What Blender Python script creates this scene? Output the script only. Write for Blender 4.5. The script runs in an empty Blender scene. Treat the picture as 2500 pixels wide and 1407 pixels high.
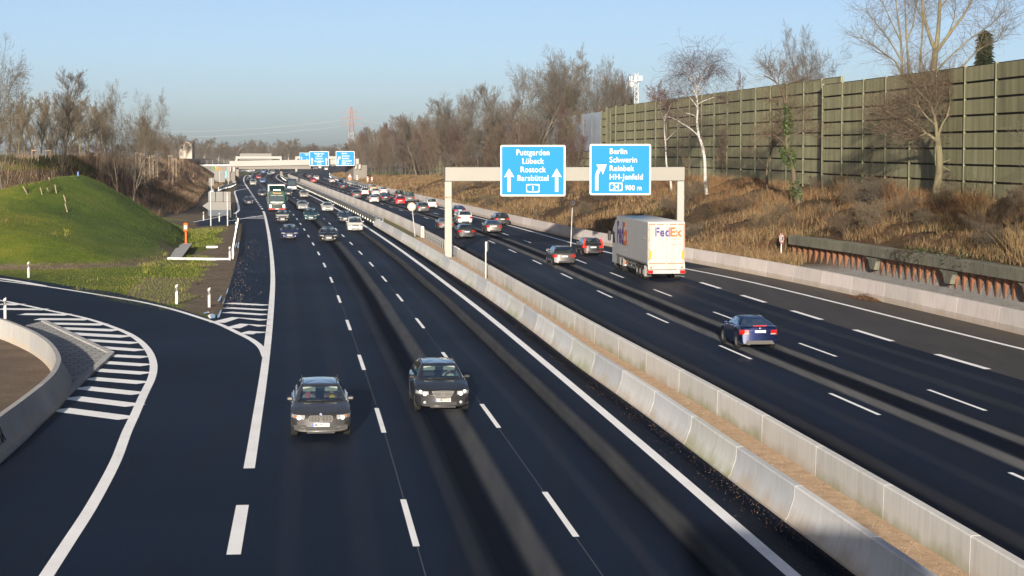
import bpy, math, random
import numpy as np
from mathutils import Vector, Matrix
R = math.radians
SC = bpy.context.scene
COL = SC.collection
random.seed(7)
RNG = np.random.default_rng(7)

# ------------------------------------------------------------------ camera
F, CX, CY, HC = 4850.0, 1250.0, 703.5, 8.7
PITCH = math.atan(330.5 / F)
cam = bpy.data.cameras.new('camera')
cam.lens = F / 2500 * 36; cam.sensor_width = 36; cam.sensor_fit = 'HORIZONTAL'
cam.clip_end = 9000; cam.clip_start = 0.3
camo = bpy.data.objects.new('camera', cam)
camo.location = (0, 0, HC); camo.rotation_euler = (R(90) - PITCH, 0, 0)
COL.objects.link(camo); SC.camera = camo

def ray(x, y):
    u, v = (x - CX) / F, (CY - y) / F
    return Vector((u, math.cos(PITCH) + v * math.sin(PITCH), -math.sin(PITCH) + v * math.cos(PITCH)))
def G(x, y, z=0.0):                       # where a sight line meets height z
    d = ray(x, y); t = (z - HC) / d.z
    return Vector((d.x * t, d.y * t, z))
def P(x, y, d):                           # the point of a sight line at distance d
    r = ray(x, y); t = d / r.y
    return Vector((r.x * t, d, HC + r.z * t))

# ------------------------------------------------------------------ objects
def link(o, parent=None):
    COL.objects.link(o)
    if parent is not None: o.parent = parent
    return o
def tag(o, label=None, cat=None, group=None, kind=None):
    if label: o['label'] = label
    if cat: o['category'] = cat
    if group: o['group'] = group
    if kind: o['kind'] = kind
    return o
def empty(name, loc, label, cat, group=None, rz=0.0):
    o = bpy.data.objects.new(name, None); o.location = loc; o.rotation_euler = (0, 0, rz)
    o.empty_display_size = 0.3
    link(o); return tag(o, label, cat, group)

class MB:
    def __init__(s): s.v = []; s.f = []; s.m = []
    def add(s, vs, fs, mat=0):
        b = len(s.v); s.v.extend([tuple(p) for p in vs])
        for f in fs: s.f.append(tuple(i + b for i in f)); s.m.append(mat)
        return s
    def box(s, c, d, mat=0, rz=0.0, M=None):
        hx, hy, hz = d[0] / 2, d[1] / 2, d[2] / 2
        vs = [Vector((x, y, z)) for z in (-hz, hz) for x, y in ((-hx, -hy), (hx, -hy), (hx, hy), (-hx, hy))]
        Rm = Matrix.Rotation(rz, 3, 'Z') if M is None else M
        vs = [Rm @ p + Vector(c) for p in vs]
        return s.add(vs, [(3, 2, 1, 0), (4, 5, 6, 7), (0, 1, 5, 4), (1, 2, 6, 5), (2, 3, 7, 6), (3, 0, 4, 7)], mat)
    def bbox(s, c, d, r=0.02, mat=0, rz=0.0):     # box with bevelled vertical and top edges
        hx, hy, hz = d[0] / 2, d[1] / 2, d[2] / 2; r = min(r, hx * .9, hy * .9, hz * .9)
        def ring(ix, z): return [(-hx + ix + r, -hy + ix), (hx - ix - r, -hy + ix), (hx - ix, -hy + ix + r), (hx - ix, hy - ix - r), (hx - ix - r, hy - ix), (-hx + ix + r, hy - ix), (-hx + ix, hy - ix - r), (-hx + ix, -hy + ix + r)], z
        rings = [ring(r, -hz), ring(0, -hz + r), ring(0, hz - r), ring(r, hz)]
        Rm = Matrix.Rotation(rz, 3, 'Z')
        return s.loft([[Rm @ Vector((x, y, z)) + Vector(c) for x, y in pts] for pts, z in rings], True, True, mat)
    def tube(s, p0, p1, r0, r1=None, n=8, mat=0, caps=True):
        r1 = r0 if r1 is None else r1
        p0, p1 = Vector(p0), Vector(p1); a = (p1 - p0)
        if a.length < 1e-6: return s
        a.normalize(); u = a.orthogonal().normalized(); w = a.cross(u)
        rg = lambda p, r: [p + (u * math.cos(2 * math.pi * k / n) + w * math.sin(2 * math.pi * k / n)) * r for k in range(n)]
        return s.loft([rg(p0, r0), rg(p1, r1)], True, caps, mat)
    def loft(s, rings, closed=True, caps=False, mat=0):
        n = len(rings[0]); vs = [p for r in rings for p in r]; fs = []
        k = n if closed else n - 1
        for i in range(len(rings) - 1):
            for j in range(k):
                a, b = i * n + j, i * n + (j + 1) % n
                fs.append((a, b, b + n, a + n))
        if caps and closed:
            fs.append(tuple(range(n - 1, -1, -1))); fs.append(tuple((len(rings) - 1) * n + j for j in range(n)))
        return s.add(vs, fs, mat)
    def prism(s, poly, z0, z1, mat=0):
        n = len(poly)
        return s.loft([[Vector((p[0], p[1], z0)) for p in poly], [Vector((p[0], p[1], z1)) for p in poly]], True, True, mat)
    def plate(s, o, ux, uy, poly, th, mat=0):     # polygon in the plane (ux, uy) through o, given a thickness along ux x uy
        ux, uy = Vector(ux).normalized(), Vector(uy).normalized(); nn = ux.cross(uy)
        a = [Vector(o) + ux * p[0] + uy * p[1] for p in poly]
        return s.loft([[p - nn * th / 2 for p in a], [p + nn * th / 2 for p in a]], True, True, mat)
    def lathe(s, prof, axis_o, axis, n=20, mat=0, closed=False):
        a = Vector(axis).normalized(); u = a.orthogonal().normalized(); w = a.cross(u); o = Vector(axis_o)
        rings = [[o + a * h + (u * math.cos(2 * math.pi * k / n) + w * math.sin(2 * math.pi * k / n)) * r for k in range(n)] for r, h in prof]
        if closed: rings.append(rings[0])
        return s.loft(rings, True, not closed, mat)
    def mesh(s, name, mats, smooth=None, origin=None):
        me = bpy.data.meshes.new(name)
        v = s.v if origin is None else [(p[0] - origin[0], p[1] - origin[1], p[2] - origin[2]) for p in s.v]
        me.from_pydata(v, [], s.f)
        for m in (mats if isinstance(mats, (list, tuple)) else [mats]): me.materials.append(m)
        me.polygons.foreach_set('material_index', s.m)
        if smooth is not None:
            me.polygons.foreach_set('use_smooth', [True] * len(me.polygons))
            me.set_sharp_from_angle(angle=R(smooth))
        me.update(); return me
    def build(s, name, mats, parent=None, smooth=None, world=True):
        org = parent.location if (parent is not None and world) else None
        o = bpy.data.objects.new(name, s.mesh(name, mats, smooth, org))
        return link(o, parent)

def fast_mesh(name, verts, faces, mats, midx=None, smooth=False):
    """verts (n,3) array, faces (m,k) array with one face size"""
    verts = np.asarray(verts, np.float32); faces = np.asarray(faces, np.int32)
    me = bpy.data.meshes.new(name); k = faces.shape[1]
    me.vertices.add(len(verts)); me.vertices.foreach_set('co', verts.ravel())
    me.loops.add(faces.size); me.loops.foreach_set('vertex_index', faces.ravel())
    me.polygons.add(len(faces)); me.polygons.foreach_set('loop_start', np.arange(len(faces), dtype=np.int32) * k)
    for m in (mats if isinstance(mats, (list, tuple)) else [mats]): me.materials.append(m)
    if midx is not None: me.polygons.foreach_set('material_index', np.asarray(midx, np.int32))
    me.polygons.foreach_set('use_smooth', np.full(len(faces), smooth))
    me.update(calc_edges=True); me.validate(); return me

def pchip(x, y):
    x = np.asarray(x, float); y = np.asarray(y, float); h = np.diff(x); d = np.diff(y) / h
    m = np.zeros(len(x)); m[0], m[-1] = d[0], d[-1]
    for i in range(1, len(x) - 1):
        w1, w2 = 2 * h[i] + h[i - 1], h[i] + 2 * h[i - 1]
        if d[i - 1] * d[i] > 0: m[i] = (w1 + w2) / (w1 / d[i - 1] + w2 / d[i])
        else: m[i] = 0 if d[i - 1] * d[i] < 0 and False else (d[i - 1] + d[i]) / 2
    def f(q):
        q = np.asarray(q, float); i = np.clip(np.searchsorted(x, q) - 1, 0, len(h) - 1)
        t = (q - x[i]) / h[i]; tt = np.clip(t, 0, 1)
        r = y[i] * (1 + 2 * tt) * (1 - tt) ** 2 + m[i] * h[i] * tt * (1 - tt) ** 2 + y[i + 1] * tt ** 2 * (3 - 2 * tt) + m[i + 1] * h[i] * tt ** 2 * (tt - 1)
        return r + np.where(t < 0, (q - x[0]) * m[0], 0) + np.where(t > 1, (q - x[-1]) * m[-1], 0)
    return f
def line(pts, z=0.0, smooth=2):
    g = sorted([(p.y, p.x) for p in (G(a, b, z) for a, b in pts)])
    Y = np.array([a for a, b in g]); X = np.array([b for a, b in g])
    for _ in range(smooth):                       # even out reading noise: pull each point towards its neighbours' chord
        ch = X.copy(); t = (Y[1:-1] - Y[:-2]) / (Y[2:] - Y[:-2]); ch[1:-1] = X[:-2] * (1 - t) + X[2:] * t
        X = X * .6 + ch * .4
    return pchip(Y, X)

# ------------------------------------------------------------------ materials
def mat(name):
    m = bpy.data.materials.new(name); m.use_nodes = True
    nt = m.node_tree; return m, nt, nt.nodes['Principled BSDF']
def N(nt, t, **kw):
    n = nt.nodes.new(t)
    for k, v in kw.items():
        if k in n.inputs: n.inputs[k].default_value = v
        else: setattr(n, k, v)
    return n
def ramp(nt, fac, stops, interp='LINEAR'):
    r = nt.nodes.new('ShaderNodeValToRGB'); e = r.color_ramp.elements; r.color_ramp.interpolation = interp
    while len(e) < len(stops): e.new(0.5)
    for el, (p, c) in zip(e, stops):
        el.position = p; el.color = (c, c, c, 1) if isinstance(c, (int, float)) else (*c, 1)
    nt.links.new(fac, r.inputs[0]); return r.outputs[0]
def mix(nt, f, a, b, mode='MIX'):
    m = nt.nodes.new('ShaderNodeMix'); m.data_type = 'RGBA'; m.blend_type = mode
    for sck, v in ((0, f), (6, a), (7, b)):
        if isinstance(v, bpy.types.NodeSocket): nt.links.new(v, m.inputs[sck])
        elif sck == 0: m.inputs[0].default_value = v
        else: m.inputs[sck].default_value = (*v, 1) if len(v) == 3 else v
    return m.outputs[2]
def math_(nt, op, a, b=None, c=None, clamp=False):
    m = nt.nodes.new('ShaderNodeMath'); m.operation = op; m.use_clamp = clamp
    for i, v in enumerate((a, b, c)):
        if v is None: continue
        if isinstance(v, bpy.types.NodeSocket): nt.links.new(v, m.inputs[i])
        else: m.inputs[i].default_value = v
    return m.outputs[0]
def pos(nt, scale=(1, 1, 1), obj=False):
    c = nt.nodes.new('ShaderNodeTexCoord' if obj else 'ShaderNodeNewGeometry')
    mp = nt.nodes.new('ShaderNodeMapping'); mp.inputs['Scale'].default_value = scale
    nt.links.new(c.outputs['Object' if obj else 'Position'], mp.inputs[0]); return mp.outputs[0]
def noise(nt, vec, scale, detail=4.0, rough=0.55):
    n = N(nt, 'ShaderNodeTexNoise', Scale=scale, Detail=detail, Roughness=rough); nt.links.new(vec, n.inputs['Vector']); return n.outputs['Fac']
def bump(nt, b, h, strength=.3, dist=.02):
    n = N(nt, 'ShaderNodeBump', Strength=strength, Distance=dist); nt.links.new(h, n.inputs['Height']); nt.links.new(n.outputs[0], b.inputs['Normal'])
KA = .74                                  # all the plain finishes are a little darker than they look under this low sun
def flat(name, c, rough=.5, metal=0.0, coat=0.0, emit=None, es=0.0, spec=.15):
    m, nt, b = mat(name); b.inputs['Base Color'].default_value = (*[q * KA for q in c], 1); b.inputs['Roughness'].default_value = rough
    b.inputs['Metallic'].default_value = metal; b.inputs['Coat Weight'].default_value = coat; b.inputs['Specular IOR Level'].default_value = spec
    if emit: b.inputs['Emission Color'].default_value = (*emit, 1); b.inputs['Emission Strength'].default_value = es
    return m
def mottled(name, stops, scale=1.0, rough=.85, scl=(1, 1, 1), bs=.3, bd=.02, scale2=None, obj=False, spec=.3, bscale=None, k=None):
    stops = [(p_, tuple(q * (KA if k is None else k) for q in c_)) for p_, c_ in stops]
    m, nt, b = mat(name); v = pos(nt, scl, obj); f = noise(nt, v, scale)
    if scale2:
        f = math_(nt, 'ADD', math_(nt, 'MULTIPLY', f, .55), math_(nt, 'MULTIPLY', noise(nt, v, scale2), .45))
    nt.links.new(ramp(nt, f, stops), b.inputs['Base Color']); b.inputs['Roughness'].default_value = rough
    b.inputs['Specular IOR Level'].default_value = spec
    if bs: bump(nt, b, noise(nt, v, bscale or (scale2 or scale) * 2), bs, bd)
    return m
M = {}
M['white'] = mottled('road_paint', [(.30, (.56, .55, .53)), (.42, (.74, .735, .72)), (.6, (.82, .815, .80))], .5, .6, scale2=14, bs=0, k=1)
M['concrete'] = mottled('concrete_light', [(.25, (.27, .27, .27)), (.5, (.40, .395, .38)), (.75, (.47, .46, .44))], .7, .85, (1, 1, 2.2), .15, .01, 14)
M['concrete_warm'] = mottled('concrete_warm', [(.25, (.30, .27, .24)), (.5, (.42, .37, .33)), (.75, (.48, .43, .38))], .35, .85, (1, 1, .25), .15, .01, 6)
M['concrete_old'] = mottled('concrete_mossy', [(.3, (.06, .06, .04)), (.48, (.135, .13, .095)), (.7, (.20, .19, .145))], .5, .9, (1, 1, .35), .3, .02, 4)
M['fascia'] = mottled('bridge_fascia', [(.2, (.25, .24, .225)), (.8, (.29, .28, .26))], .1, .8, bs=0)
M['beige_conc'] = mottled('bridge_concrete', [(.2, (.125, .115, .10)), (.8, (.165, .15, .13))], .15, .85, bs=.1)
M['gantry'] = mottled('gantry_paint', [(.2, (.16, .155, .135)), (.8, (.185, .178, .155))], .4, .5, bs=0)
M['sand'] = mottled('gravel_sand', [(.2, (.20, .125, .075)), (.45, (.38, .25, .15)), (.62, (.50, .36, .235)), (.75, (.6, .5, .4))], 2.5, .95, (1, 1, 1), .9, .05, 16)
M['soil'] = mottled('bare_soil', [(.2, (.05, .035, .022)), (.5, (.13, .088, .055)), (.8, (.24, .17, .115))], .5, .95, (1, 1, 1), .7, .06, 7)
M['ground'] = mottled('far_ground', [(.3, (.045, .05, .02)), (.7, (.10, .085, .04))], .06, .95, bs=.3, scale2=1.5)
M['steel'] = mottled('galvanised_steel', [(.3, (.40, .41, .42)), (.7, (.52, .53, .53))], 1.5, .42, bs=0)
M['steel'].node_tree.nodes['Principled BSDF'].inputs['Metallic'].default_value = .35
M['alu'] = flat('aluminium_back', (.15, .145, .137), .7)
M['alu_light'] = flat('aluminium_edge', (.165, .16, .15), .6)
M['paint_white'] = flat('white_paint', (.34, .335, .325), .5)
M['signblue'] = flat('retro_blue', (.010, .150, .320), .7, spec=.1)
M['signwhite'] = flat('retro_white', (.50, .50, .49), .6)
M['red'] = flat('sign_red', (.30, .02, .015), .5)
M['orange_red'] = flat('retro_red_orange', (.42, .11, .05), .5)
M['black'] = flat('black_plastic', (.012, .012, .012), .45)
M['orange'] = flat('orange_plastic', (.36, .072, .002), .5)
M['yellow'] = flat('yellow_reflector', (.40, .22, .012), .4)
M['tyre'] = flat('tyre_rubber', (.014, .0135, .013), .85)
M['rim'] = flat('alloy_rim', (.25, .25, .25), .35, .7)
M['chrome'] = flat('chrome', (.22, .22, .215), .35, .6)
M['lamp'] = flat('lamp_glass', (.22, .22, .215), .2, 0, .8)
M['lamp_on'] = flat('lit_lamp', (.45, .45, .43), .1, 0, .8, (1, .93, .8), 1.0)
M['amber'] = flat('amber_lamp', (.36, .10, .015), .2, 0, .6)
M['lampred'] = flat('rear_lamp_red', (.22, .006, .006), .15, 0, .8, (1, .03, .02), .06)
M['lampbrake'] = flat('lit_rear_lamp', (.30, .02, .012), .15, 0, .8, (1, .05, .03), .35)
M['dark'] = flat('cabin_dark', (.014, .014, .016), .75)
M['seat'] = flat('seat_cloth', (.035, .034, .034), .9)
M['visor'] = flat('sun_visor', (.22, .24, .22), .8)
M['plate'] = flat('number_plate', (.42, .42, .40), .4)
M['plateblue'] = flat('plate_blue', (.015, .06, .28), .4)
M['rust'] = mottled('rusty_steel', [(.25, (.085, .032, .015)), (.5, (.185, .078, .038)), (.8, (.25, .12, .065))], .5, .85, (1, 1, .5), .2, .01, 5)
M['wood'] = mottled('weathered_wood', [(.3, (.16, .12, .085)), (.7, (.27, .21, .15))], 3, .85, bs=0)
M['skin'] = flat('skin', (.24, .135, .095), .55)
M['leafpile'] = mottled('dead_leaves', [(.3, (.06, .024, .009)), (.7, (.19, .085, .034))], 6, .95, bs=.6)

def paint_mat():
    m, nt, b = mat('car_paint'); oi = nt.nodes.new('ShaderNodeObjectInfo')
    v = pos(nt, (1, 1, 1), True); d = ramp(nt, noise(nt, v, 3.0), [(.35, .86), (.7, 1.0)])
    nt.links.new(mix(nt, 1.0, oi.outputs['Color'], mix(nt, 1.0, d, (KA, KA, KA), 'MULTIPLY'), 'MULTIPLY'), b.inputs['Base Color'])
    nt.links.new(math_(nt, 'SUBTRACT', 1.0, oi.outputs['Alpha']), b.inputs['Metallic']); b.inputs['Roughness'].default_value = .44; b.inputs['Specular IOR Level'].default_value = .12
    b.inputs['Coat Weight'].default_value = 1.0; b.inputs['Coat Roughness'].default_value = .03
    return m
M['paint'] = paint_mat()
def glass_mat(name, tint, tr=.72):
    m = bpy.data.materials.new(name); m.use_nodes = True; nt = m.node_tree; nt.nodes.clear()
    o = nt.nodes.new('ShaderNodeOutputMaterial'); t = N(nt, 'ShaderNodeBsdfTransparent', Color=(*tint, 1))
    g = N(nt, 'ShaderNodeBsdfGlossy', Roughness=.03, Color=(.9, .95, 1, 1)); fr = N(nt, 'ShaderNodeFresnel', IOR=1.5)
    f = math_(nt, 'MULTIPLY', fr.outputs[0], .55, None, True)
    mx = nt.nodes.new('ShaderNodeMixShader'); nt.links.new(f, mx.inputs[0]); nt.links.new(t.outputs[0], mx.inputs[1]); nt.links.new(g.outputs[0], mx.inputs[2])
    nt.links.new(mx.outputs[0], o.inputs[0]); return m
M['glass'] = glass_mat('car_glass', (.66, .76, .74))
M['glass_dark'] = glass_mat('tinted_glass', (.12, .14, .15))

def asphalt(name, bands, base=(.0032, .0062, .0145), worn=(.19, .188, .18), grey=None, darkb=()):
    """bands: (lane coordinate, half width, strength) of worn wheel paths; lane coordinate is uv.x, metres along is uv.y"""
    m, nt, b = mat(name); uv = nt.nodes.new('ShaderNodeUVMap'); sx = nt.nodes.new('ShaderNodeSeparateXYZ'); nt.links.new(uv.outputs[0], sx.inputs[0])
    v = pos(nt); big = noise(nt, v, .05, 3); fine = noise(nt, v, 13, 4, .8)
    str_ = noise(nt, pos(nt, (1.2, .06, 1)), 1.0, 4)
    wob = math_(nt, 'MULTIPLY_ADD', math_(nt, 'SUBTRACT', noise(nt, pos(nt, (0, .018, 0)), 1, 2), .5), .10, sx.outputs[0])
    tot = None
    for c, h, s in bands:
        d = math_(nt, 'ABSOLUTE', math_(nt, 'SUBTRACT', wob, c))
        k = math_(nt, 'MULTIPLY', ramp(nt, math_(nt, 'DIVIDE', d, h), [(.35, 1), (1.0, 0)], 'EASE'), s)
        tot = k if tot is None else math_(nt, 'MAXIMUM', tot, k)
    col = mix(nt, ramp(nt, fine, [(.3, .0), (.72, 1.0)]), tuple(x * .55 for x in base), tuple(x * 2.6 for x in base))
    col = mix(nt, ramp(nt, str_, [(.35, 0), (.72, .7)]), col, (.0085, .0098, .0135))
    if grey:                                       # an older, greyer surface beyond one lane coordinate
        g = math_(nt, 'GREATER_THAN', sx.outputs[0], grey[0]); g = math_(nt, 'MULTIPLY', g, math_(nt, 'LESS_THAN', sx.outputs[1], grey[2]))
        old = mix(nt, ramp(nt, noise(nt, pos(nt, (1, .12, 1)), .9), [(.3, 0), (.75, 1)]), grey[1], tuple(x * 1.5 for x in grey[1]))
        dirt = math_(nt, 'MULTIPLY', ramp(nt, math_(nt, 'MULTIPLY', sx.outputs[0], .2), [(.78, 0), (.84, 1)]), ramp(nt, noise(nt, v, .35), [(.3, .35), (.7, .9)]))
        old = mix(nt, dirt, old, (.08, .064, .05))
        col = mix(nt, g, col, old)
    dk = None
    for c, h in darkb:
        k = ramp(nt, math_(nt, 'DIVIDE', math_(nt, 'ABSOLUTE', math_(nt, 'SUBTRACT', wob, c)), h), [(.15, 1), (1.0, 0)]); dk = k if dk is None else math_(nt, 'MAXIMUM', dk, k)
    if dk is not None: col = mix(nt, math_(nt, 'MULTIPLY', dk, .22), col, (.0135, .0128, .0122))
    if tot is not None:
        w = math_(nt, 'MULTIPLY', tot, ramp(nt, noise(nt, pos(nt, (2.5, .12, 1)), 1.0, 5), [(.25, .55), (.7, 1)]))
        col = mix(nt, w, col, worn)
    nt.links.new(col, b.inputs['Base Color'])
    rg = ramp(nt, big, [(.3, .52), (.7, .60)])
    if tot is not None:
        rg2 = N(nt, 'ShaderNodeMath', operation='MULTIPLY_ADD'); nt.links.new(tot, rg2.inputs[0]); rg2.inputs[1].default_value = .25; nt.links.new(rg, rg2.inputs[2]); rg = rg2.outputs[0]
    nt.links.new(rg, b.inputs['Roughness']); b.inputs['Specular IOR Level'].default_value = .03
    if dk is not None: nt.links.new(math_(nt, 'MULTIPLY_ADD', dk, -.03, .03), b.inputs['Specular IOR Level'])
    bump(nt, b, fine, .25, .004); return m
# ------------------------------------------------------------------ road lines (read off the photo, laid on the ground)
L0 = line([(568.5,1363.7),(591,1240),(608,1146),(617.5,1092),(624.5,1036),(634.5,980),(638.5,952),(647,896),(652.5,848),(661,784),(666,700),(667,680),(665,638),(661,596),(652.5,548.4),(645.5,517.6),(640.7,510.9),(633.4,501.8),(625.8,490),(619,480.5),(612,470),(606,459.5),(599,451),(595.5,445),(593.6,438.4),(595.5,431.7),(601,427),(614,422.5),(632,418.2),(668,414),(730,409.6),(850,405.5)])
L1 = line([(1020.6,1349),(987,1228),(938.5,1060.6),(921,998),(889,905),(877,866.6),(855.4,807),(847,781),(831,740),(825,721),(812,691.6),(807,677),(795,654),(790,642.6),(777,615),(765,597.7),(754,578),(744,562),(735,548.6),(727,537),(718,526),(710.8,518),(644.5,458.5),(627,445),(622.5,438.5),(621.4,433.5),(626,428),(640,422.5),(660,418),(700,413.6),(765,409.4),(885,405.5)])
L2 = line([(1420,1329.6),(1336,1210),(1220.6,1048),(1176.5,986.7),(1080,858),(1033.6,800.6),(1014.4,774.6),(981,734),(967.6,716),(942,686.6),(931,672),(909.4,649.4),(901,638),(882,621),(876,612),(856.6,594),(837,575.6),(820,559.4),(805,546),(792,535),(778.8,524.8),(728,488),(719,483),(711.7,478.7),(661,449),(649,441),(645,434),(646,430),(655,424.5),(690,418),(735,413.4),(800,409.2),(920,405.4)])
L3 = line([(1936,1405),(1717,1213.6),(1550,1071),(1400,944),(1250,820),(1200,778),(1110,708),(1030,648),(965,600),(889,548),(818,508),(791,493),(757,477.6),(728,463),(699,449.5),(683,441.5),(672.5,434.5),(671,430),(679,424.8),(700,420),(735,416),(778,412.6),(845,408.8),(960,405.2)])
LB = line([(2300,1566),(2093,1404.7),(1915,1271.7),(1775,1166.7),(1664,1080.5),(1576,1011),(1501,958.7),(1400,891),(1385,872.5),(1298,808),(1234,758),(1177,719),(1134.6,689),(1080,656.7),(998,600),(917,552),(850,515),(800,491),(757,471.5),(728,458),(699,445.5),(685,437),(680,431.5),(688,426),(712,420.5),(750,416.3),(860,408.6),(975,405)])
MR = line([(2500,1500),(2243,1328),(2056,1212),(1913,1120),(1797,1045),(1703.6,990.6),(1551,900),(1464,850),(1353,783),(1209,686.5),(1105,632),(1068,598),(944,532.5),(850,496),(800,473),(725,443),(701,433),(694,429),(694,426),(702,422),(730,417.5),(790,413),(900,408.3),(1010,405)])
LE = line([(498,860),(515,800),(535,775),(548,735),(560,700),(575,650),(588,600),(593,560),(594,535),(590,505),(582,475),(577,455),(576,440),(580,430),(597,424),(625,417.5),(700,410.8),(820,405.5)])
R1 = line([(2488,1164),(2153,1016),(2026,960),(1835,877.5),(1757,844),(1629,788.7),(1578.5,765),(1488,724.4),(1451,706),(1381,674),(1353,659),(1299.5,635),(1276,624),(1232.5,605),(1213,596.5),(1177,581),(1163,575),(1048,534),(1017.5,525),(991,518),(968,510),(945,503),(892.6,485.7),(837,468.4),(814,461),(794.6,455.5),(778,450.7),(741,437),(730,432),(725.5,427.5),(733,422),(762,416.5),(830,411.5),(950,407)])
R2 = line([(2415,1006),(2269,951.6),(2037.6,869.7),(1947.5,836.7),(1782.6,777),(1735,759.5),(1629,720),(1583.5,702),(1504,671.6),(1470.6,657.5),(1330.5,606),(1308,597),(1265,582),(1247,576),(1160,548),(1081.5,525.6),(1052,519.5),(862,465),(818.6,453.6),(802,449),(770,437.5),(757,431),(752,427),(760,421.5),(790,416.2),(855,411.2),(970,407)])
R3 = line([(2417,903),(2287.5,866.3),(2180.4,833.7),(2083.5,805),(2002,779),(1927,757),(1861,736.4),(1801,718),(1748.6,701.4),(1697.6,686),(1610,658),(1520,629),(1472,613),(1405,593.5),(1278.4,558),(1242.5,548.5),(1154,526),(1067,507),(1014,494),(950,477.6),(882,461),(847,452.6),(818.6,444.4),(785,434),(776,429.5),(776,426),(785,421),(815,416),(880,411),(990,407)])
RE = line([(2700,900),(2500,855.4),(2330,813),(2160,768),(1990,724.5),(1820,684.7),(1752,670),(1674,657.5),(1560,636),(1472,616),(1405,596),(1278.4,560),(1242.5,550),(1154,527.7),(1067,508),(1014,494),(950,477.6),(882,461),(847,452.6),(818.6,444.4),(785,434),(777,430),(777,426.5),(786,421.5),(816,416.3),(881,411.2),(991,407.1)], smooth=3)
RB = line([(2700,868),(2500,815),(2330,779),(2160,735),(1966,694),(1820,663),(1670,640),(1450,597),(1244,547),(1154,523),(1000,486),(900,459),(853,450),(826,442),(806,436),(800,430),(803,424),(830,418.5),(890,413),(1000,408.5)])
RL = lambda Y: MR(Y) + 1.35 + 0 * np.asarray(Y)          # left edge line of the right carriageway, beside the median wall
R3s = lambda Y: np.minimum(R3(Y), RE(Y) - .001)

def tangent(fn, y):
    d = float(fn(y + .5) - fn(y - .5)); t = Vector((d, 1, 0)); return t.normalized()
def stations(y0, y1):
    ys = [y0]
    while ys[-1] < y1: ys.append(ys[-1] + max(1.5, ys[-1] * .018))
    ys[-1] = y1; return np.array(ys)
def sheet(name, cols, y0, y1, m, z=0.0, label=None, kind='structure'):
    """cols: list of (lane coordinate, X(Y)); one surface with lane coordinates as uv"""
    ys = stations(y0, y1); n = len(cols)
    V = np.stack([np.stack([c[1](ys), ys, np.full(len(ys), z)], -1) for c in cols], 1).reshape(-1, 3)
    idx = np.arange(len(ys) * n).reshape(len(ys), n)
    Fc = np.stack([idx[:-1, :-1], idx[:-1, 1:], idx[1:, 1:], idx[1:, :-1]], -1).reshape(-1, 4)
    me = fast_mesh(name, V, Fc, m); ul = me.uv_layers.new(name='UVMap')
    U = np.stack([np.tile([c[0] for c in cols], len(ys)), np.repeat(ys, n)], -1).astype(np.float32)
    li = np.empty(len(me.loops), np.int32); me.loops.foreach_get('vertex_index', li)
    ul.data.foreach_set('uv', U[li].ravel())
    return tag(link(bpy.data.objects.new(name, me)), kind=kind)
def polysheet(name, pts, m, z, kind='structure'):
    mb = MB(); mb.add([(p[0], p[1], z) for p in pts], [tuple(range(len(pts)))])
    me = mb.mesh(name, m)
    if len(me.polygons) and me.polygons[0].normal.z < 0: me.flip_normals()
    ul = me.uv_layers.new(name='UVMap')
    for l in me.loops: co = me.vertices[l.vertex_index].co; ul.data[l.index].uv = (-9 + co.x * .01, co.y)
    return tag(link(bpy.data.objects.new(name, me)), kind=kind)

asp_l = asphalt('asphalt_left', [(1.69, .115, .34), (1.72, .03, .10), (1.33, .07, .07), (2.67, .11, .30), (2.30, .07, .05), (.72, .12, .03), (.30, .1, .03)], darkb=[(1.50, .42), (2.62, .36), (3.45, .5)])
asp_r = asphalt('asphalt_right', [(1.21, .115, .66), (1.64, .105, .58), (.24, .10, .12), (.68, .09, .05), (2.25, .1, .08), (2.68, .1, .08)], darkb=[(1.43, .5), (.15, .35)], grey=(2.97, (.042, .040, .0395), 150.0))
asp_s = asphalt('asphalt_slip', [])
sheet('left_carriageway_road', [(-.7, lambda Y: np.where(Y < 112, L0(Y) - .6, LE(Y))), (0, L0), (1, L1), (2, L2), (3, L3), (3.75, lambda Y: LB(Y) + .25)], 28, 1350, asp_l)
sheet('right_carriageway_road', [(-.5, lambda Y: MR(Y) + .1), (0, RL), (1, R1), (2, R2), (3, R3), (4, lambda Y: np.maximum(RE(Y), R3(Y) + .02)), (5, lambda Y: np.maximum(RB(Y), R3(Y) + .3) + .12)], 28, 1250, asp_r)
g2 = lambda x, y: G(x, y).to_2d()
polysheet('slip_road', [g2(*p) for p in [(-60,655),(0,672),(130,692),(280,714),(400,742),(490,770),(515,779),(537,776),(548,735),(556,712),(640,712),(664,760),(659,860),(640,980),(600,1190)]] + [(-5.4, 28), (-26, 28), (-46, 110)], asp_s, -.004)
polysheet('exit_road', [g2(*p) for p in [(380,556),(430,549),(462,541),(520,530),(560,520),(573,513),(577,495),(571,475),(573,463),(590,455),(600,451),(612,468),(640,508),(648,528),(620,538),(590,545),(560,549),(500,552),(430,558)]], asp_s, -.004)

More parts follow.
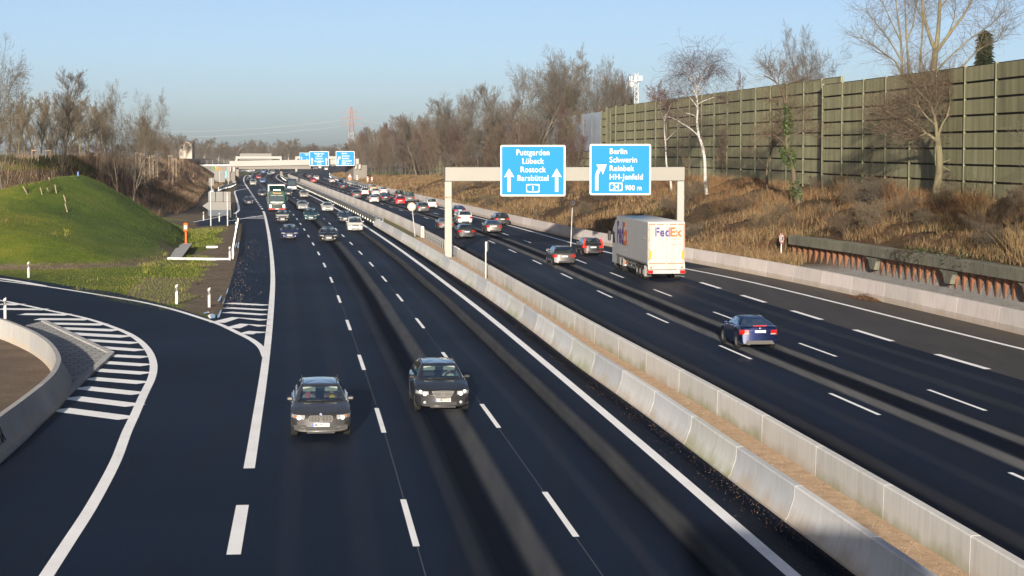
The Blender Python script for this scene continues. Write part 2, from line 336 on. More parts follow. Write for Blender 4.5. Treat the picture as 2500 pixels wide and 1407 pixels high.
def strip(mb, fn, y0, y1, w, z=.004, step=None):
    ys = [y0]
    while ys[-1] < y1 - 1e-6: ys.append(min(y1, ys[-1] + (step or max(2.0, ys[-1] * .02))))
    rings = []
    for y in ys:
        t = tangent(fn, y); n = Vector((t.y, -t.x, 0)); p = Vector((float(fn(y)), y, z)); rings.append([p - n * w / 2, p + n * w / 2])
    mb.loft(rings, False)
def dashes(mb, fn, ya, per, on, y0, y1, w):
    k0 = math.floor((y0 - ya) / per) - 1; y = ya
    seq = []; yy = ya
    while yy < y1: seq.append(yy); yy += per * tangent(fn, yy).y
    yy = ya - per * tangent(fn, ya).y
    while yy > y0: seq.insert(0, yy); yy -= per * tangent(fn, yy).y
    for yy in seq: strip(mb, fn, yy, yy + on * tangent(fn, yy).y, w)
def poly_strip(mb, pts, w, z=.004):
    """a painted line along ground points, cut square at its ends"""
    pts = [Vector((p[0], p[1], z)) for p in pts]; rings = []
    for i, p in enumerate(pts):
        t = (pts[min(i + 1, len(pts) - 1)] - pts[max(i - 1, 0)]).normalized(); n = Vector((t.y, -t.x, 0)); rings.append([p - n * w / 2, p + n * w / 2])
    mb.loft(rings, False)
def smooth_px(pts, n=8):
    g = [G(*p) for p in pts]; t = np.arange(len(g)); q = np.linspace(0, len(g) - 1, (len(g) - 1) * n + 1)
    fx, fy = pchip(t, [p.x for p in g]), pchip(t, [p.y for p in g]); return [Vector((float(fx(a)), float(fy(a)), 0)) for a in q]

mk = MB()
strip(mk, L0, 54.4, 296, .31); dashes(mk, L0, 42.6, 12, 6.1, 29, 49, .31); dashes(mk, L0, 306, 12.0, 6, 300, 478, .34)
strip(mk, L0, 482, 1330, .36)
dashes(mk, L1, 61.4, 18, 6, 29, 700, .15); dashes(mk, L2, 62.5, 18, 6, 29, 700, .15)
strip(mk, L1, 700, 1300, .07); strip(mk, L2, 700, 1300, .07)
strip(mk, L3, 29, 1330, .31)
mk.build('left_carriageway_marking', M['white'])['kind'] = 'structure'
mk = MB()
dashes(mk, R1, 65.6, 18, 6, 29, 560, .15); dashes(mk, R2, 66.7, 18, 6, 29, 560, .15)
strip(mk, R1, 560, 1200, .06); strip(mk, R2, 560, 1200, .07)
dashes(mk, R3, 79.6, 12, 6, 29, 146, .30); strip(mk, RE, 60, 690, .27); strip(mk, lambda Y: MR(Y) + 1.1, 60, 1200, .2)
mk.build('right_carriageway_marking', M['white'])['kind'] = 'structure'
mk = MB()
z3 = lambda a, b: (a / 3.571, b / 3.571 + 700)
B_px = [(-60,726),(0,734),(56,745),(112,757),(202,776),(269,797),(322,820),(356,848),(371,874),(375,898),(370,924),(350,966),(328,1016),(310,1055),(284,1123),(258,1175),(213,1254),(170,1320),(114,1406),(60,1490)]
poly_strip(mk, smooth_px(B_px), .31, .010)
A_px = [(-60,679),(0,686),(112,700),(252,722),(350,739),(420,755.6),(490,777),(537.6,793),(580,813),(617,832),(638,850),(648,872)]
poly_strip(mk, smooth_px(A_px), .30, .010)
poly_strip(mk, [G(-40,677), G(10,682), G(60,690), G(108,699)], .5, .014)
for a, b in [((0,152),(180,158)),((0,195),(400,200)),((180,240),(600,246)),((320,284),(765,287)),((390,322),(910,332)),((470,362),(1025,383)),((565,408),(1115,438)),((675,462),(1190,494)),((815,526),(1235,557)),((930,600),(1275,617)),((885,660),(1285,686)),((830,727),(1283,758)),((770,800),(1262,840)),((690,880),(1225,935)),((605,967),(1185,1038)),((510,1070),(1125,1150))]:
    pa, pb = G(*z3(*a)), G(*z3(*b)); poly_strip(mk, [pa, pb], .92 if pa.y < 95 else 1.15)
for q in [[(1995,145),(2330,163)],[(1980,185),(2325,205)],[(1978,224),(2320,247)],[(1890,315),(2050,271),(2315,293)],[(2020,363),(2130,328),(2308,345)],[(2135,415),(2210,392),(2300,403)]]:
    poly_strip(mk, [G(*z3(*p)) for p in q], .85)
z7 = lambda a, b: (a / 10.417 + 560, b / 10.417 + 400)
poly_strip(mk, smooth_px([(606,460.5),(590,463.2),(576,466),(573,469),(574.5,476),(579,491),(583,510),(582,515),(570.5,522),(545,528),(500,537),(462,544),(420,550)], 4), .34, .010)
poly_strip(mk, smooth_px([(645,525.7),(620,530),(595.5,533.4),(582,536),(556,540)], 4), .3, .010)
for yy in (528.5, 531, 533.5): poly_strip(mk, [G(612 + (yy - 528) * -3, yy), G(646.5, yy + .5)], .9)
poly_strip(mk, [G(556,451.5), G(575,452.3), G(598,453.4)], .6)
mk.build('slip_road_marking', M['white'])['kind'] = 'structure'
gm = MB(); strip(gm, lambda Y: L1(Y) + .02, 36, 150, .022, .0025); strip(gm, lambda Y: L2(Y) - .02, 36, 150, .022, .0025); gm.build('guide_line_marking', flat('guide_line', (.10, .11, .12), .8))['kind'] = 'structure'
# paved kerbed island, soil inside the curved wall
cob = mottled('granite_setts', [(.3, (.16, .155, .145)), (.7, (.34, .33, .31))], 5, .85, bs=.5, bd=.02)
nt = cob.node_tree; bn = nt.nodes['Principled BSDF']
br = N(nt, 'ShaderNodeTexBrick', Scale=1.0); br.inputs['Color1'].default_value = (.24, .235, .22, 1); br.inputs['Color2'].default_value = (.34, .33, .31, 1); br.inputs['Mortar'].default_value = (.07, .07, .065, 1)
br.inputs['Mortar Size'].default_value = .03; br.inputs['Brick Width'].default_value = .9; br.inputs['Row Height'].default_value = .42
nt.links.new(pos(nt), br.inputs['Vector']); nt.links.new(br.outputs['Color'], bn.inputs['Base Color'])
isl = [G(*z3(*p)) for p in [(225,345),(355,312),(620,442),(935,592),(860,665),(700,800),(520,965),(330,1150),(150,1330)]] + [Vector((-13.9, 46, 0)), Vector((-15.2, 46, 0))] + [G(*z3(*p)) for p in [(120,1320),(400,1050),(560,860),(500,640),(380,450)]]
mb = MB(); mb.prism([(p.x, p.y) for p in isl], -.02, .05); mb.build('paved_island_pavement', cob)['kind'] = 'structure'
mb = MB(); kp = isl[1:11]
for i in range(len(kp) - 1):
    a, b = kp[i], kp[i + 1]; t = (b - a).normalized(); n = Vector((t.y, -t.x, 0)); k = max(1, int((b - a).length / 1.0))
    for j in range(k):
        c = a.lerp(b, (j + .5) / k) + n * -.16; mb.bbox((c.x, c.y, .045), ((b - a).length / k - .012, .30, .13), .015, 0, math.atan2(t.y, t.x))
tag(mb.build('kerb', M['concrete']), kind='structure')
polysheet('soil_ground', [(-60, 125), (-27, 100), (-24.2, 93), (-22.6, 90), (-20.4, 85), (-18.5, 79.6), (-17.1, 74), (-16.3, 68.7), (-15.8, 63), (-15.4, 58), (-15, 52), (-14.6, 44), (-14.6, 30), (-60, 30)], M['soil'], .004)
# median fill
med = mottled('median_soil', [(.2, (.22, .14, .085)), (.45, (.40, .27, .165)), (.65, (.52, .375, .25)), (.8, (.62, .52, .42))], 2.2, .95, bs=.9, bd=.05, scale2=15, k=.95)
sheet('median_ground', [(0, lambda Y: LB(Y) + .2), (.5, lambda Y: (LB(Y) + MR(Y)) / 2), (1, lambda Y: MR(Y) + .2)], 28, 205, med, .06)
mgr = mottled('median_grass', [(.25, (.07, .065, .02)), (.5, (.13, .12, .035)), (.75, (.24, .17, .09))], .6, .95, bs=.8, bd=.08, scale2=6)
sheet('median_grass_ground', [(0, lambda Y: LB(Y) + .2), (.5, lambda Y: (LB(Y) + MR(Y)) / 2), (1, lambda Y: MR(Y) + .2)], 203, 1300, mgr, .07)
# ------------------------------------------------------------------ terrain
def sm(t): t = np.clip(t, 0, 1); return t * t * (3 - 2 * t)
_ph = RNG.uniform(0, 6.28, (3, 14)); _k = RNG.normal(0, 1, (3, 14, 2))
def lumps(X, Y, wl):                             # gentle sum-of-waves unevenness, about -1..1
    X = np.asarray(X, float); r = 0
    for j, s in enumerate((1, .45, .2)):
        for i in range(14): r = r + np.sin((X * _k[j, i, 0] + Y * _k[j, i, 1]) * 6.28 / (wl * s) * .6 + _ph[j, i]) * (1, .5, .25)[j]
    return r / 6.0
def inside(px, py, poly):
    r = np.zeros(np.shape(px), bool); n = len(poly)
    for i in range(n):
        (x1, y1), (x2, y2) = poly[i], poly[(i + 1) % n]
        c = (y1 > py) != (y2 > py); xi = (x2 - x1) * (py - y1) / ((y2 - y1) or 1e-9) + x1
        r ^= c & (px < xi)
    return r
def pdist(px, py, poly):
    d = np.full(np.shape(px), 1e9); n = len(poly)
    for i in range(n):
        (x1, y1), (x2, y2) = poly[i], poly[(i + 1) % n]; L = (x2 - x1) ** 2 + (y2 - y1) ** 2 + 1e-9
        t = np.clip(((px - x1) * (x2 - x1) + (py - y1) * (y2 - y1)) / L, 0, 1)
        d = np.minimum(d, np.hypot(px - x1 - t * (x2 - x1), py - y1 - t * (y2 - y1)))
    return d
M_FOOT = [(-95,143),(-60,147),(-36,149),(-29.5,153),(-28.2,165),(-31,188),(-34.5,214),(-40,250),(-48,262),(-95,262)]
M_TOP = [(-95,188),(-52,182),(-45,184),(-42,189),(-42.5,197),(-47,206),(-95,206)]
E_FOOT = [(-260,214),(-100,215),(-64,226),(-46,240),(-48,290),(-51,320),(-66.8,430),(-73,505),(-80,548),(-74,552),(-74,556),(-72,566),(-95,700),(-120,900),(-320,900),(-320,214)]
E_TOP = [(-260,233),(-100,236),(-66,249),(-57,258),(-63,310),(-78,420),(-86,500),(-89,546),(-88,560),(-110,700),(-135,900),(-320,900),(-320,233)]
def zL(X, Y):
    X = np.asarray(X, float); Y = np.asarray(Y, float)
    def hill(foot, top):
        ins = inside(X, Y, foot); it = inside(X, Y, top); df, dt = pdist(X, Y, foot), pdist(X, Y, top)
        return np.where(it, 1.0, np.where(ins, df / (df + dt + 1e-9), 0.0))
    a, e = hill(M_FOOT, M_TOP), hill(E_FOOT, E_TOP)
    za = (1 - (1 - a) ** 1.22) * (6.35 - np.clip((-43.5 - X) * .28, 0, 2.6)); ze = (sm(e) * .5 + e * .5) * np.interp(Y, [200, 270, 540, 700], [8.0, 7.9, 6.2, 6.0])
    z = np.maximum(za, ze)
    z = z + lumps(X, Y, 22) * .22 * sm(z / 1.5) * (1 - .85 * sm((e - .9) * 10)) + lumps(X, Y, 6) * .07 * sm(z)
    return z - .012

def zones(nt, col, z_masks): pass
tg = mat('left_bank_turf'); tm, nt, b = tg
vc = nt.nodes.new('ShaderNodeVertexColor'); vc.layer_name = 'zone'; sp = nt.nodes.new('ShaderNodeSeparateColor'); nt.links.new(vc.outputs[0], sp.inputs[0])
v = pos(nt); n1 = noise(nt, v, .12, 5); n2 = noise(nt, v, 1.6, 5, .7); n3 = noise(nt, v, .45, 4)
nn = math_(nt, 'ADD', math_(nt, 'MULTIPLY', n1, .45), math_(nt, 'ADD', math_(nt, 'MULTIPLY', n3, .3), math_(nt, 'MULTIPLY', n2, .25)))
green = ramp(nt, nn, [(.32, (.026, .048, .003)), (.47, (.07, .10, .006)), (.56, (.115, .13, .011)), (.7, (.16, .14, .03))])
brown = ramp(nt, math_(nt, 'ADD', math_(nt, 'MULTIPLY', n3, .5), math_(nt, 'MULTIPLY', n2, .5)), [(.3, (.03, .022, .014)), (.5, (.058, .041, .026)), (.72, (.085, .061, .039))])
dirt = ramp(nt, math_(nt, 'ADD', math_(nt, 'MULTIPLY', n3, .4), math_(nt, 'MULTIPLY', n2, .6)), [(.3, (.06, .04, .028)), (.5, (.13, .095, .068)), (.7, (.20, .155, .12))])
edge = math_(nt, 'SUBTRACT', n2, .5)
mk1 = math_(nt, 'MULTIPLY_ADD', edge, .9, sp.outputs[0]); mk1 = ramp(nt, mk1, [(.35, 0), (.65, 1)])
mk2 = math_(nt, 'MULTIPLY_ADD', edge, .9, sp.outputs[1]); mk2 = ramp(nt, mk2, [(.35, 0), (.65, 1)])
flank_shade = ramp(nt, nn, [(.32, (.014, .034, .004)), (.52, (.045, .08, .008)), (.7, (.09, .11, .018))]); green = mix(nt, math_(nt, 'MULTIPLY', sp.outputs[2], .85), green, flank_shade)  # darker green on the right flank: its shade put into the turf colour
c = mix(nt, mk1, green, brown); c = mix(nt, mk2, c, dirt)
nt.links.new(mix(nt, 1.0, c, (.80, .82, .78), 'MULTIPLY'), b.inputs['Base Color']); b.inputs['Roughness'].default_value = .95; b.inputs['Specular IOR Level'].default_value = .15
bump(nt, b, math_(nt, 'ADD', n2, noise(nt, v, 7, 3)), .9, .12)
# the bare strip between grass and shoulder, bare soil round the phone bay and by the road edges
xs = np.concatenate([np.arange(-300, -100, 6.0), np.arange(-100, -9, 1.0)]); ys = np.concatenate([np.arange(84, 270, 1.0), np.arange(270, 420, 2.0), np.arange(420, 905, 5.0)])
GX, GY = np.meshgrid(xs, ys); GZ = zL(GX, GY)
left_edge = LE(np.maximum(GY, 112))
GZ = np.where(GX > left_edge - .3, -.09, GZ)          # runs under the carriageway
dR = left_edge - GX
ditch = np.exp(-((dR - 4.2) / 1.6) ** 2) * sm((GY - 112) / 10) * sm((232 - GY) / 10) * .45 * (GZ < .4)
GZ = GZ - ditch
nx_, ny_ = len(xs), len(ys); idx = np.arange(nx_ * ny_).reshape(ny_, nx_)
Fc = np.stack([idx[:-1, :-1], idx[:-1, 1:], idx[1:, 1:], idx[1:, :-1]], -1).reshape(-1, 4)
me = fast_mesh('left_bank_terrain', np.stack([GX, GY, GZ], -1).reshape(-1, 3), Fc, tm, smooth=True)
eh = inside(GX, GY, E_FOOT) | ((GY > 235) & (GX < left_edge - 2)); foot_d = pdist(GX, GY, E_FOOT)
zone_b = np.where(eh, np.clip(.5 + foot_d / 4, 0, 1), 0) * (1 - .75 * sm((GZ - 6.2) / .6) * (GY < 300))
zone_d = np.clip(1.25 - dR / 3.2, 0, 1) * (dR > -1) * sm((GY - 100) / 14)
zone_d = np.maximum(zone_d, .75 * np.exp(-(pdist(GX, GY, M_FOOT) / 2.0) ** 2) * (GX > -60) * (GY < 175))
phone = G(437, 624); zone_d = np.maximum(zone_d, .9 * np.exp(-((GX - G(500, 612).x) / 4.5) ** 2 - ((GY - G(500, 612).y) / 8) ** 2))
ex = [tuple(g2(*p)) for p in [(462,544),(420,550),(380,558),(470,505),(520,480)]]
zone_d = np.maximum(zone_d, np.clip(1.1 - pdist(GX, GY, ex) / 14, 0, .75) * (GZ < 1.5))
rd = (GX - np.interp(GY, [145, 152, 165, 180, 190, 205], [-30, -33, -40, -46, -47, -47])) / 5; zone_shade = np.clip(rd + lumps(GX, GY, 9) * .5, 0, 1) * (GY < 232) * (GY > 146) * (GZ > .25)  # mask right of the ridge line, where the shaded flank is painted
col = np.stack([zone_b, zone_d, zone_shade, zone_b * 0 + 1], -1).reshape(-1, 4).astype(np.float32)
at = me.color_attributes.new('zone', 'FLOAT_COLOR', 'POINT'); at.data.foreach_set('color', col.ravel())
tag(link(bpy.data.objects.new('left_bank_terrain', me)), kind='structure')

# right bank: from the edge wall up to the noise wall
WP = [(2500,145,494),(2435,155,489),(2115,197,466),(1761,239,433),(1550,262,419),(1340,288,421),(1130,320,428),(990,352,432)]
WH = 9.5
_w = [(F * WH / (yb - yt), x, yb) for x, yt, yb in WP]; _w.sort()
_wy = np.array([a[0] for a in _w]); _wx = np.array([P(x, yb, d).x for d, x, yb in _w]); _wz = np.array([P(x, yb, d).z for d, x, yb in _w])
for _ in range(3):
    for A in (_wx, _wz):
        t = (_wy[1:-1] - _wy[:-2]) / (_wy[2:] - _wy[:-2]); A[1:-1] = A[1:-1] * .5 + .5 * (A[:-2] * (1 - t) + A[2:] * t)
WX = pchip(_wy, _wx); WZ = pchip(_wy, _wz)
PLX = lambda Y: np.interp(Y, [60, 95, 108, 138.7, 152.8, 166, 180], [36.5, 29.6, 27.85, 23.85, 21.3, 19.3, 17.6])
def right_cols(Y):
    """(X, Z) across the bank at distance Y"""
    Y = float(Y); rb = float(RB(Y)); wx, wz = float(WX(Y)), float(WZ(Y)); pl = float(PLX(Y)); k = float(sm((Y - 152) / 9))
    if Y > 170: pl = rb + 3.0
    else: pl = pl * (1 - k) + (rb + 3.0) * k if Y > 152 else pl
    base = .55
    zt = 2.30 * (1 - k) + 1.15 * k; lo = base * (1 - k) + (zt - .35) * k
    X = [rb + .35, rb + .5, pl, pl + .35]; Z = [base, base, lo, zt]
    for t in (.12, .25, .4, .55, .7, .85, 1.0):
        X.append(pl + .35 + (wx + .6 - pl - .35) * t); Z.append(zt + (wz - zt) * (t * .72 + .28 * math.sin(t * 1.5708)))
    X += [wx + 6, wx + 25, wx + 90]; Z += [wz + .1, wz + .3, wz + .3]
    return np.array(X), np.array(Z)
_cache = {}
def zR(X, Y):
    r = []
    for x, y in zip(np.ravel(X), np.ravel(Y)):
        k = int(y); c = _cache.get(k)
        if c is None: c = _cache[k] = right_cols(k + .5)
        r.append(np.interp(x, c[0], c[1]))
    return np.array(r).reshape(np.shape(X))
ry = np.concatenate([np.arange(58, 175, 1.0), np.arange(175, 420, 2.0), np.arange(420, 860, 6.0)]); V = []; sub = []
for y in ry:
    X, Z = right_cols(y); q = np.concatenate([np.linspace(i, i + 1, 5 if 3 <= i < 10 else 2)[:-1] for i in range(len(X) - 1)] + [[len(X) - 1]])
    XX, ZZ = np.interp(q, np.arange(len(X)), X), np.interp(q, np.arange(len(X)), Z)
    amp = np.clip((q - 3.2) * .6, 0, 1) * np.clip((10.5 - q) * .8, 0, 1)
    V.append(np.stack([XX, np.full(len(q), y), ZZ + (lumps(XX, y, 9) * .45 + lumps(XX, y, 3.2) * .16) * amp], -1)); sub.append(q)
nc = len(V[0]); idx = np.arange(len(ry) * nc).reshape(len(ry), nc)
Fc = np.stack([idx[:-1, :-1], idx[:-1, 1:], idx[1:, 1:], idx[1:, :-1]], -1).reshape(-1, 4)
rm, nt, b = mat('right_bank_turf'); v = pos(nt); n1 = noise(nt, v, .16, 4); n2 = noise(nt, v, 1.3, 6, .7); n3 = noise(nt, pos(nt, (1, 1, .5)), 5, 4, .7)
base = ramp(nt, math_(nt, 'ADD', math_(nt, 'MULTIPLY', n2, .55), math_(nt, 'MULTIPLY', n3, .45)), [(.32, (.018, .012, .007)), (.45, (.055, .036, .020)), (.57, (.105, .07, .04)), (.72, (.17, .12, .07))])
tint = ramp(nt, n1, [(.38, (.75, .8, .62)), (.5, (1, .95, .9)), (.62, (1.0, .86, .70))])
c = mix(nt, 1.0, base, tint, 'MULTIPLY')
vc = nt.nodes.new('ShaderNodeVertexColor'); vc.layer_name = 'zone'; sp = nt.nodes.new('ShaderNodeSeparateColor'); nt.links.new(vc.outputs[0], sp.inputs[0])
pav = ramp(nt, n2, [(.3, (.20, .20, .195)), (.7, (.33, .325, .31))])
c = mix(nt, sp.outputs[0], c, pav)
nt.links.new(mix(nt, 1.0, c, (.8, .78, .76), 'MULTIPLY'), b.inputs['Base Color']); b.inputs['Roughness'].default_value = .95; b.inputs['Specular IOR Level'].default_value = .1
bump(nt, b, math_(nt, 'ADD', n2, n3), 1.0, .18)
me = fast_mesh('right_bank_terrain', np.concatenate(V), Fc, rm, smooth=True)
Q = np.concatenate(sub); YY = np.concatenate([np.full(nc, y) for y in ry])
zone = (Q < 2.9) * sm((148 - YY) / 12); col = np.stack([zone, zone * 0, zone * 0, zone * 0 + 1], -1).astype(np.float32)
at = me.color_attributes.new('zone', 'FLOAT_COLOR', 'POINT'); at.data.foreach_set('color', col.ravel())
tag(link(bpy.data.objects.new('right_bank_terrain', me)), kind='structure')
mb = MB(); mb.add([(-5000, -300, -.55), (5000, -300, -.55), (5000, 7000, -.55), (-5000, 7000, -.55)], [(0, 1, 2, 3)])
tag(mb.build('ground', M['ground']), kind='structure')
mb = MB(); mb.add([(-170, -40, -.1), (90, -40, -.1), (90, 140, -.1), (-170, 140, -.1)], [(0, 1, 2, 3)])
tag(mb.build('near_ground', M['soil']), kind='structure')

# puddles by the shoulder
pud = flat('puddle_water', (.01, .012, .016), .04, spec=.8)
def puddle(pts, z=.012):
    g = [G(*p) for p in pts]; c = sum(g, Vector()) / len(g); out = []
    for i in range(40):
        a = i / 40 * len(g); p = g[int(a) % len(g)].lerp(g[(int(a) + 1) % len(g)], a % 1); d = p - c; out.append(c + d * (1 + random.uniform(-.16, .16)))
    mb = MB(); mb.add([(p.x, p.y, z) for p in out], [tuple(range(len(out)))]); me = mb.mesh('puddle', pud)
    if me.polygons[0].normal.z < 0: me.flip_normals()
    tag(link(bpy.data.objects.new('puddle_water', me)), kind='structure')
puddle([(498,628),(506,622),(524,622),(532,628)], -.2)
puddle([(535,776),(541,757),(539,757),(530,774)], .0); puddle([(545,744),(551,729),(549,729),(543,742)], .0); puddle([(554,718),(558,704),(556,704),(552,716)], .0); puddle([(531,735),(539,722),(542,722),(536,736)], .0)
puddle([(506,772),(516,766),(526,769),(524,777),(512,778)], .004); puddle([(496,764),(508,761),(512,763),(500,766)], .0)
puddle([(479,690),(492,686),(500,690),(490,696)], -.1); puddle([(572,604),(578,592),(584,592),(582,606)], .0)
pass

# ------------------------------------------------------------------ concrete walls and rails
def prof_new_jersey(h=.86, w0=.30, wt=.10):      # (lateral, z): + is the traffic side
    return [(w0, 0), (w0, .06), (w0 - .05, .10), (wt + .06, .36), (wt, .52), (wt - .02, h - .03), (wt - .05, h), (-.10, h), (-.13, h - .03), (-.16, .08), (-.20, 0)]
def seg_mesh(fn, y0, y1, side, prof, base):
    """one precast piece following the line fn; side=+1: traffic on the +x side"""
    mb = MB(); rings = []
    for y in np.linspace(y0, y1, 4):
        t = tangent(fn, y); n = Vector((t.y, -t.x, 0)) * side; p = Vector((float(fn(y)), y, 0))
        rings.append([p + n * (a) + Vector((0, 0, z)) for a, z in prof])
    if side > 0: rings = [r[::-1] for r in rings]
    mb.loft(rings, True, True); return mb
def barrier_row(fn, y0, y1, L, side, prof, name, label, group, mats, off=0.0, kindn='barrier'):
    y = y0; n = 0; f2 = lambda q: fn(q) + off
    while y < y1:
        dy = L * tangent(f2, y).y; base = Vector((float(f2(y + dy / 2)), y + dy / 2, 0)); mb = seg_mesh(f2, y + .012, y + dy - .012, side, prof, base)
        m = mats[n % len(mats)] if random.random() < .8 else random.choice(mats)
        o = bpy.data.objects.new(name, mb.mesh(name, m, 40, base)); o.location = base; link(o); tag(o, label, kindn, group); y += dy; n += 1
def conc_var(name, c, green=0.0):
    m, nt, b = mat(name); v = pos(nt); str_ = noise(nt, pos(nt, (5, 5, .25)), 1.0, 4); blot = noise(nt, v, .8, 4); g = nt.nodes.new('ShaderNodeNewGeometry'); sx = nt.nodes.new('ShaderNodeSeparateXYZ'); nt.links.new(g.outputs['Position'], sx.inputs[0])
    k = math_(nt, 'ADD', math_(nt, 'MULTIPLY', str_, .6), math_(nt, 'MULTIPLY', blot, .4)); c = tuple(x * .92 for x in c); cc = ramp(nt, k, [(.3, tuple(x * .82 for x in c)), (.5, c), (.7, tuple(x * 1.08 for x in c))])
    low = ramp(nt, math_(nt, 'MULTIPLY_ADD', math_(nt, 'SUBTRACT', blot, .5), .9, sx.outputs[2]), [(.02, .75), (.38, 0)])
    cc = mix(nt, low, cc, (.36, .29, .21) if green == 0 else (.25, .24, .12))
    nt.links.new(cc, b.inputs['Base Color']); b.inputs['Roughness'].default_value = .85; b.inputs['Specular IOR Level'].default_value = .3
    bump(nt, b, noise(nt, v, 20, 4), .15, .008); return m
CV = [conc_var('precast_a', (.52, .53, .535)), conc_var('precast_b', (.56, .56, .55)), conc_var('precast_c', (.43, .44, .45)), conc_var('precast_d', (.51, .515, .48), 1)]
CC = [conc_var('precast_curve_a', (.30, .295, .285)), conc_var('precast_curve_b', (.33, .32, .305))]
CW = [conc_var('precast_warm_a', (.45, .40, .375)), conc_var('precast_warm_b', (.49, .44, .41)), conc_var('precast_warm_c', (.42, .38, .355))]
CM = [conc_var('precast_median_a', (.54, .525, .49), 0), conc_var('precast_median_b', (.55, .54, .51), 1), conc_var('precast_median_c', (.50, .495, .47), 1)]
barrier_row(LB, 34, 236, 6.25, -1, prof_new_jersey(), 'concrete_barrier', 'pale grey precast concrete barrier piece edging the oncoming carriageway, sandy median behind it', 'median barrier pieces on the oncoming side', CV, .28)
barrier_row(MR, 34, 166, 6.25, 1, [(.30, 0), (.30, .06), (.24, .12), (.10, .42), (.06, .84), (.03, .88), (-.15, .88), (-.18, .85), (-.20, .02), (-.20, 0)], 'concrete_barrier', 'beige stained precast concrete barrier piece edging the departing carriageway, sandy median in front of it', 'median barrier pieces on the departing side', CM, .2)
barrier_row(RB, 62, 480, 6.0, -1, [(.14, 0), (.14, .34), (.10, .38), (.04, 1.06), (.01, 1.10), (-.22, 1.10), (-.26, 0)], 'concrete_barrier', 'pinkish grey concrete edge wall piece below the brown right bank', 'edge wall pieces along the right bank', CW)
barrier_row(MR, 203, 700, 8.0, 1, [(.14, 0), (.12, 1.12), (.09, 1.16), (-.15, 1.16), (-.18, 1.12), (-.2, 0)], 'concrete_barrier', 'tall cream concrete median wall piece beyond the white railing', 'tall median wall pieces in the distance', [CM[0], CW[1]], .2)
# curved wall round the paved island
ctop = [(-60,768),(0,778),(42,792),(98,818),(134,848),(147,885),(123,924),(64,972),(0,1019)]
cg = [G(x, y, .9) for x, y in ctop] + [Vector((-14.75, 54, .9)), Vector((-14.5, 49, .9)), Vector((-14.4, 43, .9)), Vector((-14.3, 36, .9))]
cg = [Vector((-34, 108, .9)), Vector((-29, 101, .9))] + cg
tt = np.arange(len(cg)); cfx, cfy = pchip(tt, [p.x for p in cg]), pchip(tt, [p.y for p in cg])
qq = np.linspace(0, len(cg) - 1, 400); cpt = np.stack([cfx(qq), cfy(qq)], -1); cum = np.concatenate([[0], np.cumsum(np.hypot(*np.diff(cpt, axis=0).T))])
prof = [(.42, 0), (.42, .08), (.33, .14), (.17, .42), (.08, .62), (.05, .88), (.02, .92), (-.16, .92), (-.19, .89), (-.22, 0)]
s = 0.0
while s < cum[-1] - .5:
    e = min(s + 4.2, cum[-1]); mb = MB(); rings = []
    pp = [Vector((np.interp(q, cum, cpt[:, 0]), np.interp(q, cum, cpt[:, 1]), 0)) for q in np.linspace(s + .01, e - .01, 5)]
    for i, p in enumerate(pp):
        t = (pp[min(i + 1, 4)] - pp[max(i - 1, 0)]).normalized(); n = Vector((-t.y, t.x, 0)); rings.append([p + n * a + Vector((0, 0, z)) for a, z in prof])
    mb.loft(rings, True, True); base = pp[2]
    o = bpy.data.objects.new('concrete_barrier', mb.mesh('concrete_barrier', random.choice(CC), 40, base)); o.location = base; link(o)
    tag(o, 'concrete wall piece of the curve around the paved island by the slip road', 'barrier', 'curved wall pieces round the paved island')
    if abs(pp[2].y - 56) < 3:                      # black scrawl sprayed on the shaded face
        gr = MB(); gm = flat('spray_black', (.02, .02, .022), .7); t = (pp[3] - pp[1]).normalized(); n = Vector((-t.y, t.x, 0))
        for k in range(11):
            u = -1.6 + k * .3; c0 = pp[2] + t * u + n * .30 + Vector((0, 0, .34)); c1 = pp[2] + t * (u + random.uniform(-.2, .25)) + n * .16 + Vector((0, 0, .74 + random.uniform(-.15, .05)))
            gr.tube(c0, c1, .016, .016, 5)
            if k % 2: gr.tube(c1, c0 + t * .25, .014, .014, 5)
        gr.build('spray_scrawl', gm, o)
    s = e
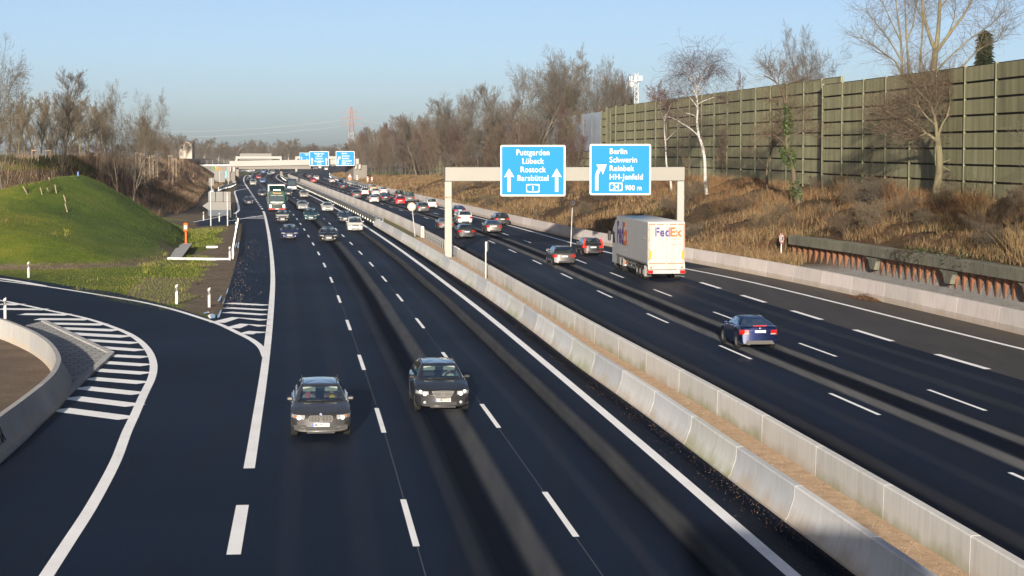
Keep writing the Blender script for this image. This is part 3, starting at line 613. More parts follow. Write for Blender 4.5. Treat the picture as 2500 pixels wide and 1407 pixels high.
# steel guard rails
WB = [(0, -.155), (.035, -.13), (.075, -.09), (.075, -.05), (.02, -.015), (.02, .015), (.075, .05), (.075, .09), (.035, .13), (0, .155)]
def guard_rail(path, label, group=None, hs=(.62,), spacing=4.0, face=1, postm=None, double=False, railm=None, maxp=96):
    """path: list of ground points; one thing: rails and posts"""
    root = empty('guard_rail', path[0], label, 'guard rail', group)
    cumd = [0]
    for a, b2 in zip(path, path[1:]): cumd.append(cumd[-1] + (b2 - a).length)
    at_ = lambda q: Vector((np.interp(q, cumd, [p.x for p in path]), np.interp(q, cumd, [p.y for p in path]), np.interp(q, cumd, [p.z for p in path])))
    n = max(2, int(cumd[-1] / 3)); qs = np.linspace(0, cumd[-1], n + 1)
    for sd in ((1, -1) if double else (face,)):
        for h in hs:
            mb = MB(); rings = []
            for i, q in enumerate(qs):
                p = at_(q); t = (at_(min(q + .5, cumd[-1])) - at_(max(q - .5, 0))).normalized(); nn = Vector((t.y, -t.x, 0)) * sd
                rings.append([p + nn * (a + (.10 if not double else .38)) + Vector((0, 0, h + z)) for a, z in WB] + [p + nn * (a - .012 + (.10 if not double else .38)) + Vector((0, 0, h + z)) for a, z in WB[::-1]])
            if sd < 0: rings = [r[::-1] for r in rings]
            mb.loft(rings, True, True); mb.build('rail', railm or M['steel'], root, 30)
    k = min(maxp, int(cumd[-1] / spacing) + 1); top = max(hs) + .14
    pm = MB(); pm.box((0, 0, top / 2 - .1), (.10 if not double else .72, .06, .02 if double else 1e-3 + top + .2)) if False else None
    base = MB(); base.box((0, 0, top / 2 - .15), (.09, .06, top + .3))
    if double: base.box((0, 0, top - .18), (.76, .06, .05))
    pme = base.mesh('post', postm or M['steel'])
    for i in range(k):
        q = cumd[-1] * (i + .5) / k; p = at_(q); t = (at_(min(q + .5, cumd[-1])) - at_(max(q - .5, 0))).normalized()
        o = bpy.data.objects.new('post', pme); link(o, root); o.location = p - root.location; o.rotation_euler = (0, 0, math.atan2(t.y, t.x) - math.pi / 2)
    return root
lp = lambda fn, y0, y1, off, z=0.0, st=6: [Vector((float(fn(y)) + off, y, z)) for y in np.linspace(y0, y1, max(2, int((y1 - y0) / st)))]
guard_rail(lp(LB, 236, 690, .35), 'double steel guard rail running along the median towards the far bridge', hs=(.55, .86), spacing=5.5, face=-1, double=False, railm=M['alu_light'])
guard_rail(lp(LB, 236, 560, 1.15), 'second steel guard rail behind the first one, beside the tall median wall', hs=(.75,), spacing=6, face=-1)
guard_rail(lp(MR, 171, 204, .15), 'short railing of close white posts between two median walls', hs=(.80,), spacing=2.5, face=1, postm=M['alu_light'])
guard_rail(lp(MR, 160, 171.5, .05), 'ramped end piece of the white post railing next to the gantry post', hs=(.35, .6, .82), spacing=2.2, face=-1)
lg = [G(581, 548), G(579, 565), G(575, 585), G(571, 610), G(567.5, 633)]
guard_rail(lg, 'short free standing white guard rail beside the hard shoulder', hs=(.45, .68), spacing=3.2, face=-1, railm=M['alu_light'])
guard_rail([G(532, 467), G(545, 462), G(560, 458.5), G(571, 454.5), G(576, 450.5)], 'curved grey guard rail end at the exit below the bridge abutment', hs=(.45, .72), spacing=5, face=1)
guard_rail([G(500, 452), G(508, 459), G(516, 466), G(523, 474)], 'grey guard rail half hidden by the brown brush of the left bank', hs=(.62,), spacing=6, face=1)
guard_rail([G(577, 429), G(585, 425), G(597, 421), G(610, 418), G(622, 416.5)], 'pale guard rail on the outer bend beneath the far bridge', hs=(.7, 1.1), spacing=8, face=1, railm=M['alu_light'])
guard_rail([Vector((float(RB(y)), y, 0)) for y in np.linspace(482, 770, 40)], 'dark guard rail continuing the right edge wall under the bridge', hs=(.55, .85), spacing=7, face=-1)
# grey crash box end at the exit nose
bx = MB(); p = G(528, 529); bx.bbox((p.x, p.y, .75), (2.2, 1.2, 1.5), .12); bx.box((p.x + 1.4, p.y + .6, .8), (.9, 3.5, 1.3)); r_ = empty('crash_cushion', p, 'grey crash cushion block beside the exit lane, behind the arrow sign', 'crash cushion')
bx.build('cushion_body', flat('cushion_grey', (.05, .06, .075), .6), r_)
# ------------------------------------------------------------------ noise wall
ol, nt, b = mat('noise_panel_olive'); v = pos(nt); sx = nt.nodes.new('ShaderNodeSeparateXYZ'); nt.links.new(v, sx.inputs[0])
wv = N(nt, 'ShaderNodeTexWave', Scale=1.7, Distortion=0.0); wv.bands_direction = 'Y'; nt.links.new(v, wv.inputs['Vector'])
st_ = noise(nt, pos(nt, (1.2, 1.2, .12)), 1.0, 4); c = ramp(nt, st_, [(.3, (.125, .12, .066)), (.55, (.19, .183, .105)), (.75, (.25, .24, .15))])
nt.links.new(c, b.inputs['Base Color']); b.inputs['Roughness'].default_value = .8; b.inputs['Specular IOR Level'].default_value = .2; bump(nt, b, wv.outputs['Fac'], .6, .05)
M['olive'] = ol
OLV = [ol, ol]
for q, k_ in enumerate((.86, 1.12, .94)):
    o2 = ol.copy(); o2.name = 'noise_panel_olive_%s' % 'abc'[q]; OLV.append(o2)
    for nd in o2.node_tree.nodes:
        if nd.type == 'VALTORGB':
            for e_ in nd.color_ramp.elements: c_ = e_.color; e_.color = (c_[0] * k_, c_[1] * k_, c_[2] * k_, 1)
M['olive_post'] = flat('noise_post', (.15, .15, .095), .8); M['shadowgap'] = flat('panel_gap', (.012, .012, .010), .9)
ng, nt, b = mat('noise_panel_glass'); b.inputs['Base Color'].default_value = (.20, .235, .30, 1); b.inputs['Roughness'].default_value = .12
M['olive_glass'] = ng
def wall_post_y(y0, y1, w):
    ys = [y0]
    while ys[-1] < y1: ys.append(ys[-1] + w * tangent(WX, ys[-1]).y)
    return ys
def noise_wall(y0, y1, w, h, label, off=0.0, glass_from=1e9, olive_again=1e9):
    ys = wall_post_y(y0, y1, w); base = Vector((float(WX(ys[0])) + off, ys[0], float(WZ(ys[0])))); root = empty('noise_barrier', base, label, 'noise barrier')
    for i in range(len(ys)):
        y = ys[i]; p = Vector((float(WX(y)) + off, y, float(WZ(y)))); t = tangent(WX, y); n = Vector((-t.y, t.x, 0))
        mb = MB(); mb.box(p - n * .01 + Vector((0, 0, h / 2 - .3)), (.26, .15, h + .7), 0, math.atan2(t.y, t.x) - math.pi / 2); mb.build('post', M['olive_post'], root)
        if i + 1 == len(ys): break
        q = Vector((float(WX(ys[i + 1])) + off, ys[i + 1], float(WZ(ys[i + 1])))); L = (q - p).length; a = math.atan2(q.y - p.y, q.x - p.x); mid = (p + q) / 2; rows = 8; rh = h / rows
        M3 = Matrix.Rotation(a, 3, 'Z') @ Matrix.Rotation(-math.asin((q.z - p.z) / L), 3, 'Y')
        gl = glass_from < y < olive_again
        mb = MB(); mb.box(mid + Vector((0, 0, h / 2 - .2)) - n * .10, (L - .24, .06, h - .1 + .5), 1, 0, M3)
        for r in range(rows):
            if gl and r >= 3: continue
            mb.box(mid + Vector((0, 0, (r + .5) * rh)), (L - .22, .14, rh - .16), 0, 0, M3)
        mb.build('panel', [random.choice(OLV), M['shadowgap']], root)
        if gl:
            g = MB(); g.box(mid + Vector((0, 0, 3 * rh + (h - 3 * rh) / 2)) + n * .03, (L - .22, .10, (h - 3 * rh) - .05), 0, 0, M3); g.build('glass_panel', M['olive_glass'], root)
noise_wall(97, 180, 6.85, 9.5, 'tall olive green noise barrier with ribbed panels, its top lower than its neighbour')
noise_wall(181.2, 300, 6.85, 10.1, 'long olive noise barrier behind the white birch, a step taller than the near one', .5)
noise_wall(300.5, 585, 6.9, 9.6, 'far noise barrier with bluish glass upper panels behind bare trees', .5, 303, 540)

# ------------------------------------------------------------------ sheet pile wall with concrete capping beam
pts = [(y, float(PLX(y))) for y in np.arange(60, 153.5, 1.0)]
plf = lambda y: float(PLX(y))
root = empty('retaining_wall', (plf(105), 105, .55), 'rusty sheet pile retaining wall with a dark mossy concrete capping beam', 'retaining wall')
mb = MB(); y = 76.0; seg = []
while y < 153:
    t = tangent(lambda q: PLX(q), y); n = Vector((-t.y, t.x, 0)); p = Vector((plf(y), y, 0)); L = 1.3
    # trapezoid wave: two pan depths per period
    for a, dd in ((0, 0), (.26, 0), (.36, .40), (.66, .40)): seg.append(p + t * a - n * dd)
    y += L * t.y
mb.loft([[q + Vector((0, 0, .2)) for q in seg], [q + Vector((0, 0, 2.0)) for q in seg]], False)
mb.build('sheet_piles', M['rust'], root)
mb = MB(); rings = []
for y in np.arange(74, 154, 2.0):
    t = tangent(lambda q: PLX(q), y); n = Vector((-t.y, t.x, 0)); p = Vector((plf(y), y, 0)); z1 = 2.40 + .02 * math.sin(y)
    rings.append([p + n * .30 + Vector((0, 0, 1.72)), p + n * .30 + Vector((0, 0, z1 - .05)), p + n * .24 + Vector((0, 0, z1)), p - n * .55 + Vector((0, 0, z1)), p - n * .55 + Vector((0, 0, 1.72))])
mb.loft(rings, True, True); mb.build('capping_beam', M['concrete_old'], root, 40)
for yy in (119.0, 133.5, 106.5, 92.5):
    t = tangent(lambda q: PLX(q), yy); n = Vector((-t.y, t.x, 0)); p = Vector((plf(yy), yy, 0)) + n * .33; mb = MB()
    prof_ = [(-1.5, 1.63), (1.5, 1.63), (.85, 1.45), (.55, 1.0), (.45, .86), (-.45, .86), (-.55, 1.0), (-.85, 1.45)]
    mb.plate(p - n * .45, t, (0, 0, 1), prof_, .86); mb.build('corbel', M['concrete_old'], root, 30)

# ------------------------------------------------------------------ lettering
def text_mesh(body, size, bold=.0, align='LEFT', name='lettering'):
    cu = bpy.data.curves.new(name, 'FONT'); cu.body = body; cu.size = size; cu.align_x = align; cu.offset = bold * size; cu.extrude = .006; cu.space_character = 1.06; cu.resolution_u = 3
    o = bpy.data.objects.new(name, cu); COL.objects.link(o); dg = bpy.context.evaluated_depsgraph_get()
    me = bpy.data.meshes.new_from_object(o.evaluated_get(dg)); bpy.data.objects.remove(o); bpy.data.curves.remove(cu); return me
def text_on(parent, body, size, o, ux, uz, m, bold=.02, align='LEFT', name='lettering', squeeze=1.0, height=None, width=None):
    """lettering lying in the plane (ux, uz) at the point o, in the parent's own coordinates"""
    me = text_mesh(body, size, bold, align, name); ux, uz = Vector(ux).normalized(), Vector(uz).normalized(); nn = ux.cross(uz)
    co = np.empty(len(me.vertices) * 3, np.float32); me.vertices.foreach_get('co', co); co = co.reshape(-1, 3)
    if width: co[:, 0] *= width / max(1e-6, np.ptp(co[:, 0]))
    else: co[:, 0] *= squeeze
    if height: co[:, 1] *= height / max(1e-6, co[:, 1].max() - min(0, co[:, 1].min()) if name == 'x' else co[:, 1].max())
    W = np.array(o)[None] + co[:, :1] * np.array(ux)[None] + co[:, 1:2] * np.array(uz)[None] + co[:, 2:] * np.array(nn)[None]
    me.vertices.foreach_set('co', W.astype(np.float32).ravel()); me.materials.clear(); me.materials.append(m); me.update()
    ob = bpy.data.objects.new(name, me); link(ob, parent); return ob
def rrect(w, h, r, n=5):
    pts = []
    for cx, cy, a0 in ((w/2-r, h/2-r, 0), (-w/2+r, h/2-r, 90), (-w/2+r, -h/2+r, 180), (w/2-r, -h/2+r, 270)):
        for k in range(n + 1): a = R(a0 + 90 * k / n); pts.append((cx + r * math.cos(a), cy + r * math.sin(a)))
    return pts

# motorway direction board; local: x right, z up, faces -y
def board(c, w, h, lines, kind, label, ux=Vector((1, 0, 0)), group=None, scale=1.0):
    rz = math.atan2(ux.y, ux.x)
    root = empty('direction_sign', c, label, 'road sign', group, rz)
    mb = MB(); mb.plate((0, 0, 0), (1, 0, 0), (0, 0, 1), rrect(w, h, .16 * scale), .06); mb.build('sign_panel', M['signwhite'], root, world=False)
    mb = MB(); mb.plate((0, -.036, 0), (1, 0, 0), (0, 0, 1), rrect(w - .26 * scale, h - .26 * scale, .08 * scale), .01); mb.build('blue_field', M['signblue'], root, world=False)
    for k in (-.32, 0, .32):
        mb = MB(); mb.box((k * w, .09, 0), (.08, .10, h * .96)); mb.build('bracket', M['steel'], root, world=False)
    def arrow(x0, z0, z1, s=1.0, bend=False):
        mb = MB(); a = .13 * s
        if not bend:
            mb.plate((0, -.046, 0), (1, 0, 0), (0, 0, 1), [(x0 - a, z0), (x0 + a, z0), (x0 + a, z1 - .62 * s), (x0 + .42 * s, z1 - .72 * s), (x0, z1), (x0 - .42 * s, z1 - .72 * s), (x0 - a, z1 - .62 * s)], .012)
        else:
            mid = z0 + (z1 - z0) * .55; poly_o, poly_i = [], []
            for k in range(9):
                an = R(180 - 42 * k / 8 * 1.0); rr = 1.05 * s; cx = x0 + rr
                poly_o.append((cx + (rr + a) * math.cos(an), mid + (rr + a) * math.sin(an) * 1.05)); poly_i.append((cx + (rr - a) * math.cos(an), mid + (rr - a) * math.sin(an) * 1.05))
            mb.plate((0, -.046, 0), (1, 0, 0), (0, 0, 1), [(x0 + a, z0)] + poly_i + poly_o[::-1] + [(x0 - a, z0)], .012)
            ex_, ez_ = x0 + .62 * s, mid + .98 * s
            mb.plate((0, -.047, 0), (1, 0, 0), (0, 0, 1), [(ex_ + .20 * s, ez_ + .12 * s), (ex_ - .66 * s, ez_ + .10 * s), (ex_ - .36 * s, ez_ - .14 * s), (ex_ - .02 * s, ez_ - .52 * s), (ex_ - .12 * s, ez_ - .62 * s)][:2] + [(ex_ - .46 * s, ez_ - .22 * s), (ex_ - .18 * s, ez_ - .48 * s), (ex_ - .12 * s, ez_ - .72 * s)], .012)
        mb.build('arrow', M['signwhite'], root, world=False)
    def shield(x, z, num, s=1.0):
        mb = MB(); mb.plate((0, -.046, 0), (1, 0, 0), (0, 0, 1), [(x + p[0], z + p[1]) for p in rrect(1.10 * s, .68 * s, .08 * s)], .012)
        mb.build('route_number', M['signwhite'], root, world=False)
        mb = MB(); q = [(-.49, -.20), (-.30, -.25), (0, -.29), (.30, -.25), (.49, -.20), (.49, .20), (.30, .25), (0, .29), (-.30, .25), (-.49, .20)]
        mb.plate((0, -.056, 0), (1, 0, 0), (0, 0, 1), [(x + p[0] * s, z + p[1] * s) for p in q], .012); mb.build('route_field', M['signblue'], root, world=False)
        text_on(root, num, .52 * s, (x, -.066, z - .19 * s), (1, 0, 0), (0, 0, 1), M['signwhite'], .02, 'CENTER', 'route_digits', height=.40 * s)
    s = scale
    if kind == 'through':
        for i, t in enumerate(lines): text_on(root, t, .66 * s, (0, -.047, h * .5 - (.83 + .70 * i) * s), (1, 0, 0), (0, 0, 1), M['signwhite'], .009, 'CENTER', squeeze=.90)
        for sx_ in (-1, 1): arrow(sx_ * w * .365, -h / 2 + .38 * s, -h / 2 + 2.28 * s, s)
        shield(0, -h / 2 + .66 * s, '1', s)
    else:
        x0 = -w * .18
        for i, t in enumerate(lines): text_on(root, t, .66 * s, (x0, -.047, h * .5 - (.82 + .705 * i) * s), (1, 0, 0), (0, 0, 1), M['signwhite'], .009, 'LEFT', squeeze=.90)
        arrow(-w * .385, -h / 2 + .38 * s, -h / 2 + 2.3 * s, s, True); shield(x0 + .55 * s, -h / 2 + .68 * s, '24', s)
        text_on(root, kind, .60 * s, (x0 + 1.30 * s, -.047, -h / 2 + .40 * s), (1, 0, 0), (0, 0, 1), M['signwhite'], .009, 'LEFT', squeeze=.88)
    return root

# near gantry
DG = 164.5
pl, pr = G(1095, 630), P(1660.5, 600, 167.0); pr.z = 0
bt = P(1095, 408, DG).z; bb = P(1095, 443, DG).z
root = empty('sign_gantry', (pl.x, pl.y, 0), 'beige steel portal gantry across the departing carriageway carrying two blue signs', 'sign gantry')
mb = MB(); mb.bbox((pl.x, pl.y, bb / 2 - .01), (.60, .62, bb), .03); mb.build('post', M['gantry'], root)
mb = MB(); mb.bbox((pr.x, pr.y, bb / 2 - .01), (.60, .62, bb), .03); mb.build('post', M['gantry'], root)
mb = MB(); d = (pr - pl); L = d.to_2d().length; mid = (pl + pr) / 2; az = math.atan2(d.y, d.x); bt2 = P(1660, 404, 167).z
mb.bbox((mid.x, mid.y, (bt + bb) / 2 + .0), (L + .60, .66, bt - bb), .04, 0, az); mb.build('beam', M['gantry'], root, 40)
rustm = mottled('rust_stain', [(.3, (.20, .07, .02)), (.6, (.24, .16, .10))], 6, .9, bs=0)
for q in (pl, pr):
    mb = MB(); mb.box((q.x, q.y, P(1095, 482, DG).z), (.612, .632, .10)); mb.build('flange', rustm if q is pl else M['gantry'], root)
gu = Vector((d.x, d.y, 0)).normalized()
def sign_at(x0, x1, y0, y1, dist): a, b_ = P(x0, y1, dist), P(x1, y0, dist); return (a + b_) / 2, (b_.x - a.x), (b_.z - a.z)
c, w, h = sign_at(1221.5, 1380.5, 354.5, 479.5, DG - .55); board(c, w, h, ['Puttgarden', 'Lübeck', 'Rostock', 'Barsbüttel'], 'through', 'large blue sign on the near gantry listing Puttgarden, two straight arrows')
c, w, h = sign_at(1439.5, 1589.5, 352, 476.5, DG + .8); board(c, w, h, ['Berlin', 'Schwerin', 'Reinbek', 'HH-Jenfeld'], '900 m', 'large blue sign on the near gantry reading Berlin 900 m, bent arrow')

# far bridge
BL, BR_ = P(561, 408, 552), P(876, 399, 564); BL.z = BR_.z = 0; dv = (BR_ - BL); bu = Vector((dv.x, dv.y, 0)).normalized(); bn = Vector((-bu.y, bu.x, 0))
zt0, zb0, zt1, zb1 = P(561, 393.5, 552).z, P(561, 407, 552).z, P(876, 388, 564).z, P(876, 400.5, 564).z
root = empty('road_bridge', BL, 'low concrete road bridge crossing the motorway in the distance', 'bridge')
def slab(name, m, t0, t1, z0a, z1a, z0b, z1b, n0, n1, dz=0):
    mb = MB(); a, b2 = BL + dv * t0, BL + dv * t1; Z = lambda p, z: Vector((p.x, p.y, z))
    mb.loft([[Z(a + bn * n0, z0a), Z(a + bn * n1, z0a), Z(a + bn * n1, z1a), Z(a + bn * n0, z1a)], [Z(b2 + bn * n0, z0b), Z(b2 + bn * n1, z0b), Z(b2 + bn * n1, z1b), Z(b2 + bn * n0, z1b)]], True, True)
    return mb.build(name, m, root)
slab('fascia', M['fascia'], 0, 1, zb0, zt0, zb1, zt1, 0, .5)
slab('deck', M['beige_conc'], 0, 1, zb0 - .35, zb0 + .5, zb1 - .35, zb1 + .5, .6, 11)
slab('abutment', M['beige_conc'], .003, .045, -.2, zb0 - .36, -.2, zb0 - .36, .9, 10.5)
slab('abutment', M['beige_conc'], .965, 1.07, -.2, zb1 - .36, -.2, zb1 - .36, .9, 10.5)
for t in (.018, .992):
    p = BL + dv * t; z = zb0 if t < .5 else zb1
    for k in (-.5, .5):
        mb = MB(); mb.box((p.x + k * 1.1, p.y - .1, z - .75), (.55, .5, 1.3)); mb.build('drain_box', M['fascia'], root)
# wing wall with fence and graffiti on the left, parapet railing
a = BL + Vector((-7.9, -2.5, 0)); wl = empty('wing_wall', a, 'concrete wing wall left of the bridge with fence and bright graffiti', 'wall')
mb = MB(); mb.box(((a.x + BL.x) / 2 - .3, a.y + 3, 2.4), (8.6, .6, 5.4)); mb.build('wall_face', M['beige_conc'], wl)
mb = MB(); mb.box(((a.x + BL.x) / 2 - .3, a.y + 2.8, 5.2), (8.8, 1.1, .45)); mb.build('coping', M['concrete'], wl)
for k in range(6):
    mb = MB(); mb.box((a.x + k * 1.55, a.y + 2.9, 6.05), (.10, .10, 1.35)); mb.build('fence_post', M['alu'], wl)
mb = MB()
for z in (6.65, 6.05): mb.box(((a.x + BL.x) / 2 - .3, a.y + 2.9, z), (8.3, .05, .06))
for k in range(40): mb.box((a.x + k * .2, a.y + 2.9, 6.05), (.02, .02, 1.2))
mb.build('fence_bars', M['alu'], wl)
gcol = {'g': flat('graffiti_green', (.03, .2, .07), .7), 'y': flat('graffiti_yellow', (.4, .28, .03), .7), 'o': flat('graffiti_orange', (.4, .17, .02), .7), 'c': flat('graffiti_cyan', (.12, .35, .38), .7)}
def patch(x0, x1, y0, y1, m, dist, tilt=0):
    mb = MB(); pa = P(x0, y1, dist); pb = P(x1, y0, dist); mb.plate(((pa.x + pb.x) / 2, dist, (pa.z + pb.z) / 2), (1, 0, 0), (0, 0, 1), [(-(pb.x - pa.x) / 2 - tilt, -(pb.z - pa.z) / 2), ((pb.x - pa.x) / 2 - tilt, -(pb.z - pa.z) / 2), ((pb.x - pa.x) / 2 + tilt, (pb.z - pa.z) / 2), (-(pb.x - pa.x) / 2 + tilt, (pb.z - pa.z) / 2)], .04); mb.build('graffiti', m, wl)
gd = a.y + 2.66
for q in [(520,525,406,415,'g',0), (524,527,406.5,412,'y',.1), (528,531,407,416,'o',.25), (534,537,411,416,'o',0), (537,540,411,417,'o',0), (534,540,410,412,'y',0), (538,541,414,419,'c',0), (548,553.5,418,434,'c',0), (548.5,550,419,430,'g',0)]:
    patch(q[0], q[1], q[2], q[3], gcol[q[4]], gd, q[5])
# far direction boards hung on the bridge
sc = .985
c, w, h = sign_at(755.5, 803, 370, 405.5, BL.y + dv.y * .66 - 1.2); board(c, w, h, ['Puttgarden', 'Lübeck', 'Rostock', 'Barsbüttel'], 'through', 'far blue sign on the bridge listing Puttgarden, with straight arrows', group=None)
c, w, h = sign_at(820, 865.5, 369.5, 405, BL.y + dv.y * .9 - 1.2); board(c, w, h, ['Berlin', 'Schwerin', 'Reinbek', 'HH-Jenfeld'], '500 m', 'far blue sign on the bridge reading Berlin and 500 m')
# second pier and deck beyond
root = empty('road_bridge', P(687, 433, 700), 'second beige bridge deck on a slim pier beyond the first bridge', 'bridge')
pz = P(687, 412, 700).z; mb = MB(); q = G(687, 433); mb.bbox((q.x, q.y, pz / 2), (.9, .9, pz), .1); mb.build('pier', M['beige_conc'], root)
qa, qb = P(573, 407, 700), P(762, 405, 705); mb = MB(); mb.box(((qa.x + qb.x) / 2, 705, (P(600, 407, 700).z + P(600, 412.5, 700).z) / 2), (qb.x - qa.x, 9, P(600, 406, 700).z - P(600, 412.5, 700).z)); mb.build('deck', M['beige_conc'], root)
for xx in (578,): q = P(xx, 420, 699); mb = MB(); mb.box((q.x, 701, 1.7), (1.0, 1, 3.8)); mb.build('pier', M['beige_conc'], root)
# gantries with sign backs further on
def far_gantry(x0, x1, yt, yb, dist, label, panel=None):
    a, b2 = P(x0, yt, dist), P(x1, yb, dist); root = empty('sign_gantry', (a.x, dist, 0), label, 'sign gantry')
    mb = MB(); mb.box(((a.x + b2.x) / 2, dist, (a.z + b2.z) / 2), (b2.x - a.x, .8, a.z - b2.z)); mb.build('beam', M['gantry'], root)
    for xx in (a.x + .35, b2.x - .35): mb = MB(); mb.box((xx, dist, b2.z / 2), (.7, .7, b2.z)); mb.build('post', M['gantry'], root)
    if panel:
        a2, b3 = P(panel[0], panel[2], dist), P(panel[1], panel[3], dist); mb = MB(); mb.box(((a2.x + b3.x) / 2, dist + .7, (a2.z + b3.z) / 2), (b3.x - a2.x, .25, a2.z - b3.z)); mb.build('sign_back', M['alu'], root)
        mb = MB()
        for k in range(13): mb.box((a2.x + (b3.x - a2.x) * (k + .5) / 13, dist + .5, (a2.z + b3.z) / 2), (.14, .12, a2.z - b3.z))
        mb.build('sign_ribs', M['alu_light'], root)
far_gantry(575.5, 688, 382, 388, 722, 'far gantry over the oncoming carriageway showing the back of its sign', (585, 662.5, 375, 391))
far_gantry(721, 872, 382, 388, 722, 'far gantry over the departing carriageway half hidden by blue signs')
c, w, h = sign_at(739.5, 759, 374, 392, 720.5); w *= 1.0
board(c, 5.2, 2.9, ['Puttgarden', 'Lübeck'], 'through', 'small far blue sign peeking out behind the Puttgarden sign', scale=.62)

# ------------------------------------------------------------------ traffic signs and posts
def round_sign(c, r, ground, label, text='80', rz=0.0, lean=0.0, textm=None, group=None, glare=True, name='speed_sign'):
    base = Vector((c.x + lean, c.y, ground)); root = empty(name, base, label, 'road sign', group, rz)
    L = c - base; mb = MB(); mb.tube((0, .05, -.4), (L.x, .05, L.z + r * .9), .038, .038, 8); mb.build('pole', M['steel'], root, 40, world=False)
    disc = lambda rad: [(rad * math.cos(k * math.pi / 16), rad * math.sin(k * math.pi / 16)) for k in range(32)]
    mb = MB(); mb.plate((L.x, 0, L.z), (1, 0, 0), (0, 0, 1), disc(r), .03); mb.build('disc', M['signwhite'], root, world=False)
    mb = MB(); mb.plate((L.x, -.020, L.z), (1, 0, 0), (0, 0, 1), disc(r * .95), .008); mb.build('red_ring', M['orange_red'] if glare else M['red'], root, world=False)
    mb = MB(); mb.plate((L.x, -.028, L.z), (1, 0, 0), (0, 0, 1), disc(r * .72), .008); mb.build('white_field', M['signwhite'], root, world=False)
    if text: text_on(root, text, r * .95, (L.x, -.036, L.z - r * .34), (1, 0, 0), (0, 0, 1), textm or flat('glare_digits', (.33, .32, .30), .6), .01, 'CENTER', 'digits')  # sun glare painted in: digits bleached pale, ring turned orange
    return root
sg = P(1005, 505, 197); round_sign(sg, .41, .8, 'round speed limit sign leaning above the median railing left of the gantry', lean=.32)
sg = P(1398, 496, 181); round_sign(sg, .36, float(zR([P(1393, 540, 181).x], [181])[0]), 'round speed limit sign on the brown bank left of the white lorry', lean=-.16)
sg = P(1909, 583, 152); q = round_sign(sg, .42, .7, 'narrow looking red ringed sign turned aside at the end of the pile wall', text=None, rz=R(58), glare=False)
mb = MB(); mb.box((0, -.05, sg.z - .7), (.34, .01, .30)); mb.build('symbol', M['alu'], q, world=False)
# sign seen edge-on in the median
p = G(1186, 684); root = empty('speed_sign', p, 'road sign on a white pole seen edge-on between the median barriers', 'road sign')
mb = MB(); mb.tube(p, (p.x, p.y, P(1185, 590, p.y).z), .05, .05, 10); mb.build('pole', M['paint_white'], root, 40)
mb = MB(); mb.plate((p.x + .10, p.y, P(1187, 602, p.y).z), (.16, 1, 0), (0, 0, 1), [(.36 * math.cos(k * math.pi / 12), .36 * math.sin(k * math.pi / 12)) for k in range(24)], .04); mb.build('disc', M['signwhite'], root)
# warning triangle and red-white beacons at the right edge in the distance
q = P(854, 437, 515); root = empty('warning_sign', (q.x, q.y, .5), 'red triangular warning sign with a plate below, at the far right edge', 'road sign')
mb = MB(); mb.tube((q.x, q.y, 0), (q.x, q.y, 2.9), .05, .05, 6); mb.build('pole', M['steel'], root)
mb = MB(); z0 = P(854, 434, 515).z; mb.plate((q.x, q.y - .06, z0), (1, 0, 0), (0, 0, 1), [(-.62, 0), (.62, 0), (0, 1.08)], .03); mb.build('triangle', M['orange_red'], root)
mb = MB(); mb.plate((q.x, q.y - .085, z0 + .14), (1, 0, 0), (0, 0, 1), [(-.36, 0), (.36, 0), (0, .62)], .02); mb.build('triangle_field', M['signwhite'], root)
mb = MB(); mb.plate((q.x, q.y - .06, z0 - .34), (1, 0, 0), (0, 0, 1), [(-.45, -.25), (.45, -.25), (.45, .25), (-.45, .25)], .03); mb.build('plate', M['orange_red'], root)
for x, yb, nm in [(872, 446, 'first'), (897.5, 450.5, 'second'), (908, 452, 'third')]:
    d_ = 42195 / (yb + 3 - 373); q = P(x, yb, d_); root = empty('beacon_board', (q.x, q.y, .4), {'first': 'red and white striped beacon standing alone nearest the far bridge', 'second': 'red and white striped beacon, middle one of three on the right verge', 'third': 'red and white striped beacon, the one closest to the parked looking cars'}[nm].replace(' parked looking', ' queueing'), 'beacon board', 'striped beacons')
    mb = MB(); mb.box((q.x, q.y, 1.75), (.40, .05, 1.25)); mb.box((q.x, q.y + .05, .8), (.08, .08, 1.2)); mb.build('board', M['signwhite'], root)
    mb = MB()
    for k in range(2): mb.plate((q.x, q.y - .032, 1.42 + k * .62), (1, 0, 0), (0, 0, 1), [(-.2, -.16), (.2, .04), (.2, .30), (-.2, .10)], .01)
    mb.build('red_stripes', M['red'], root)
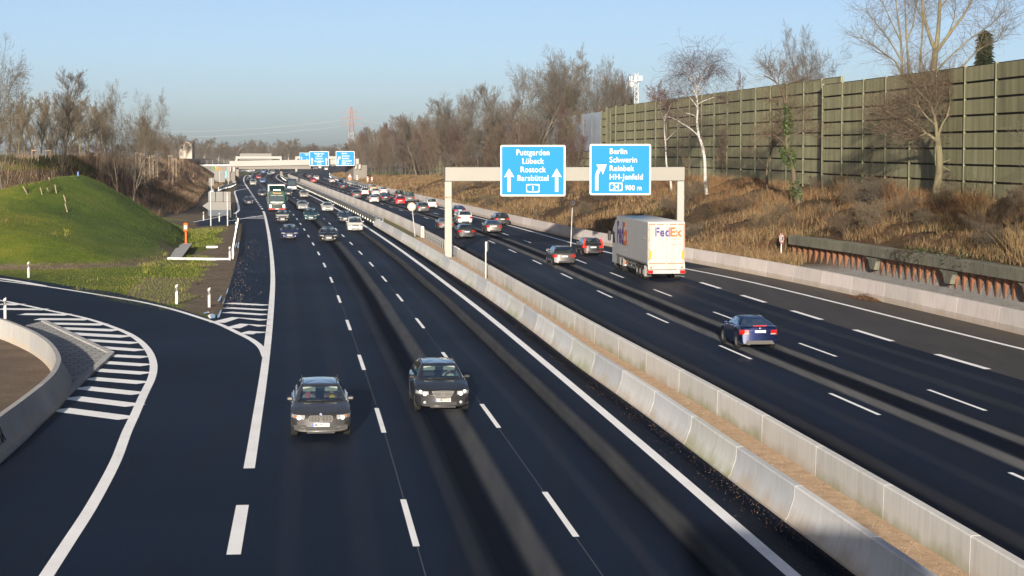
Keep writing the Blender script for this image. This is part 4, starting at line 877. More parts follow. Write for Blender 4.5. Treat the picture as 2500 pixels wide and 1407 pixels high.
# delineator posts
pb = MB(); w_ = [(-.06, -.05), (.06, -.05), (.04, .05), (-.04, .05)]
pb.loft([[Vector((x, y, z + (x * .7 if k == 2 else 0))) for x, y in w_] for k, z in enumerate((-.15, .5, 1.02))], True, True); pmesh = pb.mesh('delineator_post', M['paint_white'])
pk = MB(); pk.loft([[Vector((x * 1.06, y * 1.06, z + x * .7)) for x, y in w_] for z in (.66, .88)], True, True); kmesh = pk.mesh('black_band', M['black'])
rk = MB(); rk.box((0, -.056, .77), (.045, .006, .16)); rmesh = rk.mesh('reflector', M['alu_light'])
for x, y, lb in [(70,677.5,'white marker post with black band at the far side of the slip road, left edge'),(431.5,741,'white marker post on the grass tip, left of its twin'),(511,750,'white marker post at the grass tip nearest the shoulder'),(13,778,'white marker post behind the curved concrete wall'),(561,635,'white marker post at the near end of the short white guard rail'),(576,566,'white marker post at the far end of the short white guard rail'),(497,538.5,'white marker post on bare soil left of the arrow sign'),(535.5,541,'white marker post between the legs of the arrow sign'),(577,542,'dark looking marker post in shade right of the arrow sign')]:
    p = G(x, y); o = bpy.data.objects.new('delineator_post', pmesh); link(o); o.location = (p.x, p.y, max(0, float(zL([p.x], [p.y])[0]) if 0 else 0)); tag(o, lb, 'marker post', 'delineator posts')
    o.scale = (1.15, 1.15, 1.06); k = bpy.data.objects.new('black_band', kmesh); link(k, o); k = bpy.data.objects.new('reflector', rmesh); link(k, o)
# backs of guide signs by the exit
def back_sign(posts, panels, label, dist, arrow=False, name='guide_sign'):
    root = empty(name, P(posts[0][0], posts[0][2], dist), label, 'road sign'); root.location.z = 0
    for x, y0, y1 in posts:
        a, b2 = P(x, y0, dist), P(x, y1, dist); mb = MB(); mb.tube((a.x, dist - .05, min(b2.z, 0) - .1), (a.x, dist - .05, a.z), .075, .075, 8); mb.build('pole', M['steel'], root, 40)
    for x0, x1, y0, y1, m in panels:
        a, b2 = P(x0, y0, dist), P(x1, y1, dist); mb = MB(); cx, cz = (a.x + b2.x) / 2, (a.z + b2.z) / 2; w, h = b2.x - a.x, a.z - b2.z
        pl_ = [(-w/2, -h/2), (w/2, -h/2), (w/2, h/2), (-w/2, h/2)] if m != 'arrow' else [(-w/2, 0), (-w/2 + h * .75, -h/2), (w/2, -h/2), (w/2, h/2), (-w/2 + h * .75, h/2)]
        mb.plate((cx, dist + .06, cz), (1, 0, 0), (0, 0, 1), pl_, .05); mb.build('sign_back', M['alu_light'], root)
        mb = MB(); mb.plate((cx, dist + .025, cz), (1, 0, 0), (0, 0, 1), [(p_[0] * .965, p_[1] * .93) for p_ in pl_], .03)
        mb.build('sign_sheet', M['alu'], root)
        mb = MB()
        for k in (-.25, .25): mb.box((cx, dist, cz + k * h), (w * .96 if m != 'arrow' else w * .75, .06, .05))
        mb.build('stiffener', M['alu'], root)
back_sign([(514, 466, 549.5), (555, 470, 552.5)], [(508.5, 525.6, 468.5, 492.5, 'p'), (527, 544.2, 468.5, 492.5, 'p'), (545.5, 563, 468.5, 492.5, 'p'), (494, 563.5, 493.5, 513, 'arrow')], 'back of a grey exit sign with three panels over a big arrow', 42195 / (551 - 373))
back_sign([(516, 435, 467)], [(509.5, 522.5, 435, 453.5, 'p')], 'small grey sign back on one pole beside the brown brush', 42195 / (468 - 373) * .99)
back_sign([(536, 418, 457)], [(523, 549.5, 418.5, 445, 'p')], 'square grey sign back in front of the graffiti wall', 42195 / (456 - 373))
back_sign([(557, 408, 452)], [(553.5, 561, 408, 443, 'p')], 'tall narrow grey sign back next to the bridge abutment', 42195 / (452.5 - 373))
q = P(565, 521, 42195 / (541 - 373)); root = empty('guide_sign', (q.x, q.y, 0), 'small dark sign back low behind the arrow sign', 'road sign'); mb = MB(); mb.bbox((q.x, q.y, q.z), (.48, .12, 1.1), .03); mb.tube((q.x, q.y, -.1), (q.x, q.y, q.z), .05, .05, 8); mb.build('panel', flat('dark_green_back', (.03, .05, .055), .5), root)
mb = MB(); mb.box((q.x + .25, q.y - .02, q.z), (.03, .13, 1.1)); mb.build('panel_edge', M['alu_light'], root)
# emergency phone, slab and edging
p = G(454, 596); root = empty('emergency_phone', p, 'bright orange emergency telephone pillar at the foot of the grass mound', 'emergency phone')
zc = P(454, 555, p.y).z; mb = MB(); mb.bbox((p.x, p.y, zc / 2), (.19, .16, zc), .03); mb.bbox((p.x, p.y, .06), (.34, .34, .12), .03); mb.build('pillar', M['orange'], root, 40)
zt = P(454, 543.5, p.y).z; zb = P(454, 567, p.y).z; mb = MB(); mb.bbox((p.x, p.y, (zt + zb) / 2), (.46, .32, zt - zb), .09); mb.build('housing', M['orange'], root, 40)
mb = MB(); mb.box((p.x, p.y - .165, (zt + zb) / 2), (.26, .01, .34)); mb.build('instruction_plate', M['signwhite'], root)
mb = MB(); mb.plate((p.x + .03, p.y - .173, (zt + zb) / 2 - .05), (1, 0, 0), (0, 0, 1), [(-.05, 0), (.0, .0), (.0, .12), (.05, .12), (.05, .18), (-.05, .18)], .006); mb.build('handset_symbol', M['black'], root)
polysheet('footpath', [g2(413, 631), g2(444, 630), g2(470, 595), g2(437, 595)], M['concrete'], .05)
mb = MB(); a, b2 = G(410, 632), G(562, 634); mb.box((a + b2) / 2 + Vector((0, 0, .02)), ((b2 - a).length, .22, .2), 0, math.atan2(b2.y - a.y, b2.x - a.x)); tag(mb.build('kerb', M['concrete']), kind='structure')
mb = MB(); a, b2 = G(504, 602), G(532, 602); mb.box((a + b2) / 2 + Vector((0, 0, -.05)), ((b2 - a).length, .25, .2)); tag(mb.build('kerb', M['concrete']), kind='structure')
# stakes on the mound
def drop(x, y, fz, lo=60, hi=700):               # first point along the sight line that lies on the terrain
    r = ray(x, y); best = None
    ts = np.linspace(lo, hi, 3000); X = r.x / r.y * ts; Z = HC + r.z / r.y * ts; H = fz(X, ts); k = np.argmax(Z <= H)
    return Vector((X[k], ts[k], H[k]))
zLf = lambda X, Y: zL(X, Y)
for i, (x0, y0, x1, y1) in enumerate([(56,455,69,475),(98,458.5,104.5,476),(114.5,458.5,119.5,467),(134,451,138.5,473),(155,476,162,494),(158.5,497,166,519.5),(119,432.5,121,443.5)]):
    p = drop(x1, y1, zLf); q = P(x0, y0, p.y - .2); mb = MB(); mb.tube(p - Vector((0, 0, .2)), q, .055, .05, 6)
    o = bpy.data.objects.new('wooden_stake', mb.mesh('wooden_stake', M['wood'], 40, p)); o.location = p; link(o)
    tag(o, ['leaning pale stake, leftmost on the grass mound', 'pale stake second from the left on the mound', 'short pale stake by the little yellow fir on the mound', 'pale stake right of the little yellow fir', 'pale stake, upper one of the two on the mound flank', 'pale stake lowest down the mound flank', 'small white topped stake highest on the mound'][i], 'stake', 'stakes on the mound')
p = drop(190.5, 430, zLf, 150); mb = MB(); mb.tube(p - Vector((0, 0, .2)), p + Vector((0, 0, .42)), .06, .06, 8); tag(mb.build('marker_peg', flat('blue_peg', (.12, .22, .5), .6)), 'blue peg on the crest of the grass mound', 'peg')
# wooden tree supports along the left bank
for i, (x0, x1, yt, yb) in enumerate([(78,93,366,388),(111,124,366.5,388),(236,248,370,388),(264,275,374,388),(297,308,370,392),(331,343,373,397),(341,351,376,399),(353,366,384,406),(364,373,379.5,394),(374,384,390,408),(412,421,380,397),(423,431,388,402),(439,447,386,401)]):
    d_ = [252, 254, 262, 268, 275, 292, 300, 306, 315, 325, 355, 365, 380][i]; a, b2 = P(x0, yt, d_), P(x1, yt, d_); zg = float(zL([(a.x + b2.x) / 2], [d_])[0]); cz = a.z
    root = empty('tree_support', ((a.x + b2.x) / 2, d_, zg), 'wooden frame of three posts staking a young tree on the left bank', 'tree stake', 'wooden tree supports on the left bank')
    for px, py in ((a.x, 0), (b2.x, 0), ((a.x + b2.x) / 2, .6)):
        mb = MB(); mb.tube((px, d_ + py, min(zg, cz - 1.1) - .2), (px * .96 + .04 * (a.x + b2.x) / 2, d_ + py, cz), .055, .05, 6); mb.build('post', M['wood'], root)
    mb = MB(); mb.box(((a.x + b2.x) / 2, d_, cz - .06), (b2.x - a.x + .15, .07, .12)); mb.box(((a.x + b2.x) / 2 - (b2.x - a.x) / 4, d_ + .3, cz - .06), ((b2.x - a.x) / 2, .5, .08)); mb.build('crossbar', M['wood'], root)
    mb = MB(); mb.tube(((a.x + b2.x) / 2, d_ + .2, zg - .2), ((a.x + b2.x) / 2 + .1, d_ + .2, cz + 1.6), .04, .015, 5)
    for k in range(7): an = k * 2.4; mb.tube(((a.x + b2.x) / 2 + .06, d_ + .2, cz + .2 + k * .18), ((a.x + b2.x) / 2 + .06 + .5 * math.cos(an), d_ + .2 + .5 * math.sin(an), cz + .7 + k * .18), .015, .008, 4)
    o = mb.build('young_tree', flat('sapling_bark', (.16, .12, .08), .9)); tag(o, 'thin bare sapling held in a wooden frame on the left bank', 'tree', 'saplings in wooden frames')
# lattice pylon
def pylon():
    base = P(858, 350, 1400); base.z = 0; H = P(858, 261, 1400).z; root = empty('power_pylon', base, 'tall red and white lattice power pylon on the hazy horizon', 'pylon')
    redp, gry = flat('pylon_red', (.19, .11, .095), .85), flat('pylon_grey', (.2, .2, .2), .7)
    wd = lambda z: 3.2 * (1 - z / H) ** 1.3 + .55
    lo, up = MB(), MB(); n = 14
    for i in range(n):
        z0, z1 = H * i / n, H * (i + 1) / n; mb = lo if z1 < H * .62 else up; a, b2 = wd(z0), wd(z1)
        for sx_, sy in ((1, 1), (1, -1), (-1, -1), (-1, 1)):
            mb.tube((sx_ * a, sy * a, z0), (sx_ * b2, sy * b2, z1), .24, .24, 4)
        for (s1, s2) in (((1, -1), (-1, -1)), ((-1, 1), (1, 1)), ((1, 1), (1, -1)), ((-1, -1), (-1, 1))):
            mb.tube((s1[0] * a, s1[1] * a, z0), (s2[0] * b2, s2[1] * b2, z1), .14, .14, 4); mb.tube((s2[0] * a, s2[1] * a, z0), (s1[0] * b2, s1[1] * b2, z1), .14, .14, 4)
    lo.build('lower_lattice', gry, root, world=False); up.build('upper_lattice', redp, root, world=False)
    for zf, wd_ in ((.905, 5.5), (.80, 8.0), (.70, 7.2)):
        z = H * zf; mb = MB()
        for sg_ in (-1, 1):
            for sy in (-.5, .5): mb.tube((0, sy, z + 1.2), (sg_ * wd_, 0, z), .20, .16, 4); mb.tube((0, sy, z), (sg_ * wd_, 0, z), .20, .16, 4)
            for k in (.45, .7, 1.0): mb.tube((sg_ * wd_ * k, 0, z), (sg_ * wd_ * k, 0, z - 1.6), .12, .12, 4)
        mb.build('crossarm', redp, root, world=False)
    return root, base, H
py_, pyb, pyH = pylon()
wm = flat('power_line_wire', (.30, .31, .33), .6)
for zf, wd_ in ((.80, 8.0), (.70, 7.2)):
    mb = MB(); p0 = pyb + Vector((wd_, 0, pyH * zf - 1.6)); p1 = p0 + Vector((150, 180, -4)); pr_ = p0
    for k in range(1, 13):
        t = k / 12; q = p0.lerp(p1, t) + Vector((0, 0, -9 * 4 * t * (1 - t) * .5)); mb.tube(pr_, q, .09, .09, 4, caps=False); pr_ = q
    p1 = p0 + Vector((-260, 220, -2)); pr_ = p0 + Vector((-2 * wd_, 0, 0)); s0 = pr_.copy()
    for k in range(1, 13):
        t = k / 12; q = s0.lerp(p1, t) + Vector((0, 0, -9 * 4 * t * (1 - t) * .6)); mb.tube(pr_, q, .09, .09, 4, caps=False); pr_ = q
    tag(mb.build('power_line', wm), 'thin power line cables hanging from the pylon crossarm ' + ('upper level' if zf > .75 else 'lower level'), 'power line')
# phone mast behind the noise wall
q = P(1552, 250, 330); root = empty('radio_mast', (q.x, q.y, 5), 'slim grey radio mast with platform behind the noise barrier', 'mast'); ztop = P(1552, 178, 330).z; mb = MB()
for k in range(3): a = k * 2.094; mb.tube((q.x + .55 * math.cos(a), q.y + .55 * math.sin(a), 5), (q.x + .4 * math.cos(a), q.y + .4 * math.sin(a), ztop), .07, .06, 5)
for i in range(16):
    z0 = 8 + (ztop - 8) * i / 16; z1 = 8 + (ztop - 8) * (i + 1) / 16
    for k in range(3): a, b2 = k * 2.094, (k + 1) * 2.094; mb.tube((q.x + .5 * math.cos(a), q.y + .5 * math.sin(a), z0), (q.x + .5 * math.cos(b2), q.y + .5 * math.sin(b2), z1), .045, .045, 4)
mb.build('lattice', M['steel'], root)
mb = MB(); zp = P(1552, 199, 330).z; mb.lathe([(.1, 0), (1.05, 0), (1.05, .12), (.1, .12)], (q.x, q.y, zp), (0, 0, 1), 14, closed=True)
for k in range(8): a = k * .785; mb.tube((q.x + math.cos(a), q.y + math.sin(a), zp), (q.x + math.cos(a), q.y + math.sin(a), zp + .9), .03, .03, 4)
mb.build('platform', M['steel'], root)
mb = MB(); mb.lathe([(.05, 0), (.45, .05), (.45, .2), (.05, .25)], (q.x - .6, q.y - .6, zp - .5), (-.6, -1, 0), 14); mb.build('dish', M['paint_white'], root)
# small pale house far left
q = P(456, 352, 900); root = empty('house', (q.x, 900, 5), 'small pale house half hidden behind far trees on the left', 'house')
mb = MB(); zb_, zt_ = 5, P(456, 352.5, 900).z; mb.box((q.x, 900, (zb_ + zt_) / 2), (6, 8, zt_ - zb_)); mb.build('wall', flat('house_wall', (.3, .26, .22), .8), root)
mb = MB(); mb.loft([[Vector((q.x - 3.4, 895.6, zt_)), Vector((q.x + 3.4, 895.6, zt_)), Vector((q.x, 895.6, zt_ + 1.8))], [Vector((q.x - 3.4, 904.4, zt_)), Vector((q.x + 3.4, 904.4, zt_)), Vector((q.x, 904.4, zt_ + 1.8))]], True, True); mb.build('roof', flat('house_roof', (.2, .15, .13), .8), root)
for k in (-1.6, 1.6): mb = MB(); mb.box((q.x + k, 895.97, zt_ - 1.4), (1.1, .1, 1.3)); mb.build('window', M['dark'], root)
# the overpass the photograph was taken from; its deck shades the near road
mb = MB(); mb.box((0, -6.5, 6.45), (90, 9, .7)); root = empty('road_bridge', (0, -6.5, 6), 'concrete overpass the view is taken from', 'bridge')
mb.build('deck', M['beige_conc'], root)
mb = MB(); mb.box((3.7, -2.2, 7.5), (4.4, .25, 1.3)); mb.build('shadow_panel', M['alu'], root)  # unseen panel added on the overpass, sized to cast the foreground shadow
# ------------------------------------------------------------------ cars
# local frame: +y forwards, x right, z up, origin on the ground under the middle
SPEC = {
 #        L    W    H    nose cowl_s cowl_z belt  wt_s  re_s  rb_s  trz  tailz R    af   ar   roofw
 'estate': (4.80, 1.86, 1.50, .72, .275, 1.0, 1.005, .415, .88, .965, 1.02, .98, .335, .185, .79, .635),
 'sedan':  (4.60, 1.80, 1.43, .68, .275, .97, .975, .43, .70, .86, 1.05, .98, .325, .185, .785, .62),
 'coupe':  (4.36, 1.78, 1.41, .69, .290, .96, .975, .46, .68, .84, 1.06, 1.00, .330, .175, .79, .60),
 'hatch':  (4.05, 1.74, 1.49, .70, .235, .99, 1.00, .40, .84, .955, 1.05, .98, .315, .195, .81, .64),
 'mpv':    (4.20, 1.78, 1.62, .76, .185, 1.05, 1.05, .36, .88, .965, 1.08, 1.02, .32, .18, .80, .74),
 'suv':    (4.50, 1.86, 1.68, .80, .245, 1.11, 1.11, .40, .86, .965, 1.16, 1.08, .365, .185, .79, .73),
 'van':    (4.90, 1.93, 1.90, .85, .16, 1.15, 1.15, .31, .93, .98, 1.18, 1.10, .34, .17, .79, .82),
 'sport':  (4.45, 1.82, 1.30, .62, .290, .90, .92, .46, .66, .93, .93, .78, .335, .185, .79, .63),
}
_cm = {}
def smooth1(t): return t * t * (3 - 2 * t)
def car_meshes(k):
    if k in _cm: return _cm[k]
    L, W, H, nose, cs, cz, belt, wts, res, rbs, trz, tlz, RR, af, ar, rw = SPEC[k]
    Y = lambda s: L / 2 - s * L
    top_pts = [(0, nose - .13), (.008, nose - .05), (.03, nose + .02), (.09, nose + .09), (cs * .6, cz - .10), (cs, cz), (.5, belt), (rbs - .02, trz), (rbs + (1 - rbs) * .4, trz - .005), (.985, tlz), (.995, tlz - .05), (1, tlz - .14)]
    tx, tz = [p[0] for p in top_pts], [p[1] for p in top_pts]
    zt = lambda s: float(np.interp(s, tx, tz))
    def hw(s):
        f = 1.0
        if s < .12: f -= .20 * (1 - s / .12) ** 2.4
        if s > .90: f -= .13 * ((s - .90) / .10) ** 2.2
        return W / 2 * f * (1 - .02 * abs(s - .5) * 2)
    S = sorted(set([0, .008, .02, .04, .07, .10] + list(np.linspace(.12, .88, 34)) + [.9, .93, .96, .98, .992, 1.0] + [a + d for a in (af, ar) for d in np.linspace(-.088, .088, 15)]))
    def zb(s):
        b_ = .20 + (.07 * max(0, (s - .93) / .07) if s > .93 else 0) + (.03 * (1 - s / .03) if s < .03 else 0)
        for a in (af, ar):
            dy = abs(s - a) * L; Ra = RR + .055
            if dy < Ra: b_ = max(b_, RR + math.sqrt(Ra * Ra - dy * dy))
        return min(b_, zt(s) - .12)
    def ysh(s, x):
        w = hw(s); return -.15 * (x / w) ** 2 * max(0, 1 - s / .16) ** 1.3 + .10 * (x / w) ** 2 * max(0, (s - .86) / .14) ** 1.3
    prof = lambda w, b_, t: [(0, b_), (.80 * w, b_), (.93 * w, b_ + .015), (.978 * w, b_ + .16 * (t - b_)), (.995 * w, b_ + .40 * (t - b_)), (1.0 * w, b_ + .62 * (t - b_)), (.985 * w, b_ + .80 * (t - b_)), (.955 * w, t - .045), (.90 * w, t - .010), (.66 * w, t + .012), (.33 * w, t + .022), (0, t + .026)]
    mb = MB(); rings = []
    for s in S:
        h = prof(hw(s), zb(s), zt(s)); rings.append([Vector((x, Y(s) + ysh(s, x), z)) for x, z in h] + [Vector((-x, Y(s) + ysh(s, x), z)) for x, z in h[-2:0:-1]])
    n = len(rings[0]); mb.loft(rings, True, False)
    for s in (0.0, 1.0):                           # nose and tail closed with a bowed grid
        h = prof(hw(s), zb(s), zt(s))[1:]; grid = [[Vector((x * q, Y(s) + ysh(s, x * q), z)) for q in (1, .7, .35, 0, -.35, -.7, -1)] for x, z in h]
        mb.loft(grid if s == 1.0 else [g_[::-1] for g_ in grid], False)
    for i, f in enumerate(mb.f):
        ys = [mb.v[q] for q in f]; my = sum(p[1] for p in ys) / len(ys); mz = min(p[2] for p in ys); s_ = (L / 2 - my) / L; mx = max(abs(p[0]) for p in ys)
        if cs + .02 < s_ < rbs - .02 and mz > zt(s_) - .03 and mx < W * .40: mb.m[i] = 1
        elif max(p[2] for p in ys) < .24 and s_ < .97: mb.m[i] = 2
    out = {'body': mb.mesh('body', [M['paint'], M['dark'], M['black']], 32)}
    # cabin ---------------------------------------------------------------
    wb0, wb1 = hw(cs + .05) * .855, hw(rbs - .05) * .90
    wr0, wr1 = W / 2 * rw, W / 2 * rw * .95
    yA, yA2, yD, yD2 = Y(cs), Y(wts), Y(rbs), Y(res)
    zr = H - .05
    nF, nS = 8, 14
    colF = [0, .055, .055 + .89 / 3, .055 + .89 * 2 / 3, .945, 1.0]
    hb = k in ('estate', 'hatch', 'mpv', 'suv', 'van')
    if hb: segS = [0, .05, .07, .40, .435, .70, .735, .92, .95, 1.0] if k in ('estate', 'mpv', 'van', 'suv') else [0, .05, .07, .46, .50, .84, .87, .93, .96, 1]
    else: segS = [0, .05, .07, .46, .495, .84, .86, .93, .96, 1.0]
    if k in ('coupe', 'sport'): segS = [0, .05, .07, .54, .57, .84, .86, .93, .96, 1]
    win_side = {2, 4, 6} if (hb and k != 'hatch') else {2, 4}
    def loop(lv):
        """lv 0 belt .. 1 roof"""
        pts = []; kind = []
        for i, u in enumerate(colF):
            x = -1 + 2 * u
            pb = Vector((x * wb0, yA + .16 * (1 - x * x), zt(cs) - .01 + .0)); pr = Vector((x * wr0, yA2 + .09 * (1 - x * x), zr - .012 + .03 * (1 - x * x)))
            pts.append(pb.lerp(pr, lv) + Vector((0, .03 * math.sin(math.pi * lv), 0)))
        for i, u in enumerate(segS[1:]):
            yb = yA + (yD - yA) * u; yr = yA2 + (yD2 - yA2) * u; w_b = wb0 + (wb1 - wb0) * u; w_r = wr0 + (wr1 - wr0) * u
            zbv = zt(cs + (rbs - cs) * u) - .01; zrv = zr + .03 * math.sin(math.pi * (.15 + .8 * u)) - .012 - (.05 * max(0, u - .6) / .4 if not hb else .012 * max(0, u - .5) / .5)
            pts.append(Vector((w_b, yb, zbv)).lerp(Vector((w_r, yr, zrv)), lv) + Vector((.035 * math.sin(math.pi * lv), 0, 0)))
        zrr = pts[-1].z
        rb_ = [1 - u for u in colF][1:] if False else colF[1:]
        zbv = zt(rbs) - .01; zrv = zr - .012 + .03 * math.sin(math.pi * .95) - (.05 if not hb else .012)
        for u in colF[1:]:
            x = 1 - 2 * u; pb = Vector((x * wb1, yD - .07 * (1 - x * x), zbv)); pr = Vector((x * wr1, yD2 - .05 * (1 - x * x), zrv + .02 * (1 - x * x)))
            pts.append(pb.lerp(pr, lv) + Vector((0, -.03 * math.sin(math.pi * lv), 0)))
        for u in segS[::-1][1:-1]:
            yb = yA + (yD - yA) * u; yr = yA2 + (yD2 - yA2) * u; w_b = wb0 + (wb1 - wb0) * u; w_r = wr0 + (wr1 - wr0) * u
            zbv = zt(cs + (rbs - cs) * u) - .01; zrv = zr + .03 * math.sin(math.pi * (.15 + .8 * u)) - .012 - (.05 * max(0, u - .6) / .4 if not hb else .012 * max(0, u - .5) / .5)
            pts.append(Vector((-w_b, yb, zbv)).lerp(Vector((-w_r, yr, zrv)), lv) - Vector((.035 * math.sin(math.pi * lv), 0, 0)))
        return pts
    rows = [0, .07, .30, .55, .80, .93, 1.0]; lps = [loop(r) for r in rows]; n = len(lps[0])
    a, b_ = len(colF) - 1, len(segS) - 1
    def ktype(j):                                   # which side does column j belong to, and is it glazed
        if j < a: return 'windscreen' if 0 < j < a - 1 else None
        j -= a
        if j < b_: return ('side_r%d' % j) if j in win_side else ('bp' if j in (3, 5) and 3 < j + 1 else None)
        j -= b_
        if j < a: return 'rear_window' if 0 < j < a - 1 else None
        j -= a; q = b_ - 1 - j
        return ('side_l%d' % q) if q in win_side else ('bp' if q in (3, 5) else None)
    cab = MB(); gl = {}
    flatv = [p for l in lps for p in l]
    cab.add(flatv, [])
    for i in range(len(rows) - 1):
        for j in range(n):
            q = (i * n + j, i * n + (j + 1) % n, (i + 1) * n + (j + 1) % n, (i + 1) * n + j); t = ktype(j)
            if t and t != 'bp' and 1 <= i <= 4: gl.setdefault(t, MB()).add([flatv[z] for z in q], [(0, 1, 2, 3)])
            else: cab.f.append(q); cab.m.append(1 if (t == 'bp' and 1 <= i <= 4) or (t in ('windscreen', 'rear_window') and i in (0,)) or (t and t.startswith('side') and i in (0, 5)) else 0)
    top = lps[-1]; c = sum(top, Vector()) / n; prev = (len(rows) - 1) * n; crown = .035
    for sft in (.25, .55, .8):
        ring = [p.lerp(c, sft) + Vector((0, 0, crown * (1 - (1 - sft) ** 2))) for p in top]; o = len(cab.v); cab.v.extend([tuple(p) for p in ring])
        for j in range(n): cab.f.append((prev + j, prev + (j + 1) % n, o + (j + 1) % n, o + j)); cab.m.append(0)
        prev = o
    cab.v.append((c.x, c.y, c.z + crown)); e = len(cab.v) - 1
    for j in range(n): cab.f.append((prev + j, prev + (j + 1) % n, e)); cab.m.append(0)
    out['roof'] = cab.mesh('roof', [M['paint'], M['black']], 62)
    out['windscreen'] = gl['windscreen'].mesh('windscreen', M['glass'], 60); out['rear_window'] = gl['rear_window'].mesh('rear_window', M['glass'], 60)
    out['side_windows'] = [v.mesh('side_window', M['glass'], 60) for kk, v in gl.items() if kk.startswith('side')]
    # wheels
    ty = MB(); ty.lathe([(RR * .66, -.10), (RR * .90, -.108), (RR * .985, -.085), (RR, -.05), (RR, .05), (RR * .985, .085), (RR * .90, .108), (RR * .66, .10)], (0, 0, 0), (1, 0, 0), 22, closed=True)
    out['tyre'] = ty.mesh('wheel', M['tyre'], 40)
    rm_ = MB(); rm_.lathe([(RR * .60, -.06), (RR * .69, -.09), (RR * .69, .09), (RR * .60, .06)], (0, 0, 0), (1, 0, 0), 22, closed=True)
    for q in range(5):
        an = q * 1.2566
        for d_ in (-.16, .16): rm_.tube((.06, math.cos(an) * .04, math.sin(an) * .04), (.075, math.cos(an + d_) * RR * .64, math.sin(an + d_) * RR * .64), .026, .022, 5)
    rm_.lathe([(.001, .075), (.06, .07), (.06, .03)], (0, 0, 0), (1, 0, 0), 10)
    out['rim'] = rm_.mesh('rim', M['rim'], 40)
    bk = MB(); bk.lathe([(.001, 0), (RR * .62, 0)], (-.02, 0, 0), (1, 0, 0), 18); out['disc'] = bk.mesh('brake_disc', M['black'])
    # lamps: shells lying on the body corners
    def shell(s0, s1, z0f, z1f, out_=.008, nseg=6, inner=None):
        """patch over the corner of the body, from a side position s1 round the end to the front face"""
        mbs = []
        return mbs
    def skin(s, f):                                # a point on the flank at height fraction
        t_, b__ = zt(s), .20; w = hw(s); z = b__ + (t_ - b__) * f; xs_ = np.interp(f, [0, .05, .16, .4, .62, .8, .95, 1], [.93, .95, .978, .995, 1, .985, .955, .90]) * w
        return Vector((xs_, Y(s) + ysh(s, xs_), z))
    def lamp(side, front, f0, f1, xin, s_in, tilt=.0):
        mbl = MB(); rows_ = []
        se = [s_in, s_in * .55, s_in * .28, .012, .0] if front else [1 - s_in, 1 - s_in * .55, 1 - s_in * .28, .988, 1.0]
        path = [skin(s, .6) for s in se]; w0 = path[-1].x
        ins = np.linspace(1, xin, 4)[1:]
        for jf in range(4):
            f = jf / 3; rr_ = []
            for i, s in enumerate(se):
                k_ = i / (len(se) + 2); fa = f0 + tilt * (1 - k_); fb = f1 + tilt * (1 - k_) * .3
                p = skin(s, fa + (fb - fa) * f); p.z = .2 + (nose - .2 + (.10 if not front else .06)) * (fa + (fb - fa) * f) if front else .2 + (tlz - .2) * (fa + (fb - fa) * f)
                nx = Vector((1, 0, 0)).lerp(Vector((0, 1 if front else -1, 0)), min(1, i / 3.0)); rr_.append(p + nx.normalized() * .012)
            for q, u in enumerate(ins):
                k_ = (len(se) + q) / (len(se) + 2); fa = f0 + tilt * (1 - k_); fb = f1 + tilt * (1 - k_) * .3
                p = Vector((w0 * u, (L / 2 + .012) * (1 if front else -1) + ysh(0 if front else 1, w0 * u), .2 + ((nose + .06 if front else tlz) - .2) * (fa + (fb - fa) * f))); rr_.append(p)
            rows_.append(rr_)
        if side < 0: rows_ = [[Vector((-p.x, p.y, p.z)) for p in r] for r in rows_]
        flip = (side > 0) == front
        mbl.loft(rows_ if not flip else rows_[::-1], False); return mbl
    out['headlights'] = [lamp(sd, True, .72, .92, .66, .075, .05).mesh('headlight', M['lamp'], 60) for sd in (1, -1)]
    vert = k in ('mpv', 'van')
    out['taillights'] = [lamp(sd, False, .60 if not vert else .45, .86 if not vert else .98, .66 if not vert else .84, .06, .0).mesh('taillight', M['lampred'], 60) for sd in (1, -1)]
    fz = lambda f: .2 + (nose - .14) * f
    g = MB(); fy = L / 2
    g.plate((0, fy + .006, nose - .075), (-1, 0, 0), (0, 0, 1), rrect(W * .40, .13, .05), .02); out['grille'] = g.mesh('grille', M['black'])
    g = MB(); g.plate((0, fy + .014, nose - .075), (-1, 0, 0), (0, 0, 1), rrect(W * .36, .016, .007), .02); g.plate((0, fy + .014, nose - .04), (-1, 0, 0), (0, 0, 1), rrect(W * .37, .014, .005), .02); g.plate((0, fy + .014, nose - .11), (-1, 0, 0), (0, 0, 1), rrect(W * .33, .014, .005), .02); out['grille_bars'] = g.mesh('grille_bars', flat('grille_grey', (.07, .07, .07), .4))
    g = MB(); g.plate((0, fy + .004, .33), (-1, 0, 0), (0, 0, 1), rrect(W * .50, .11, .03), .02); g.plate((0, fy - .02, .21), (-1, 0, 0), (0, 0, 1), rrect(W * .46, .05, .02), .06); out['intake'] = g.mesh('air_intake', M['black'])
    out['foglights'] = []
    for sd in (1, -1):
        g = MB(); g.lathe([(.001, .022), (.045, .015), (.055, 0)], (sd * W * .325, fy - .085, .36), (0, 1, 0), 10); out['foglights'].append(g.mesh('fog_light', M['lamp'], 40))
    g = MB(); g.box((0, fy + .022, .445), (.52, .014, .112)); out['plate_f'] = g.mesh('number_plate', M['plate'])
    g = MB(); g.box((.238, fy + .030, .445), (.042, .004, .108)); out['plate_fb'] = g.mesh('plate_strip', M['plateblue'])
    pz = .62 if k in ('hatch', 'mpv', 'suv', 'van', 'estate') else .74; pz = min(pz + .12, tlz - .18)
    g = MB(); g.box((0, -fy - .016, pz), (.52, .014, .112)); out['plate_r'] = g.mesh('number_plate', M['plate'])
    g = MB(); g.box((-.238, -fy - .024, pz), (.042, .004, .108)); out['plate_rb'] = g.mesh('plate_strip', M['plateblue'])
    g = MB(); g.plate((0, -fy - .006, .33), (1, 0, 0), (0, 0, 1), rrect(W * .50, .13, .05), .03); out['rear_skirt'] = g.mesh('rear_skirt', M['black'])
